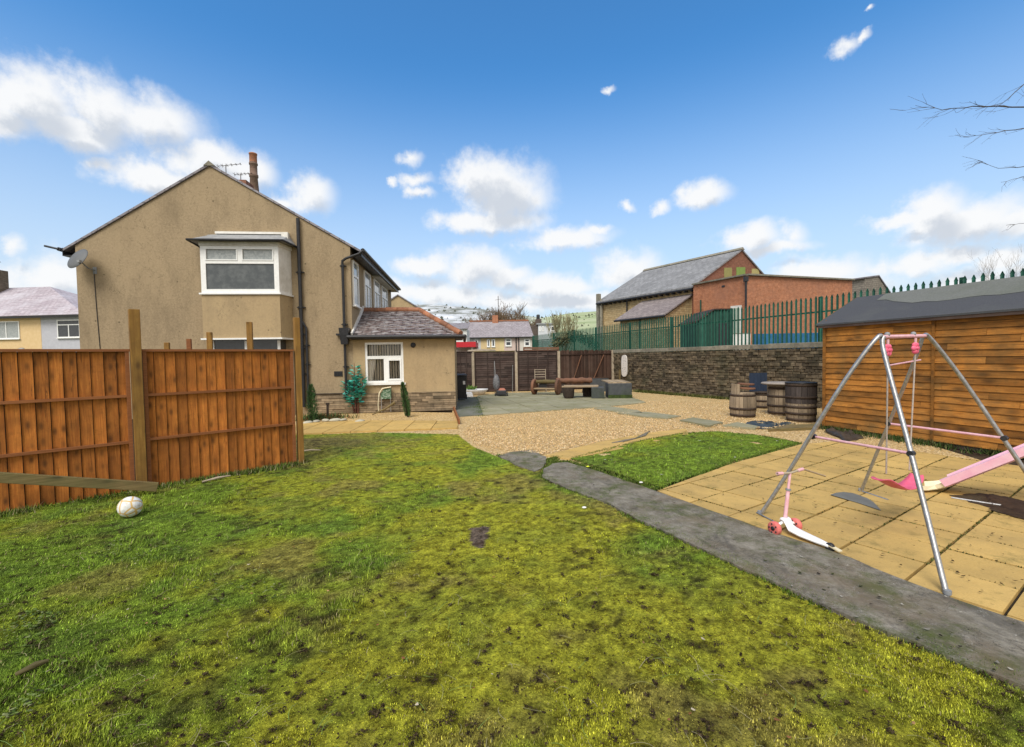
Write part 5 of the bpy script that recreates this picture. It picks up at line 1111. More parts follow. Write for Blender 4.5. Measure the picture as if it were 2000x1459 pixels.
# dark green hut, blue barrier, white panel in the yard
def yard_box(name, label, cat, pxl, pxr, ptop, Y, dep, mat, rz=0, z0=1.2, extra=None, group=None):
    a, b = D(pxl, ptop, Y), D(pxr, ptop, Y); t = thing(name, label, cat, ((a.x+b.x)/2, Y, z0), rz, group); w = (b.x-a.x); h = a.z-z0
    return t, w, h
t, w, h = yard_box('storage_hut', 'dark green storage hut with a sloping top standing behind the palisade', 'hut', 1360, 1428, 606, 23, 1.5, None)
mb = MB(); hh = h
for k in range(9):
    x0 = -w/2+w*k/9; mb.extr([(x0, -.02*(k % 2), 0), (x0+w/9-.015, -.02*(k % 2), 0), (x0+w/9-.015, -.02*(k % 2), hh*(.78+.22*min(1, (k+1)/5))), (x0, -.02*(k % 2), hh*(.78+.22*min(1, k/5)))], (0, .06, 0), r=random.random())
mb.bb(-w/2, w/2, .08, 2.2, 0, hh*.78, r=.3); mb.build('wall', M('dark_green_boards', [(.012, .05, .038), (.03, .085, .06)], 4, rv=(.6, 1.4)), t)
mb = MB(); mb.extr([(-w/2-.05, -.1, hh*.78), (0, -.1, hh), (w/2+.05, -.1, hh), (w/2+.05, -.1, hh+.06), (0, -.1, hh+.06), (-w/2-.05, -.1, hh*.78+.06)], (0, 2.4, 0)); mb.build('roof', DARKF, t)
mb = MB(); mb.bb(w*.12, w*.42, -.06, -.045, .05, hh*.75); mb.build('opening', BLACKP, t)
t, w, h = yard_box('barrier', 'long low blue barrier in front of the brick hall', 'barrier', 1474, 1640, 652, 25, .3, None)
mb = MB(); 
for k in range(8): mb.bb(-w/2+w*k/8, -w/2+w*(k+1)/8-.03, 0, .08, .15, h, r=random.random())
mb.build('panel', M('blue_paint', [(.015, .09, .19), (.03, .13, .26)], 5, rv=(.8, 1.2)), t)
mb = MB(); 
for k in range(9): mb.bb(-w/2+w*k/8-.04, -w/2+w*k/8+.01, .085, .14, 0, h+.02)
mb.build('frame', METAL, t)
t, w, h = yard_box('low_wall', 'short white painted wall left of the blue barrier', 'wall', 1418, 1466, 651, 25.5, .2, None)
mb = MB(); mb.bb(-w/2, w/2, 0, .15, 0, h-.04); mb.build('wall', WHITEP, t); mb = MB(); mb.bb(-w/2-.02, w/2+.02, -.02, .17, h-.037, h); mb.build('coping', COPING, t)
# ------------------------------------------------------------------ hills
def hills():
    nx, ny = 260, 60; X = np.linspace(-900, 1100, nx); Y = np.linspace(170, 1100, ny)
    ctl = [(-900, 60), (600, 590), (770, 590), (860, 590), (940, 598), (1000, 608), (1060, 616), (1120, 606), (1180, 602), (1350, 612), (1700, 640), (2600, 640)]
    gx, gy = np.meshgrid(X, Y); px = 1000+FPX*gx/np.maximum(gy, 1); cp = np.array([c[0] for c in ctl], float); cy = np.array([c[1] for c in ctl], float); cy[0] = 590
    tgt = 697-np.interp(px, cp, cy)-(px-1000)*.0166                 # ridge height in photo pixels above the horizon
    hr_ = tgt/FPX*850; t = np.clip((gy-170)/(850-170), 0, 1.3); prof_ = np.where(t < 1, t**1.25, 1-(t-1)*.8)
    z = hr_*prof_+7*(fbm(gx/60, gy/60, 4, 5)-.5)*np.clip(t*3, 0, 1)*np.clip(1.15-t, .25, 1)-1.5
    c = np.zeros((nx*ny, 3)); x, y, zz, tt, pp = gx.ravel(), gy.ravel(), z.ravel(), t.ravel(), px.ravel()
    return x, y, zz, nx, ny
x, y, z, nx, ny = hills(); j, i = np.meshgrid(np.arange(ny-1), np.arange(nx-1), indexing='ij'); k = (j*nx+i).ravel()
me = npmesh('hills', np.stack([x, y, z], 1), np.stack([k, k+1, k+nx+1, k+nx], 1), np.full((nx*ny, 3), .3))
def hill_mat():
    m, nt, b = base_mat('frosted_hillside'); ob = coords(nt); ge = nn(nt, 'ShaderNodeSeparateXYZ'); nt.links.new(ob, ge.inputs[0])
    n = noise(nt, coords(nt, 'Object', (1, .35, 2.5)), .03, 9, .72); c = ramp(nt, n, [(.36, (.17, .18, .16)), (.46, (.28, .29, .27)), (.52, (.44, .46, .47)), (.66, (.70, .72, .75))])
    g = ramp(nt, noise(nt, ob, .02, 6, .6), [(.35, (.24, .30, .14)), (.6, (.42, .46, .28)), (.7, (.16, .17, .11))])
    # the right flank stays green pasture (azimuth from the valley: x/y)
    q = math_n(nt, 'DIVIDE', ge.outputs[0], ge.outputs[1]); f = rng_(nt, q, .0, .09, 0, .92); c = mixc(nt, f, c, g)
    lo = rng_(nt, ge.outputs[2], 8, 34, .75, 0); c = mixc(nt, lo, c, (.16, .17, .12))
    vo = nn(nt, 'ShaderNodeTexVoronoi'); vo.inputs['Scale'].default_value = .055; nt.links.new(ob, vo.inputs['Vector'])
    nt.links.new(c, b.inputs['Base Color']); b.inputs['Roughness'].default_value = 1; b.inputs['Specular IOR Level'].default_value = 0; return m
me.materials.append(hill_mat()); o = bpy.data.objects.new('hills', me); COL.objects.link(o); struct(o, 'frosted white hillside with green pasture on the right')
# dark hedgerow / wood clumps on the hill
rg = np.random.default_rng(3); V = []; T = []
X_, Y_, Z_ = x.reshape(ny, nx), y.reshape(ny, nx), z.reshape(ny, nx)
for _ in range(3000):
    a, b = rg.integers(8, ny-14), rg.integers(0, nx)
    px_ = 1000+FPX*X_[a, b]/Y_[a, b]
    if px_ < 740 or px_ > 1190 or rg.random() > fbm(np.array([X_[a, b]/90]), np.array([Y_[a, b]/50]), 9)[0]*1.4-.2: continue
    r = rg.uniform(.8, 2.6); d = np.array([(1, 0, 0), (0, 1, 0), (-1, 0, 0), (0, -1, 0), (0, 0, 1.2)])*r*rg.uniform(.7, 1.3, (5, 1)); q = d+np.array([X_[a, b], Y_[a, b], Z_[a, b]+r*.2])
    for f in ((0, 1, 4), (1, 2, 4), (2, 3, 4), (3, 0, 4)): V.append(q[list(f)]); T.append(np.tile(np.array([.07, .075, .05])*rg.uniform(.7, 1.6), (3, 1)))
V = np.concatenate(V); me = npmesh('hillside_woods', V, np.arange(len(V)).reshape(-1, 3), np.concatenate(T)); me.materials.append(GRASSM); o = bpy.data.objects.new('hillside_woods', me); COL.objects.link(o); tag(o, 'dark scattered trees and hedges on the far frosted hillside', 'woods', kind='stuff')
# ------------------------------------------------------------------ row house, dormer house, far cottages
Yr = 68; a, b = D(918, 658, Yr), D(1036, 657, Yr); rz_r = D(918, 629, Yr+4)
rh = thing('row_house', 'low terrace of cream and pink fronts under one grey slate roof with terracotta ridge', 'house', ((a.x+b.x)/2, Yr, 0), R(1))
w = (b.x-a.x)/2+.2; ez2 = a.z; rg2 = rz_r.z
wallc = [(-w, -w*.62, (.55, .53, .52)), (-w*.62, -w*.02, (.66, .50, .27)), (-w*.02, w*.12, (.68, .56, .30)), (w*.12, w*.62, (.60, .47, .42)), (w*.62, w, (.62, .58, .52))]
for x0, x1, c in wallc:
    mb = MB(); mb.bb(x0+.001, x1-.001, 0, 6.5, 0, ez2, r=.5); mb.build('wall', M('painted_render', [c, tuple(v*.9 for v in c)], 3), rh)
mb = MB(); mb.extr([(-w-.3, -.35, ez2-.12), (-w-.1, 3.25, rg2), (w-.3, 3.25, rg2), (w+.3, -.35, ez2-.12)], (0, 0, -.12)); mb.extr([(-w-.3, 6.9, ez2-.12), (-w-.1, 3.25, rg2), (w-.3, 3.25, rg2), (w+.3, 6.9, ez2-.12)], (0, 0, -.12))
rr2 = mb.build('roof', bricks('purple_slates', (.24, .215, .23), (.31, .28, .30), (.16, .14, .15), .5, .35, .02, stain=(.35, .33, .35), samt=.5), rh)
mb = MB(); mb.beam((-w-.1, 3.25, rg2+.06), (w-.3, 3.25, rg2+.06), .35, .22); mb.build('ridge_tiles', RIDGE, rr2)
mb = MB(); mb.beam((-w-.3, -.42, ez2-.18), (w+.3, -.42, ez2-.18), .14, .14); mb.build('gutter', BLACKP, rr2)
ch_ = D(969, 616, Yr+3); mb = MB(); mb.bb(ch_.x-RM[rh.name].translation.x-.55, ch_.x-RM[rh.name].translation.x+.35, 2.8, 3.7, rg2-.5, ch_.z, r=.5); mb.build('chimney', BRICKR, rr2)
def rx_(px): return (D(px, 670, Yr).x-RM[rh.name].translation.x)
for l, r_, t_, b_, tr2 in ((951, 957, 662, 677, None), (960, 967, 662, 677, None), (987, 999, 661, 676, .6), (1024, 1035, 662, 677, .6), (927, 934, 662, 677, None)):
    window_local(rh, rx_(l), rx_(r_), D(1000, b_, Yr).z, D(1000, t_, Yr).z, -.002, (), tr2, fr=.16, depth=.08)
mb = MB(); mb.tube([(rx_(1008), -.1, 0), (rx_(1008), -.1, ez2)], .08, 6); mb.tube([(rx_(1013), -.1, 0), (rx_(1013), -.1, ez2)], .07, 6)
mb.build('downpipe', BLACKP, rh)
cx0 = rx_(974)
mb = MB(); mb.tube([(cx0, 4, rg2), (cx0, 4, D(974, 578, Yr+4).z)], .05, 5); mb.beam((cx0-.5, 4, D(974, 586, Yr+4).z), (cx0+.5, 4, D(974, 584, Yr+4).z), .04, .04); mb.build('aerial', HOOP, rr2)
# white dormer house
Yd = 85; a, b = D(1051, 634, Yd), D(1087, 634, Yd)
dh = thing('dormer_house', 'white boxy dormer block beside a dark brick chimney stack beyond the row house', 'house', ((a.x+b.x)/2, Yd, 0)); w = (b.x-a.x)/2
z1 = a.z; z0 = D(1060, 655, Yd).z; mb = MB(); mb.bb(-w, w, 0, 5, 0, z1, r=.5); mb.build('wall', plain('pale_cladding', (.58, .60, .63), .7), dh)
mb = MB(); mb.bb(-w-.3, w+.3, -.3, 5.2, z1+.002, z1+.25); mb.build('roof', LEAD, dh)
for l, r_ in ((1053, 1056.5), (1058.5, 1062.5), (1076, 1085)):
    window_local(dh, D(l, 645, Yd).x-dh.location.x, D(r_, 645, Yd).x-dh.location.x, D(1060, 647, Yd).z, D(1060, 637, Yd).z, -.002, (), None, fr=.15, depth=.08, sill=False)
mb = MB(); c0 = D(1046, 633, Yd).x-dh.location.x; mb.bb(c0-.9, -w-.003, .3, 4, 0, z1-.1, r=.5); mb.bb(c0+.1, c0+1.2, 1, 2, z1-.1, D(1050, 622, Yd).z, r=.5); ck = mb.build('chimney', bricks('sooty_stone', (.09, .07, .06), (.13, .1, .085), (.06, .05, .04), .4, .2), dh)
mb = MB(); mb.lathe([(.3, z1+1), (.35, D(1050, 615, Yd).z), (.25, D(1050, 613, Yd).z)], 8, Matrix.Translation((c0+.6, 1.5, 0))); mb.build('chimney_pot', BLACKP, ck)
# red canopy, white sheds left of the row house
Ys = 34; a, b = D(884, 668, Ys), D(929, 668, Ys)
cs = thing('shop_canopy', 'bright red canopy fascia on posts showing just right of the extension', 'canopy', ((a.x+b.x)/2, Ys, 0)); w = (b.x-a.x)/2; zt_, zb_ = a.z, D(900, 678, Ys).z
mb = MB(); mb.bb(-w, w, 0, 2.5, zb_, zt_); mb.build('fascia', plain('red_paint', (.50, .02, .03), .5), cs)
for x_ in (-w+.2, w-.3):
    mb = MB(); mb.bb(x_-.05, x_+.05, .2, .3, 0, zb_); mb.build('post', WHITEP, cs)
mb = MB(); mb.bb(-w, w, 1.8, 2.4, 0, zb_-.02); mb.build('back_wall', M('pink_grey_wall', [(.45, .38, .36), (.55, .48, .45)], 3), cs)
Yw = 60; a, b = D(884, 640, Yw), D(907, 640, Yw)
wc = thing('cottage', 'small white cottage with a window between the extension and the row house', 'house', ((a.x+b.x)/2, Yw, 0)); w = (b.x-a.x)/2
z1 = D(895, 643, Yw).z; mb = MB(); mb.bb(-w-1, w+.3, 0, 4, 0, z1); mb.build('wall', plain('white_render', (.68, .68, .66), .8), wc)
mb = MB(); mb.extr([(-w-1.2, -.3, z1), (w+.5, -.3, z1), (w+.5, 2.2, z1+.9), (-w-1.2, 2.2, z1+.9)], (0, 0, .1)); mb.build('roof', SLATE, wc)
window_local(wc, -.3*w, w*.8, D(895, 656, Yw).z, D(895, 646, Yw).z, -.002, (.5,), None, fr=.12, depth=.07, sill=False)
# ------------------------------------------------------------------ trees
MINR = .002
def branch(mb, p, d, L, r, depth, rg, spread=.5, up=.15, seg=4, bend=.18, kids=3, grav=0):
    pts = [p]; rads = [max(r, MINR)]; cur = Vector(p); dd = Vector(d).normalized(); tips = []
    for i in range(seg):
        dd = (dd+Vector((rg.uniform(-bend, bend), rg.uniform(-bend, bend), rg.uniform(-bend, bend)+up*.3-grav))).normalized(); cur = cur+dd*L/seg; pts.append(cur.copy()); rads.append(max(r*(1-.65*(i+1)/seg), MINR))
        tips.append((cur.copy(), dd.copy(), rads[-1]))
    mb.tube(pts, rads, 6 if r > .03 else 4, caps=False)
    if depth > 0:
        for c_ in range(kids):
            q, e, rr = tips[rg.randrange(max(0, seg//2-1), seg)] if c_ < kids-1 else tips[-1]
            v = Vector((rg.uniform(-1, 1), rg.uniform(-1, 1), rg.uniform(-.5, 1))); v = (v-e*v.dot(e)).normalized()
            branch(mb, q, (e+v*spread*rg.uniform(.6, 1.5)).normalized()+Vector((0, 0, up)), L*rg.uniform(.58, .8), max(rr*.8, .003), depth-1, rg, spread, up, max(3, seg-1), bend, kids, grav)
def bare_tree(name, label, base, H, tr_r, seed, limbs=6, depth=4, spread=.6, up=.2, mat=TWIG, kids=3, group=None, minr=None):
    global MINR
    MINR = minr or .002; t = thing(name, label, 'tree', base, 0, group); rg = random.Random(seed)
    mb = MB(); mb.tube([(0, 0, 0), (.02*H, 0, H*.12), (0, .02*H, H*.26)], [tr_r*1.3, tr_r, tr_r*.85], 8); mb.build('trunk', mat, t)
    mb = MB()
    for i in range(limbs):
        a = 6.283*i/limbs+rg.uniform(-.3, .3); branch(mb, Vector((0, .01*H, H*rg.uniform(.18, .27))), Vector((math.cos(a)*.8, math.sin(a)*.8, rg.uniform(.7, 1.5))), H*.34, tr_r*.5, depth, rg, spread, up, kids=kids)
    mb.build('crown', mat, t); MINR = .002; return t
c = D(1098, 662, 58); bare_tree('bare_tree', 'pale bare spreading tree between the white dormer block and the stone barn', (c.x, 58, 0), D(1098, 594, 58).z*.80, .26, 4, 7, 4, .42, .3, M('pale_bark', [(.24, .21, .11), (.34, .31, .18)], 3), 3, minr=.024)
for i, (px, pt2, Y, s_) in enumerate(((955, 612, 95, 5), (985, 607, 92, 6), (1010, 613, 97, 7), (968, 614, 90, 8))):
    c = D(px, 640, Y); bare_tree('bare_tree', ['brownish bare tree on the left behind the row house roof', 'tallest brown bare tree behind the row house chimney', 'brown bare tree behind the right end of the row house roof', 'low brown bare tree just behind the row house ridge'][i], (c.x, Y, 0), D(px, pt2, Y).z, .35, s_, 6, 4, .65, .12, M('brown_twigs', [(.13, .085, .05), (.20, .14, .085)], 3), 4, 'bare trees behind the row house', minr=.028)
def leaf_blob(mb, c, r, n, size, rg, sc_=(1, 1, 1)):
    for _ in range(n):
        v = Vector((rg.gauss(0, 1), rg.gauss(0, 1), rg.gauss(0, 1))).normalized()*rg.random()**.45; p = Vector(c)+Vector((v.x*r*sc_[0], v.y*r*sc_[1], v.z*r*sc_[2])); a = Vector((rg.uniform(-1, 1), rg.uniform(-1, 1), rg.uniform(-1, 1))).normalized(); b_ = a.orthogonal().normalized(); s_ = size*rg.uniform(.6, 1.4)
        mb.add([p-a*s_, p+b_*s_*.6, p+a*s_, p-b_*s_*.6], [(0, 1, 2, 3)], r=rg.random())
rg = random.Random(5)
hd = thing('evergreen_bush', 'dark evergreen bush top showing behind the palisade above the shed roof', 'bush', (D(1800, 575, 24).x, 24, 1.2))
mb = MB(); mb.tube([(0, 0, 0), (0, 0, 1.5)], .1, 6); mb.build('trunk', BARK, hd); mb = MB(); zc = D(1800, 566, 24).z-1.2
for k in range(9): leaf_blob(mb, (-.9+.23*k, 0, zc-.75+.1*math.sin(k)), .62, 260, .06, rg)
mb.build('crown', M('evergreen_leaves', [(.015, .03, .012), (.03, .055, .02)], 5, rv=(.5, 1.6)), hd)
hb = thing('shrub', 'dark shrub rounding up behind the back fence under the green netting', 'shrub', (D(1110, 680, 30).x, 30, 0))
mb = MB(); mb.tube([(0, 0, 0), (0, 0, 2)], .1, 6); mb.build('trunk', BARK, hb); mb = MB(); zc = D(1125, 640, 30).z
for k in range(12): leaf_blob(mb, (-.9+.24*k, rg.uniform(-.3, .3), zc-1.15+.6*math.sin(k/11*3.14)), .42, 150, .06, rg)
mb.build('crown', M('olive_leaves', [(.05, .055, .025), (.10, .10, .045)], 5, rv=(.5, 1.6)), hb)
# bare tree standing just right of the picture, its boughs reaching in
bt = thing('bare_tree', 'thin bare branches of a tree reaching in at the upper right of the sky', 'tree', (16.5, 11.5, 0)); rg = random.Random(21)
mb = MB(); mb.tube([(0, 0, 0), (.1, 0, 3), (.0, .1, 6), (-.2, 0, 9.5)], [.26, .2, .15, .07], 10); mb.build('trunk', BARK, bt)
mb = MB(); Yb = 11.5
def bough(pxs, r0_, kids, L, s_):
    rg = random.Random(s_); pts = [D(x, y, Yb+dy)-Vector((16.5, 11.5, 0)) for x, y, dy in pxs]; n = len(pts); fine_ = []
    for i in range(n-1):
        for k in range(4): fine_.append(pts[i].lerp(pts[i+1], k/4)+Vector((0, 0, rg.uniform(-.015, .015))))
    fine_.append(pts[-1]); m = len(fine_); mb.tube(fine_, [max(r0_*(1-i/m), .004) for i in range(m)], 5, caps=False)
    for k in range(kids):
        i = rg.randrange(m//3, m-1); d = (fine_[i+1]-fine_[i]).normalized(); branch(mb, fine_[i], d+Vector((rg.uniform(-.3, .1), rg.uniform(-.3, .3), rg.uniform(-.7, .5))), L*rg.uniform(.4, 1), .006, 1, rg, .5, -.05, 4, .2, 2)
bough([(2380, 330, 0), (2150, 190, 0), (2000, 208, -.1), (1900, 208, -.2), (1840, 214, -.2), (1788, 206, -.2)], .028, 12, .55, 1)
bough([(2380, 330, 0), (2100, 120, .2), (2000, 165, .3), (1960, 200, .3), (1905, 216, .3)], .022, 8, .5, 2)
bough([(2400, 420, 0), (2150, 262, 0), (2000, 250, 0), (1930, 262, 0), (1882, 268, 0)], .022, 9, .45, 3)
bough([(2400, 480, 0), (2150, 340, 0), (2000, 326, 0), (1950, 328, 0), (1910, 314, 0)], .018, 7, .4, 4)
bough([(2420, 560, 0), (2150, 400, 0), (2000, 346, .1), (1955, 356, .1)], .016, 5, .35, 5)
bough([(2420, 620, 0), (2150, 470, 0), (2000, 436, .1), (1965, 440, .1)], .014, 3, .3, 6)
mb.build('crown', M('bough_bark', [(.06, .05, .04), (.11, .09, .07)], 8), bt)
c = D(1985, 560, 26); bare_tree('bare_tree', 'faint thin bare tree behind the palisade at the far right', (c.x, 26, 1.2), D(1985, 505, 26).z-1.2, .10, 31, 6, 4, .5, .3, M('grey_twigs', [(.2, .17, .14), (.3, .26, .2)], 3), 3)
# ------------------------------------------------------------------ dark back fence
bf_ = thing('back_fence', 'dark brown weathered lap fence panels between pale posts across the far end', 'fence', (0, 22.8, 0))
def wpt(px, Y): 
    p = D(px, 700, Y); return Vector((p.x, Y, 0))
FP = [wpt(875, 22.9), wpt(924, 22.6), wpt(1008, 22.7), wpt(1091, 23.0), wpt(1196, 24.1)]
hts = [D(900, 688, 22.8).z, D(965, 687, 22.6).z, D(1050, 686, 22.8).z, D(1140, 684, 23.4).z]
for i in range(4):
    a, b = FP[i], FP[i+1]; L = (b-a).length; d = (b-a).normalized(); n = Vector((d.y, -d.x, 0)); h = hts[i]; mb = MB()
    if i < 3:
        z = .05
        while z < h-.02:
            x = .06
            while x < L-.06:
                w_ = random.uniform(.7, 1.9); x3 = min(x+w_, L-.06); j = random.uniform(0, .012)
                vs = []
                for zz, o_ in ((z, .02+j), (z+.115, .0)):
                    vs += [a+d*x+n*o_+Vector((0, 0, zz)), a+d*x3+n*o_+Vector((0, 0, min(zz, h)))]
                mb.add(vs, [(0, 1, 3, 2)], r=random.random()); x = x3
            z += .11
        mb.extr([a-n*.02+d*.05, b-n*.02-d*.05, b-n*.02-d*.05+Vector((0, 0, h-.03)), a-n*.02+d*.05+Vector((0, 0, h-.03))], -n*.015, r=.1)
        pn = mb.build('panel', DARKF, bf_, world=True)
        for t_ in ((.05, .33, .62, .95) if i == 1 else (.05, .27, .5, .74, .95)):
            q = a+d*L*t_+n*.035; mb = MB(); mb.beam(q+Vector((0, 0, .06)), q+Vector((0, 0, h)), .045, .025, up=tuple(n)); mb.build('batten', DARKF, pn, world=True)
        mb = MB(); mb.beam(a+Vector((0, 0, h+.02)), b+Vector((0, 0, h+.02)), .09, .04); mb.build('capping', OLDTIM if i == 1 else DARKF, pn, world=True)
    else:
        x = .05
        while x < L-.05:
            w_ = random.uniform(.05, .09); hh = h+random.uniform(-.03, .03)-.0; q = a+d*(x+w_/2)+n*random.uniform(.0, .02); mb.beam(q+Vector((0, 0, .05)), q+d*random.uniform(-.02, .02)+Vector((0, 0, hh)), w_-.008, .014, up=tuple(n), r=random.random()); x += w_
        mb.extr([a-n*.02+d*.05, b-n*.02-d*.05, b-n*.02-d*.05+Vector((0, 0, h-.05)), a-n*.02+d*.05+Vector((0, 0, h-.05))], -n*.015, r=.1)
        pn = mb.build('panel', DARKV, bf_, world=True)
        for z in (.55, h-.22):
            mb = MB(); mb.beam(a+n*.04+Vector((0, 0, z)), b+n*.04+Vector((0, 0, z+.03)), .03, .05); mb.build('rail', DARKV, pn, world=True)
        for t0_, t1_ in ((.25, .40), (.62, .82)):
            mb = MB(); mb.beam(a+d*L*t0_+n*.07+Vector((0, 0, .5)), a+d*L*t1_+n*.07+Vector((0, 0, h-.25)), .03, .04); mb.build('brace', LOGW, pn, world=True)
for i, p in enumerate(FP[1:]):
    h = [1.95, 1.98, 2.0, 2.02][i]; mb = MB(); q = p+Vector((0, -.06, 0)); mb.box((q.x, q.y, h/2), (.13, .12, h)); mb.build('post', PALEPOST, bf_, world=True)
mb = MB(); a, b = wpt(1022, 24.6), wpt(1092, 24.8)
for z in (1.98, 2.10, 2.22): mb.beam(a+Vector((0, 0, z)), b+Vector((0, 0, z-.03)), .03, .09, r=random.random())
for t_ in (.02, .35, .68, .98): q = a.lerp(b, t_)+Vector((0, .035, 0)); mb.beam(q, q+Vector((0, 0, 2.26)), .07, .03, up=(0, 1, 0))
o = mb.build('slatted_fence', LOGW); tag(o, 'brown slatted fence section rising behind the dark back fence', 'fence')
mb = MB(); c = D(940, 686, 24.0); mb.lathe([(.0, c.z-.2), (.75, c.z-.2), (.8, c.z-.05), (.72, c.z+.08), (0, c.z+.12)], 20, Matrix.Translation((c.x, 24.2, 0)) @ Matrix.Scale(.5, 4, (0, 1, 0))); mb.bb(c.x-.1, c.x+.1, 24.15, 24.3, 0, c.z-.15); o = mb.build('garden_table', PALEPOST); tag(o, 'pale round table top just showing over the dark back fence', 'table')
# ------------------------------------------------------------------ wheelie bin
p = G(898, 783)
wb = thing('wheelie_bin', 'black wheelie bin standing beside the corner of the extension', 'bin', (p.x, p.y+.3, .02), R(8))
mb = MB(); mb.box((0, 0, .52), (.44, .5, .92), taper=1.18); mb.box((0, -.27, .92), (.50, .06, .05)); mb.build('body', BLACKP, wb, bevel=.02)
mb = MB(); mb.box((0, .0, 1.02), (.56, .64, .06), taper=.9); mb.box((0, -.31, 1.01), (.3, .06, .035)); mb.build('lid', plain('dark_lid', (.05, .052, .058), .4), wb, bevel=.015)
for s_ in (-1, 1):
    mb = MB(); mb.lathe([(.09, -.025), (.1, 0), (.09, .025)], 16, Matrix.Translation((s_*.25, .24, .10)) @ Matrix.Rotation(R(90), 4, 'Y')); mb.build('wheel', BLACKP, wb)
mb = MB(); mb.bb(.10, .19, -.306, -.300, .64, .78); mb.build('label_plate', WHITEPL, wb)
# white tray, plant in it
p = G(918, 775)
wt = thing('plastic_tray', 'white upturned plastic tray lying on the mossy concrete behind the bin', 'tray', (p.x+.15, p.y+1.1, 0), R(10))
mb = MB(); mb.lathe([(.0, .06), (.42, .06), (.52, .2), (.60, .26), (.62, .25), (.54, .17), (.44, .02), (0, .02)], 20, Matrix.Scale(.62, 4, (0, 1, 0))); mb.build('tray', WHITEPL, wt)
p2 = G(908, 777); mb = MB(); mb.box((p2.x, p2.y+.5, .09), (.62, .4, .17), rz=.2, taper=.85); mb.box((p2.x, p2.y+.5, .19), (.5, .3, .03), rz=.2); o = mb.build('foam_block', WHITEPL, bevel=.03); tag(o, 'white foam block lying between the bin and the upturned tray', 'block')
rg = random.Random(8); pl = thing('leafy_plant', 'small bright green leafy plant beside the bin', 'plant', (p2.x+.1, p2.y+1.9, 0))
mb = MB()
for _ in range(90):
    a = rg.uniform(0, 6.28); e = rg.uniform(.3, 1.3); L = rg.uniform(.25, .5); d = Vector((math.cos(a)*math.cos(e), math.sin(a)*math.cos(e), math.sin(e))); s_ = d.cross(Vector((0, 0, 1))).normalized()*.035; q = Vector((rg.uniform(-.12, .12), rg.uniform(-.12, .12), .1))
    mb.add([q, q+d*L*.5+s_, q+d*L-Vector((0, 0, .08)), q+d*L*.5-s_], [(0, 1, 2, 3)], r=rg.random())
mb.build('leaves', M('light_leaves', [(.10, .20, .03), (.20, .32, .07)], 5, rv=(.6, 1.4)), pl); mb = MB(); mb.lathe([(.11, 0), (.15, .22), (.13, .22), (.12, .18), (0, .18)], 14); mb.build('pot', BLACKP, pl)
# mower
p = G(977, 775); mw_ = thing('lawn_mower', 'small dark mower with orange top and tall handle standing before the back fence', 'mower', (p.x, p.y+.2, .02), R(0))
mb = MB(); mb.box((.05, 0, .16), (.50, .5, .2), taper=.85); mb.build('body', BLACKP, mw_, bevel=.03); mb = MB(); mb.box((.08, 0, .30), (.34, .34, .09), taper=.6); mb.build('cover', plain('faded_orange', (.36, .13, .08), .6), mw_, bevel=.02)
mb = MB(); mb.lathe([(.09, .3), (.15, .45), (.15, .68), (.10, .86), (.04, .95)], 14, Matrix.Translation((-.17, .1, 0))); mb.build('grass_bag', M('grey_bag', [(.08, .08, .085), (.22, .22, .23)], 12), mw_)
for s_ in (-1, 1):
    mb = MB(); mb.tube([(-.2+s_*.03, .15, .25), (-.24+s_*.02, .30, 1.1), (-.25, .35, 1.55)], .012, 6); mb.build('handle', METAL, mw_)
    mb = MB(); mb.lathe([(.09, -.02), (.1, 0), (.09, .02)], 14, Matrix.Translation((.05+s_*.27, -.12, .09)) @ Matrix.Rotation(R(90), 4, 'Y')); mb.build('wheel', BLACKP, mw_)
p = G(1001, 767); mb = MB(); mb.tube([(p.x, p.y+.3, 0), (p.x+.03, p.y+.35, 1.35)], .022, 6); o = mb.build('metal_pole', METAL); tag(o, 'thin grey pole leaning on the dark fence right of the mower', 'pole')
# rustic log bench with drum ends
p = G(1068, 773); lb = thing('log_bench', 'rustic brown bench with round timber ends and a log back rail on the flagstones', 'bench', (p.x, p.y+.35, .03), R(-24))
for s_ in (-1, 1):
    mb = MB(); mm = Matrix.Translation((s_*.56, 0, .34)) @ Matrix.Rotation(R(90), 4, 'Y'); mb.lathe([(.30, -.06), (.35, -.05), (.35, .05), (.30, .06)], 20, mm); e_ = mb.build('end_disc', LOGW, lb)
    mb = MB()
    for k in range(8): a = 6.283*k/8; mb.beam((s_*.56-.065, 0, .34), (s_*.56-.065, math.cos(a)*.3, .34+math.sin(a)*.3), .05, .015)
    mb.build('spokes', BARK, e_)
mb = MB(); mb.tube([(-.5, .12, .56), (-.1, .13, .575), (.5, .12, .56)], [.085, .095, .085], 12); mb.build('back_rail', OLDTIM, lb)
mb = MB()
for k in range(3): mb.box((0, -.2+.13*k, .27), (1.0, .12, .045), r=random.random())
mb.build('seat', PALEPLANK, lb); mb = MB(); mb.box((-.2, .15, .38), (.36, .04, .22)); mb.build('back_board', BLACKP, lb)
# white chair behind it
q = D(1056, 745, 21.6); wc_ = thing('garden_chair', 'pale slat-backed garden chair standing behind the log bench', 'chair', (q.x, 21.7, 0), R(180))
mb = MB()
for z in (.75, .87, .99, 1.10): mb.box((0, -.22, z), (.50, .02, .03))
mb.build('backrest', PALEPOST, wc_); mb = MB(); mb.box((0, 0, .44), (.52, .46, .04)); mb.build('seat', PALEPOST, wc_)
for sx in (-1, 1):
    for sy, h in ((-1, 1.13), (1, .44)): mb = MB(); mb.box((sx*.26, sy*.22, h/2), (.028, .028, h)); mb.build('leg', PALEPOST, wc_)
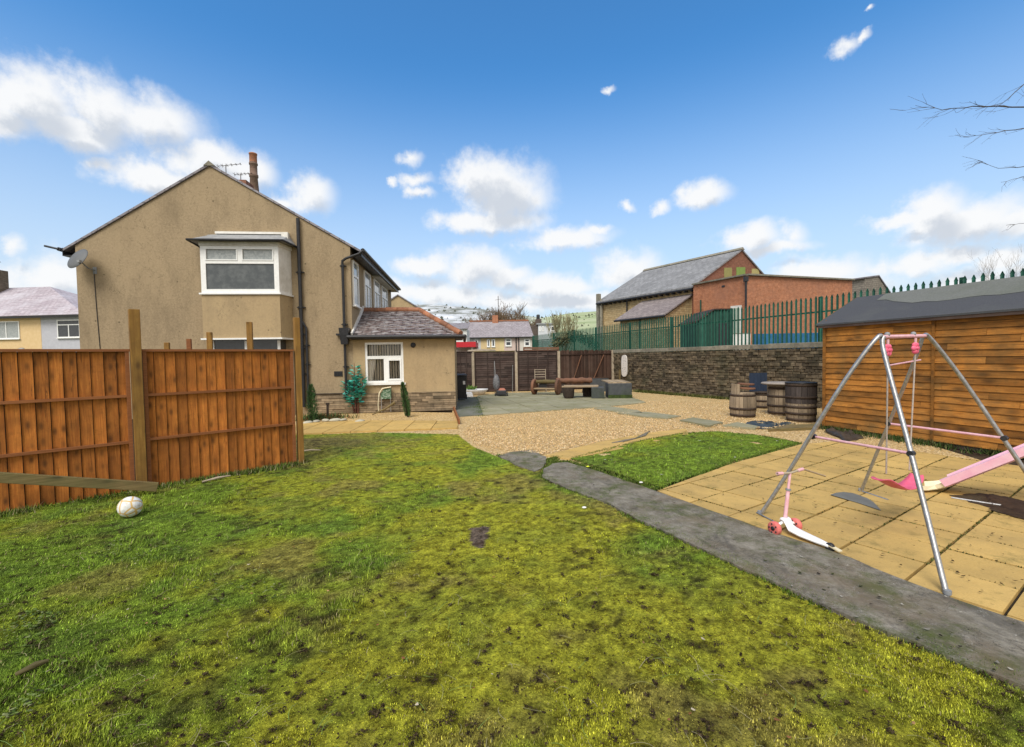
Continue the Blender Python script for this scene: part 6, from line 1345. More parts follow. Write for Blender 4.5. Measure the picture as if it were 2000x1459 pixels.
# big log on low supports
q = G(1122, 768); lg = thing('log_bench', 'long round log lying on stub supports behind the plank bench', 'bench', (q.x, 20.9, .03), R(2))
mb = MB(); mb.tube([(-.85+.11*k, .012*math.sin(k*2.1), .565+.012*math.sin(k*1.3)) for k in range(16)], [.12+.018*math.sin(k*1.9)+.012*random.random() for k in range(16)], 11); mb.build('log', LOGW, lg)
for s_ in (-.55, .55): mb = MB(); mb.lathe([(.2, 0), (.17, .42)], 12, Matrix.Translation((s_, 0, 0))); mb.build('support', BARK, lg)
# plank bench on dark stump and grey block
p = G(1137, 780); pb_ = thing('plank_bench', 'low pale plank resting on a dark stump and a grey-blue block', 'bench', (p.x, p.y+.25, .03), R(-9))
mb = MB(); mb.box((-.05, .1, .46), (1.45, .34, .05), r=.4); mb.box((-.0, .45, .47), (1.4, .3, .045), r=.8); mb.build('plank', PALEPLANK, pb_, bevel=.006)
mb = MB(); mb.lathe([(.17, 0), (.22, .1), (.24, .43)], 14, Matrix.Translation((-.50, .0, 0))); mb.build('stump', BARK, pb_)
mb = MB(); mb.lathe([(.18, 0), (.2, .43)], 14, Matrix.Translation((.25, .75, 0))); mb.build('stump', BARK, pb_)
mb = MB(); mb.box((.66, .05, .225), (.50, .55, .44), taper=1.02); mb.build('block', GREYBOX, pb_, bevel=.02)
# grey corner seat boxes
p = G(1213, 779); cs_ = thing('corner_seat', 'large dark grey box seat with moss at its foot, right of the flagstones', 'seat', (p.x, p.y+.45, .0), R(-4))
mb = MB(); mb.box((0, 0, .31), (.92, .9, .60)); mb.build('box', GREYBOX, cs_, bevel=.015); mb = MB()
for k in range(5): mb.box((-.36+.18*k, .75, .63), (.17, 2.1, .04), r=random.random())
mb.build('slat_top', PALEPLANK, cs_)
mb = MB(); mb.bb(-.47, .47, -.47, -.455, .0, .16); mb.build('moss', M('dark_moss', [(.02, .03, .008), (.05, .08, .015)], 12, bmp=1), cs_)
q = D(1170, 750, 21.6); pbx = thing('planter_box', 'smaller grey box behind the plank bench by the back fence', 'planter', (q.x, 21.9, 0), R(0))
mb = MB()
for a, b, c_, d_ in ((-.48, .48, -.25, -.21), (-.48, .48, .21, .25), (-.48, -.44, -.21, .21), (.44, .48, -.21, .21)): mb.bb(a, b, c_, d_, 0, .62)
mb.build('box', GREYBOX, pbx); mb = MB(); mb.bb(-.439, .439, -.209, .209, .3, .55); mb.build('soil', SOIL, pbx)
# ------------------------------------------------------------------ barrels and barrel chairs
def barrel_part(par, mat, x, y, r, h, bulge=1.13, seg=22, keep=None, tall=None, name='staves', hoops=(.08, .30, .70, .92), z0=0):
    """individual staves, optional taller staves at the back"""
    mb = MB(); N = 7
    for k in range(seg):
        a0, a1 = 6.2832*k/seg+.012, 6.2832*(k+1)/seg-.012; am = (a0+a1)/2
        hh = h*(tall(am) if tall else 1); rr = random.random(); vs = []
        for i in range(N+1):
            z = hh*i/N; t = min(z/h, 1.25); rd = r*(1+(bulge-1)*(1-(2*t-1)**2)) if t <= 1 else r*(1-(t-1)*.15)
            for a, q in ((a0, rd), (a1, rd), (a1, rd-.025), (a0, rd-.025)): vs.append((x+math.cos(a)*q, y+math.sin(a)*q, z0+z))
        fs = [(i*4+j, i*4+(j+1) % 4, i*4+4+(j+1) % 4, i*4+4+j) for i in range(N) for j in range(4)]+[(3, 2, 1, 0), (N*4, N*4+1, N*4+2, N*4+3)]
        mb.add(vs, fs, r=rr)
    s_ = mb.build(name, mat, par)
    for t in hoops:
        q = r*(1+(bulge-1)*(1-(2*t-1)**2))+.004; mb = MB(); mb.lathe([(q-.004, h*t-.03), (q+.004, h*t-.03), (q+.004, h*t+.03), (q-.004, h*t+.03)], 32, Matrix.Translation((x, y, z0))); mb.build('hoop', HOOP, s_)
    return s_
p = G(1463, 817); B1 = thing('barrel_chair', 'weathered grey oak barrel chair, leftmost barrel, with one side of staves rising as its back', 'chair', (p.x, p.y+.33, 0))
barrel_part(B1, OAK, 0, 0, .29, .66, 1.14, tall=lambda a: 1.36 if 2.0 < a < 4.1 else 1.0, hoops=(.10, .36, .9))
mb = MB(); mb.lathe([(.25, .60), (.27, .64), (.27, .67), (0, .68)], 20); mb.build('seat', OAK, B1)
for k, (dz_, rr) in enumerate(((.75, .23), (.86, .20))):
    mb = MB(); mb.lathe([(rr, dz_), (rr+.015, dz_+.025), (rr, dz_+.05), (0, dz_+.055)], 18, Matrix.Translation((.04, 0, 0)) @ Matrix.Rotation(R(3), 4, 'Y')); mb.build('stacked_lid', LOGW, B1)
p = G(1541, 813); B2 = thing('barrel_table', 'middle oak barrel with a wide round grey table top', 'table', (p.x, p.y+.35, 0))
barrel_part(B2, OAK, 0, 0, .31, .80, 1.13, hoops=(.10, .34, .66, .93))
mb = MB(); mb.lathe([(.47, .845), (.50, .86), (.50, .885), (.47, .90), (.0, .90)], 36); mb.lathe([(.34, .801), (.34, .844)], 24); mb.build('table_top', M('grey_table_board', [(.20, .17, .145), (.32, .28, .24)], 9, stain=(.1, .085, .07), samt=.6), B2)
p = G(1581, 826); B3 = thing('barrel_chair', 'right barrel chair beside the shed with dark upper staves and pale lower staves', 'chair', (p.x, p.y+.33, 0))
barrel_part(B3, OAK, 0, 0, .30, .62, 1.12, hoops=(.10, .34, .60))
barrel_part(B3, DARKOAK, 0, 0, .335, .50, 1.02, name='upper_staves', hoops=(.3, .9), z0=.46, seg=18)
mb = MB(); mb.lathe([(.33, .94), (.35, .95), (.35, .975), (0, .98)], 24); mb.build('lid', BLACKP, B3)
p = G(1497, 798); B4 = thing('barrel_chair', 'barrel chair with a tall blue plank back standing against the stone wall', 'chair', (p.x, p.y+.2, 0), R(8))
barrel_part(B4, OAK, 0, 0, .25, .48, 1.12, hoops=(.12, .5, .9)); mb = MB(); mb.lathe([(.30, .485), (.31, .51), (0, .52)], 24); mb.build('seat', BARK, B4)
mb = MB()
for k in range(5): mb.box((-.24+.12*k, .22, .80), (.116, .03, .58), r=random.random())
mb.build('backrest', BLUEW, B4); mb = MB(); mb.box((0, .245, .60), (.6, .02, .06)); mb.box((0, .245, .98), (.6, .02, .06)); mb.build('back_rail', BLUEW, B4)
# ------------------------------------------------------------------ stepping slabs, boards, tarpaulin
def flat_slab(pxs, lab, z0=.0, th=.035, mat=None, name='stepping_slab', group='loose grey slabs lying across the gravel', tiltz=0):
    mb = MB(); pts = gl(pxs, th); mb.prism(wobble(pts, .25, .01, int(pxs[0][0])), z0, th); o = mb.build(name, mat or GSLAB, bevel=.005); return tag(o, lab, 'slab' if name == 'stepping_slab' else 'board', group)
flat_slab([(1160, 797), (1190, 793), (1246, 801), (1256, 806), (1205, 804)], 'mossy grey slab farthest left of the loose row, next to the flagstones')
flat_slab([(1205, 806), (1262, 804), (1330, 812), (1303, 817), (1254, 813)], 'long grey slab second in the loose row across the gravel')
flat_slab([(1328, 820), (1353, 815), (1412, 824), (1384, 831)], 'greenish slab in the middle of the gravel with a dark front edge', th=.06)
flat_slab([(1411, 830), (1440, 824), (1480, 832), (1476, 836)], 'grey slab just left of the dark tarpaulin', th=.05)
flat_slab([(1500, 838), (1540, 829), (1606, 828), (1600, 834)], 'brown plank lying in front of the barrels beside the shed', th=.06, mat=OLDTIM, name='wood_plank', group=None)
flat_slab([(1194, 864), (1240, 855), (1270, 841), (1262, 850), (1222, 861)], 'thin curved grey offcut lying on the gravel beside the buff edging', th=.03, mat=PATHC, name='offcut_board', group=None)
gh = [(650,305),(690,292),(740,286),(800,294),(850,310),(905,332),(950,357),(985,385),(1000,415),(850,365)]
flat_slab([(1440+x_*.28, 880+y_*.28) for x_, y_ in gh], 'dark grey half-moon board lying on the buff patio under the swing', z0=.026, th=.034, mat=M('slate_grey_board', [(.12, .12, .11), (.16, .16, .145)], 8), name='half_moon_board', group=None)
def cloth(name, pxs, mat, lab, cat, amp=.05, seed=1):
    q = gl(pxs); n = 26; m_ = 12; vs = []; a, b, c_, d_ = [Vector((*t, 0)) for t in q]
    for j in range(m_+1):
        for i in range(n+1):
            u, v = i/n, j/m_; p_ = (a.lerp(b, u)).lerp(d_.lerp(c_, u), v); f = float(fbm(np.array([p_.x*5]), np.array([p_.y*5]), seed)[0]); e_ = min(u, 1-u, v*1.2, (1-v)*1.2)
            vs.append((p_.x+(f-.5)*.2, p_.y+(f-.5)*.35, .012+amp*max(0, f*2-.75)*min(1, e_*8+.1)))
    mb = MB(); mb.add(vs, [(j*(n+1)+i, j*(n+1)+i+1, (j+1)*(n+1)+i+1, (j+1)*(n+1)+i) for j in range(m_) for i in range(n)], smooth=True)
    o = mb.build(name, mat); s_ = o.modifiers.new('thick', 'SOLIDIFY'); s_.thickness = .006; return tag(o, lab, cat)
cloth('tarpaulin', [(1448, 832), (1490, 840), (1555, 828), (1472, 823)], M('dark_tarp', [(.02, .028, .033), (.06, .075, .08)], 9, rough=.5), 'crumpled dark blue-black tarpaulin on the gravel in front of the barrels', 'tarpaulin', .10)
cloth('plastic_sheet', [(1610, 845), (1650, 862), (1690, 858), (1640, 838)], M('grey_sheet', [(.025, .02, .016), (.07, .06, .05)], 9, rough=.5), 'crumpled dark sheet at the near corner of the shed', 'sheet', .10, 4)
cloth('weed_membrane', [(1900, 978), (2010, 1015), (2070, 1000), (1960, 970)], M('dark_membrane', [(.022, .012, .007), (.055, .032, .018)], 9, rough=.7), 'crumpled dark membrane on the patio below the slide', 'membrane', .07, 9)
# ------------------------------------------------------------------ bed edging and garden plants by the house
mb = MB(); e = gl([(615, 806), (886, 801), (897, 829)]); 
for a, b in zip(e[:-1], e[1:]): mb.beam((*a, .06), (*b, .06), .035, .16)
o = mb.build('bed_edging', RAIL); tag(o, 'reddish brown timber edging board round the gravel bed below the house wall', 'edging')
rg = random.Random(3)
LEAFT = M('teal_leaves', [(.03, .30, .25), (.14, .55, .46)], 10, rough=.5, bmp=.05, rv=(.55, 1.5))
p = G(694, 808); tp = thing('teal_plant', 'artificial plant with large teal oval leaves on red-brown stems in front of the window', 'plant', (p.x, p.y, 0))
mb = MB(); st_ = []
for k, (dx_, tx, H_) in enumerate(((0, .0, 1.62), (.06, .22, 1.15), (-.05, -.22, 1.05), (.02, .12, 1.4))):
    pts = [Vector((dx_+(tx)*t**1.4*1+.02*math.sin(9*t+k), .02*k, H_*t)) for t in [i/8 for i in range(9)]]; mb.tube(pts, [.024*(1-.7*i/8) for i in range(9)], 6); st_.append(pts)
mb.build('stem', M('red_brown_stem', [(.10, .035, .025), (.16, .06, .04)], 12), tp)
mb = MB()
for k in range(210):
    pts = st_[rg.randrange(4)]; t = rg.uniform(.34, 1.0); q = pts[0].lerp(pts[-1], t) if False else pts[min(8, int(t*8))]+Vector((0, 0, rg.uniform(-.08, .06))); a = rg.uniform(0, 6.28); L = rg.uniform(.13, .22)*(1.15-.35*t); w_ = L*.38
    d = Vector((math.cos(a), math.sin(a)*.8, rg.uniform(-.15, .7))).normalized(); s_ = d.cross(Vector((rg.uniform(-.4, .4), rg.uniform(-.4, .4), 1))).normalized(); u_ = s_.cross(d); q = q+d*rg.uniform(.01, .12)
    mb.add([q, q+d*L*.3+s_*w_+u_*.012, q+d*L*.7+s_*w_*.9+u_*.012, q+d*L, q+d*L*.7-s_*w_*.9+u_*.012, q+d*L*.3-s_*w_+u_*.012, q+d*L*.5-u_*.012], [(6, 0, 1), (6, 1, 2), (6, 2, 3), (6, 3, 4), (6, 4, 5), (6, 5, 0)], r=rg.random())
mb.build('leaves', LEAFT, tp)
CONM = M('conifer_green', [(.02, .055, .015), (.05, .11, .03)], 9, rv=(.5, 1.6))
def conifer(name, lab, base, H_, r_, lean, seed, grp=None):
    rg = random.Random(seed); t = thing(name, lab, 'shrub', base, 0, grp); mb = MB(); mb.tube([(0, 0, 0), (lean[0]*.5, lean[1]*.5, H_*.5), (lean[0], lean[1], H_*.95)], [.025, .018, .005], 6); mb.build('trunk', BARK, t); mb = MB()
    for k in range(1500):
        z = rg.uniform(.03, 1); rad = r_*(math.sin(min(z*3.2, 1.57))*.55+.45)*(1-z**3*.8); a = rg.uniform(0, 6.28); q = rad*rg.random()**.4*(.75+.4*math.sin(a*3+z*9)**2)
        c_ = Vector((lean[0]*z+q*math.cos(a), lean[1]*z+q*math.sin(a), z*H_)); d = Vector((math.cos(a)*.5, math.sin(a)*.5, 1)).normalized(); s_ = d.cross(Vector((math.sin(a+1), math.cos(a), .3))).normalized()*.011; L = rg.uniform(.03, .07)
        mb.add([c_-s_, c_+s_, c_+d*L+s_*.3, c_+d*L-s_*.3], [(0, 1, 2, 3)], r=rg.random())
    mb.build('crown', CONM, t); return t
p = G(604, 823); conifer('conifer_shrub', 'dark green column conifer just right of the last orange fence post', (p.x+.1, p.y, 0), 1.02, .17, (-.02, 0), 2, 'small conifers in front of the house')
p = G(797, 815); conifer('conifer_shrub', 'slim leaning green conifer below the right side of the white window', (p.x, p.y, 0), 1.02, .12, (-.14, 0), 3, 'small conifers in front of the house')
p = G(640, 818); mb = MB(); mb.tube([(p.x, p.y, 0), (p.x+.01, p.y, .42)], .035, 8); mb.box((p.x+.01, p.y, .44), (.09, .06, .06)); o = mb.build('garden_stake', BARK); tag(o, 'short dark stake in the bed between the left conifer and the teal plant', 'stake')
p = G(683, 806); mb = MB(); mb.box((p.x, p.y+.1, .30), (.09, .06, .6)); o = mb.build('garden_stake', M('green_stake', [(.01, .05, .03), (.02, .08, .05)], 8)); tag(o, 'dark green upright stake behind the teal plant', 'stake')
a, b = D(727, 808, 13.6), D(771, 786, 13.95); a.z = .05; mb = MB(); mid = a.lerp(b, .55)+Vector((0, 0, -.04)); mb.tube([a, mid, b], [.018, .03, .045], 8); o = mb.build('driftwood', OLDTIM); tag(o, 'curved piece of driftwood leaning against the stone plinth', 'driftwood')
# white framed lantern-like holder below the window
lx0, lz0 = HL(743, 778); lx1, lz1 = HL(766, 756)
bs_ = thing('wall_basket', 'white framed green basket leaning against the wall under the window', 'basket', HM @ Vector(((lx0+lx1)/2, -.25, .03)), HR); w = (lx1-lx0)/2
mb = MB(); mb.tube([(-w, 0, .50), (-w*.9, 0, .62), (-w*.4, 0, .76), (w, 0, .80)], .018, 8); mb.tube([(-w, 0, .50), (-w*1.15, 0, .25), (-w*1.1, 0, 0)], .014, 8); mb.build('frame', CREAM, bs_)
mb = MB(); mb.extr([(-w*.75, .02, .42), (w*.95, .02, .42), (w*.95, .02, .80), (-w*.2, .02, .74), (-w*.75, .02, .6)], (0, .14, 0)); mb.build('basket', M('green_pattern', [(.02, .05, .03), (.10, .17, .10), (.4, .42, .36)], 22), bs_)
mb = MB(); mb.bb(-w*.7, -w*.6, .03, .07, 0, .42); mb.bb(w*.8, w*.9, .03, .07, 0, .42); mb.build('leg', METAL, bs_)
# cobbles / pale stones by the bed and low plants
rg = random.Random(17)
PEB = M('pale_pebble', [(.38, .35, .26), (.52, .48, .38)], 8, stain=(.3, .3, .22), samt=.5)
for k, (px, py, s_) in enumerate(((598, 829, .13), (615, 826, .10), (633, 824, .11), (652, 824, .14), (668, 823, .09), (700, 826, .12))):
    p = G(px, py); mb = MB(); mb.sphere((0, 0, 0), s_, 10, 7, sc=(1.2, .8, .42))
    for i in range(len(mb.v)): v = mb.v[i]; f = .85+.3*rg.random(); mb.v[i] = (v[0]*f, v[1]*f, v[2])
    o = mb.build('pale_stone', PEB); o.location = (p.x, p.y+.1, .03); o.rotation_euler = (0, 0, rg.uniform(0, 3))
    tag(o, ['pale stone nearest the last orange fence post, first along the bed', 'pale stone second along the bed from the fence post', 'pale stone in front of the short dark stake', 'largest pale stone, between the dark stake and teal plant', 'small pale stone just left of the teal plant stem', 'flat pale stone just right of the teal plant stem'][k], 'stone', 'pale stones along the bed behind the front slabs')
bed = gl([(596, 820), (680, 816)]); edge_grass('bed_plants', [bed], 2600, .16, .16, [(.04, .09, .03), (.08, .13, .05), (.18, .09, .04)], 'low dark green plants in the bed at the foot of the house', 21, cat='plants')
# bits at the fence foot
mb = MB(); p = G(352, 944); mb.tube([(p.x, p.y, 0), (p.x-.02, p.y, .13), (p.x-.05, p.y, .21)], [.006, .012, .004], 6); o = mb.build('feather_stake', WHITEPL); tag(o, 'small white feather-like marker stuck in the grass at the fence foot', 'marker')
for k, (x_, y_, x2_, y2_, Lb) in enumerate(((588, 881, 626, 879, 'pale stick lying right of the last orange fence post'), (395, 941, 450, 929, 'pale stick in the grass against the fence foot'), (30, 1318, 95, 1290, 'grey stick half sunk in the lawn at the lower left'))):
    a, b = G(x_, y_, .04), G(x2_, y2_, .05); mb = MB(); mb.tube([a, a.lerp(b, .5)+Vector((.01, .01, .01)), b], [.012, .018, .010], 6); o = mb.build('stick', PALEPOST); o.data.materials[0] = OLDTIM if k == 2 else PALEPOST; tag(o, Lb, 'stick')
if False: mb = MB(); c_ = gl([(916, 1034), (955, 1032), (947, 1075), (918, 1067)]); z_ = float(hgt(np.array([c_[0][0]]), np.array([c_[0][1]]))[0]); mb.prism(wobble(c_, .04, .008, 2), z_-.02, z_+.014); o = mb.build('earth_patch', M('bark_chip_patch', [(.05, .035, .03), (.13, .10, .085)], 70, bmp=1, bd=.02)); struct(o, 'square bare brown earth patch in the lawn')
for k, (px, py, lb_, cc) in enumerate(((1148, 911, 'small yellow ball-like scrap at the corner of the small lawn', (.62, .68, .03)), (1252, 942, 'white scrap at the near edge of the small lawn', (.7, .68, .65)), (1141, 991, 'white scrap on the large lawn beside the grey path', (.75, .74, .7)))):
    p = G(px, py, .04); mb = MB(); mb.sphere((0, 0, 0), .020, 10, 6, sc=(1.3, 1, .5)); o = mb.build('litter_scrap', plain('scrap', cc, .7)); o.location = p; tag(o, lb_, 'litter')
# ------------------------------------------------------------------ swing set
sA, sB, sD_ = G(1484, 1007), G(1850, 1166), G(1681, 962); sC = Vector((4.95, 3.95, 0))
TL, TR = D(1722, 658, 4.15), D(1806, 656, 4.55)
sw = thing('swing_set', 'child\'s silver tube swing frame with pink bars, flower discs and a pink seat', 'swing', ((sA+sB+sC+sD_)/4))
def smooth_curve(P, n=8):
    out = []; P = [Vector(p) for p in P]
    for i in range(len(P)-1):
        p0 = P[max(i-1, 0)]; p1 = P[i]; p2 = P[i+1]; p3 = P[min(i+2, len(P)-1)]
        for k in range(n):
            t = k/n; out.append(.5*((2*p1)+(p2-p0)*t+(2*p0-5*p1+4*p2-p3)*t*t+(3*p1-p0-3*p2+p3)*t**3))
    out.append(P[-1]); return out
def wbuild(mb, name, mat, par): return mb.build(name, mat, par, world=True)
up = Vector((0, 0, 1))
def leg(foot, top, bend, ofs):
    d = (foot-top); pts = [top, top+bend, top+bend*1.7+d*.10, top+bend*1.75+d*.3, foot+bend*.25+(top-foot)*.25, foot]
    mb = MB(); mb.tube(smooth_curve(pts), .0185, 10); l_ = wbuild(mb, 'leg', METAL, sw)
    return l_
hA = (TR-TL).normalized()
l = leg(sA, TL, -hA*.07+Vector((0, 0, .0)), 0); leg(sC+Vector((.12, .1, 0)), TR, hA*.07, 0)
mb = MB(); mb.tube(smooth_curve([TL+Vector((.0, -.02, 0)), TL+(sB-TL)*.08+Vector((-.015, 0, 0)), TL+(sB-TL)*.5, sB]), .0195, 10); wbuild(mb, 'leg', METAL, sw)
mb = MB(); mb.tube(smooth_curve([TR+Vector((0, .02, 0)), TR+(sD_-TR)*.1+Vector((-.01, 0, -.02)), TR+(sD_-TR)*.5, sD_]), .0175, 10); wbuild(mb, 'leg', METAL, sw)
mb = MB(); mb.tube([TL, TL.lerp(TR, .5), TR], .018, 10); wbuild(mb, 'top_bar', PINK, sw)
mb = MB(); mb.tube([TL.lerp(TR, .12)-up*.30+Vector((0, 0, .03)), TL.lerp(TR, .9)-up*.27+Vector((0, 0, .03))], .008, 8); wbuild(mb, 'spacer_bar', PINK, sw)
def on(a, b, px, py):     # point of the straight leg a-b nearest the seen pixel
    best = min((abs((lambda v: (v.dot(cr)/v.dot(f0)*FPX+1000)-px)((a.lerp(b, t/200)-Vector((0, 0, CH))))) + abs((lambda v: (729.5-v.dot(cu)/v.dot(f0)*FPX)-py)((a.lerp(b, t/200)-Vector((0, 0, CH))))), t) for t in range(201)); return a.lerp(b, best[1]/200)
q1, q2 = on(sA, TL, 1587, 852), on(sB, TL, 1779, 886); mb = MB(); mb.tube([q1, q2], .0125, 8); wbuild(mb, 'cross_bar', PINK, sw)
q3, q4 = on(sD_, TR, 1747, 828), D(1962, 856, 4.12); mb = MB(); mb.tube([q3, q4], .0125, 8); wbuild(mb, 'cross_bar', PINK, sw)
for q in (q1, q2, q3, q4):
    mb = MB(); mb.tube([q-hA*.025, q+hA*.025], .024, 10); wbuild(mb, 'clamp', BLACKP, sw)
for q in (TL.lerp(TR, .12), TL.lerp(TR, .72)):
    mb = MB(); mb.sphere(q+up*.022, .022, 10, 8); wbuild(mb, 'bolt_cap', LEAD, sw)
hangs = []
for (px, py, Yf) in ((1734, 684, 4.16), (1788, 680, 4.42)):
    c_ = D(px, py, Yf); mb = MB(); fw = -f0.normalized(); u_, v_ = hA, up; fw = hA.cross(up)
    for k in range(6):
        a = 6.283*k/6; cc = c_+u_*.034*math.cos(a)+v_*.036*math.sin(a); mb.sphere(cc, .026, 10, 6, sc=(1, .6, 1), r=rg.random())
    mb.sphere(c_+fw*.008, .02, 10, 8, r=.1); wbuild(mb, 'flower_disc', HOTPINK, sw)
    hangs.append(c_)
    mb = MB(); mb.tube([c_+up*.03, c_+up*.10], .012, 6); wbuild(mb, 'hanger', PINK, sw)
sl1, sl2 = D(1732, 938, 4.30), D(1776, 930, 4.48)
sl1, sl2 = D(1731, 925, 4.22), D(1776, 918, 4.50)
ROPE = M('grey_rope', [(.38, .32, .28), (.52, .45, .40)], 40)
for h_, s_ in zip(hangs, (sl1, sl2)):
    mb = MB(); mb.tube([h_-up*.03, s_], .0075, 6); wbuild(mb, 'rope', ROPE, sw)
# curved seat: a bent strip
ctr = [D(1713, 938, 4.12), D(1724, 938, 4.16), D(1742, 949, 4.24), D(1757, 955, 4.34), D(1774, 951, 4.44), D(1787, 938, 4.52), D(1791, 928, 4.55)]
cv = smooth_curve(ctr, 4); n = len(cv); mb = MB(); dv = Vector((hA.y, -hA.x, 0)).normalized(); vs = []
for i, q in enumerate(cv):
    w_ = .085*math.sin(math.pi*(.14+.72*i/(n-1)))**.6; 
    for sx, zz in ((-1, .012), (-.5, 0), (.5, 0), (1, .012)): vs.append(q+dv*w_*sx+up*zz)
mb.add(vs, [(i*4+j, (i+1)*4+j, (i+1)*4+j+1, i*4+j+1) for i in range(n-1) for j in range(3)], smooth=True); se = wbuild(mb, 'seat', HOTPINK, sw); so_ = se.modifiers.new('t', 'SOLIDIFY'); so_.thickness = .008
mb = MB(); mb.tube([sD_+up*.02, G(1735, 977, .02)], .012, 8); wbuild(mb, 'ground_bar', METAL, sw)
for q in (sA, sB, sC, sD_): mb = MB(); mb.tube([q+Vector((0, 0, .021)), q+Vector((0, 0, .05))], .024, 8); wbuild(mb, 'foot', LEAD, sw)
# ------------------------------------------------------------------ slide
s0, s1 = D(1856, 958, 5.30), D(2030, 880, 4.75); s0.z = .10
sd3 = (s1-s0); ext_ = s0+sd3*1.9
sdl = thing('slide', 'pale pink plastic slide chute with a cream foot piece coming down at the right', 'slide', (s0.x, s0.y, 0))
wv = Vector((sd3.y, -sd3.x, 0)).normalized()
def chute(P, prof_, mat, name):
    mb = MB(); n = len(P); k = len(prof_); vs = []
    for i, p in enumerate(P):
        t = (P[min(i+1, n-1)]-P[max(i-1, 0)]).normalized(); nn_ = wv.cross(t).normalized(); nn_ = nn_ if nn_.z > 0 else -nn_
        for a, b in prof_: vs.append(p+wv*a+nn_*b)
    mb.add(vs, [(i*k+j, (i+1)*k+j, (i+1)*k+j+1, i*k+j+1) for i in range(n-1) for j in range(k-1)]); o = wbuild(mb, name, mat, sdl); s_ = o.modifiers.new('t', 'SOLIDIFY'); s_.thickness = .006; return o
pr = [(-.19, .02), (-.20, .095), (-.175, .10), (-.165, .09), (-.155, .01), (-.13, 0), (-.02, .004), (0, .012), (.02, .004), (.13, 0), (.155, .01), (.165, .09), (.175, .10), (.20, .095), (.19, .02)]
chute([s0, s0.lerp(ext_, .33), s0.lerp(ext_, .66), ext_], pr, SLIDEP, 'chute')
e0_ = D(1800, 960, 5.38); e0_.z = .035
chute([s0+sd3*.03, s0-Vector((sd3.x, sd3.y, 0)).normalized()*.08-up*.045, s0.lerp(e0_, .7)-up*.01, e0_], [(a*.93, b*.6+.004) for a, b in pr], CREAM, 'foot_piece')
for s_ in (-1, 1):
    q = ext_+wv*.17*s_; mb = MB(); mb.tube([Vector((q.x+.25, q.y-.2, 0)), q, q+up*.35], .016, 8); wbuild(mb, 'support', METAL, sdl)
a, b = G(1858, 972, .03), G(2060, 1003, .03); mb = MB(); mb.tube([a, b], .012, 8); o = mb.build('metal_rod', METAL); tag(o, 'thin grey rod lying on the patio below the pink slide', 'rod')
# ------------------------------------------------------------------ scooter
w1, w2 = G(1513, 1047), G(1553, 1040); rw = G(1621, 1080); ax = (w1+w2)/2
scn = thing('scooter', 'child\'s white three-wheeled scooter with coral wheels leaning by the grey path', 'scooter', (ax.x, ax.y, .022))
CORAL = M('coral_wheel', [(.62, .13, .12), (.72, .20, .17)], 30, rough=.5, stain=(.3, .1, .08), samt=.4)
axd = (w2-w1).normalized()
for q in (w1, w2):
    mb = MB(); mm = Matrix.Translation(q+up*.075) @ axd.to_track_quat('Z', 'Y').to_matrix().to_4x4(); mb.lathe([(.03, -.022), (.058, -.022), (.062, -.012), (.062, .012), (.058, .022), (.03, .022)], 24, mm); wh = wbuild(mb, 'wheel', CORAL, scn)
    mb = MB(); mb.lathe([(.0, -.026), (.02, -.028), (.02, .028), (0, .026)], 12, mm)
    for k in range(5):
        a = 6.283*k/5; c_ = mm @ Vector((.04*math.cos(a), .04*math.sin(a), -.0225)); mb.sphere(c_, .009, 6, 4)
    wbuild(mb, 'hub', BLACKP, wh)
fw_ = (rw-ax); fl = fw_.length; fd_ = fw_.normalized(); sd4 = Vector((fd_.y, -fd_.x, 0))
mb = MB(); vs = []; st = [(-.06, .125, .035), (-.02, .150, .055), (.05, .145, .05), (.12, .095, .045), (.2, .075, .062), (.45, .065, .06), (.75, .062, .045), (.92, .06, .028), (1.0, .06, .02)]
for t, z_, w_ in st:
    c_ = ax+fd_*(fl*t if t > .15 else t*fl)
    for a, b in ((-1, 0), (-.8, .012), (.8, .012), (1, 0), (.8, -.014), (-.8, -.014)): vs.append(Vector((c_.x, c_.y, z_))+sd4*w_*a+up*b)
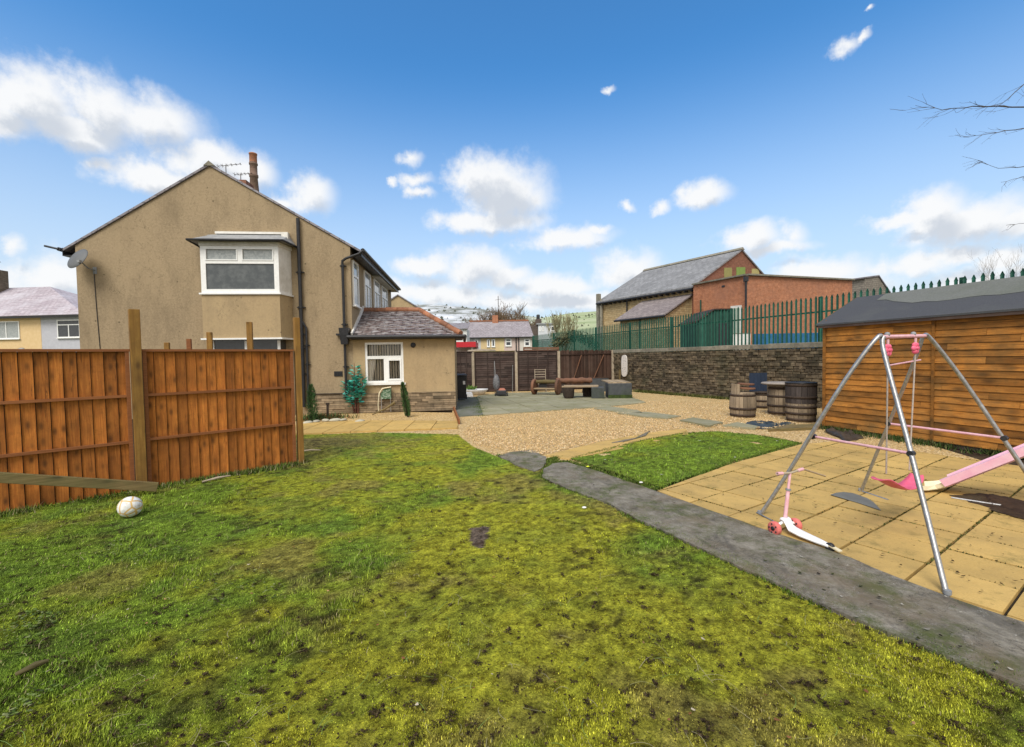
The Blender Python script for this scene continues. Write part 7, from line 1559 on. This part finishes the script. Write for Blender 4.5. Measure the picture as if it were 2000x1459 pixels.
k = 6; mb.add(vs, [(i*k+j, i*k+(j+1) % k, (i+1)*k+(j+1) % k, (i+1)*k+j) for i in range(len(st)-1) for j in range(k)]+[tuple(range(k))[::-1], tuple(range((len(st)-1)*k, len(st)*k))], smooth=True); wbuild(mb, 'deck', WHITEPL, scn)
mb = MB(); mb.tube([w1+up*.085, ax+up*.13, w2+up*.085], .014, 8); wbuild(mb, 'axle', WHITEPL, scn)
sb_, st2 = ax+up*.15, D(1543, 924, ax.y+.02)
mb = MB(); mb.tube([sb_, sb_.lerp(st2, .6)], .017, 8); mb.tube([sb_.lerp(st2, .55), st2], .012, 8); wbuild(mb, 'stem', PINK, scn)
mb = MB(); mb.tube([sb_.lerp(st2, .62), sb_.lerp(st2, .66)], .024, 8); wbuild(mb, 'collar', LEAD, scn)
h1, h2 = D(1518, 925, ax.y-.06), D(1568, 916, ax.y+.09); mb = MB(); mb.tube([h1, st2, h2], .011, 8); hb_ = wbuild(mb, 'handlebar', PALEPOST, scn)
for a, b in ((h1, st2), (h2, st2)): mb = MB(); mb.tube([a, a.lerp(b, .4)], .016, 8); wbuild(mb, 'grip', PINK, hb_)
mb = MB(); mm = Matrix.Translation(rw+up*.05) @ sd4.to_track_quat('Z', 'Y').to_matrix().to_4x4(); mb.lathe([(.02, -.018), (.036, -.016), (.038, 0), (.036, .016), (.02, .018)], 18, mm); wbuild(mb, 'rear_wheel', BLACKP, scn)
mb = MB(); mb.extr([rw+sd4*-.02+up*.06, rw+sd4*.02+up*.06, rw+fd_*.09+sd4*.02+up*.045, rw+fd_*.09-sd4*.02+up*.045], (0, 0, .01)); wbuild(mb, 'brake', CREAM, scn)
a, b = h2, D(1612, 930, ax.y+.2); mb = MB(); mb.tube([a, b], .009, 6); wbuild(mb, 'strap', PALEPLANK, hb_)
a, b = G(1478, 1001, .03), G(1512, 1019, .03); mb = MB(); mb.tube([a, b], .008, 6); o = mb.build('metal_rod', METAL); tag(o, 'short thin rod on the patio between the swing foot and the scooter', 'rod')
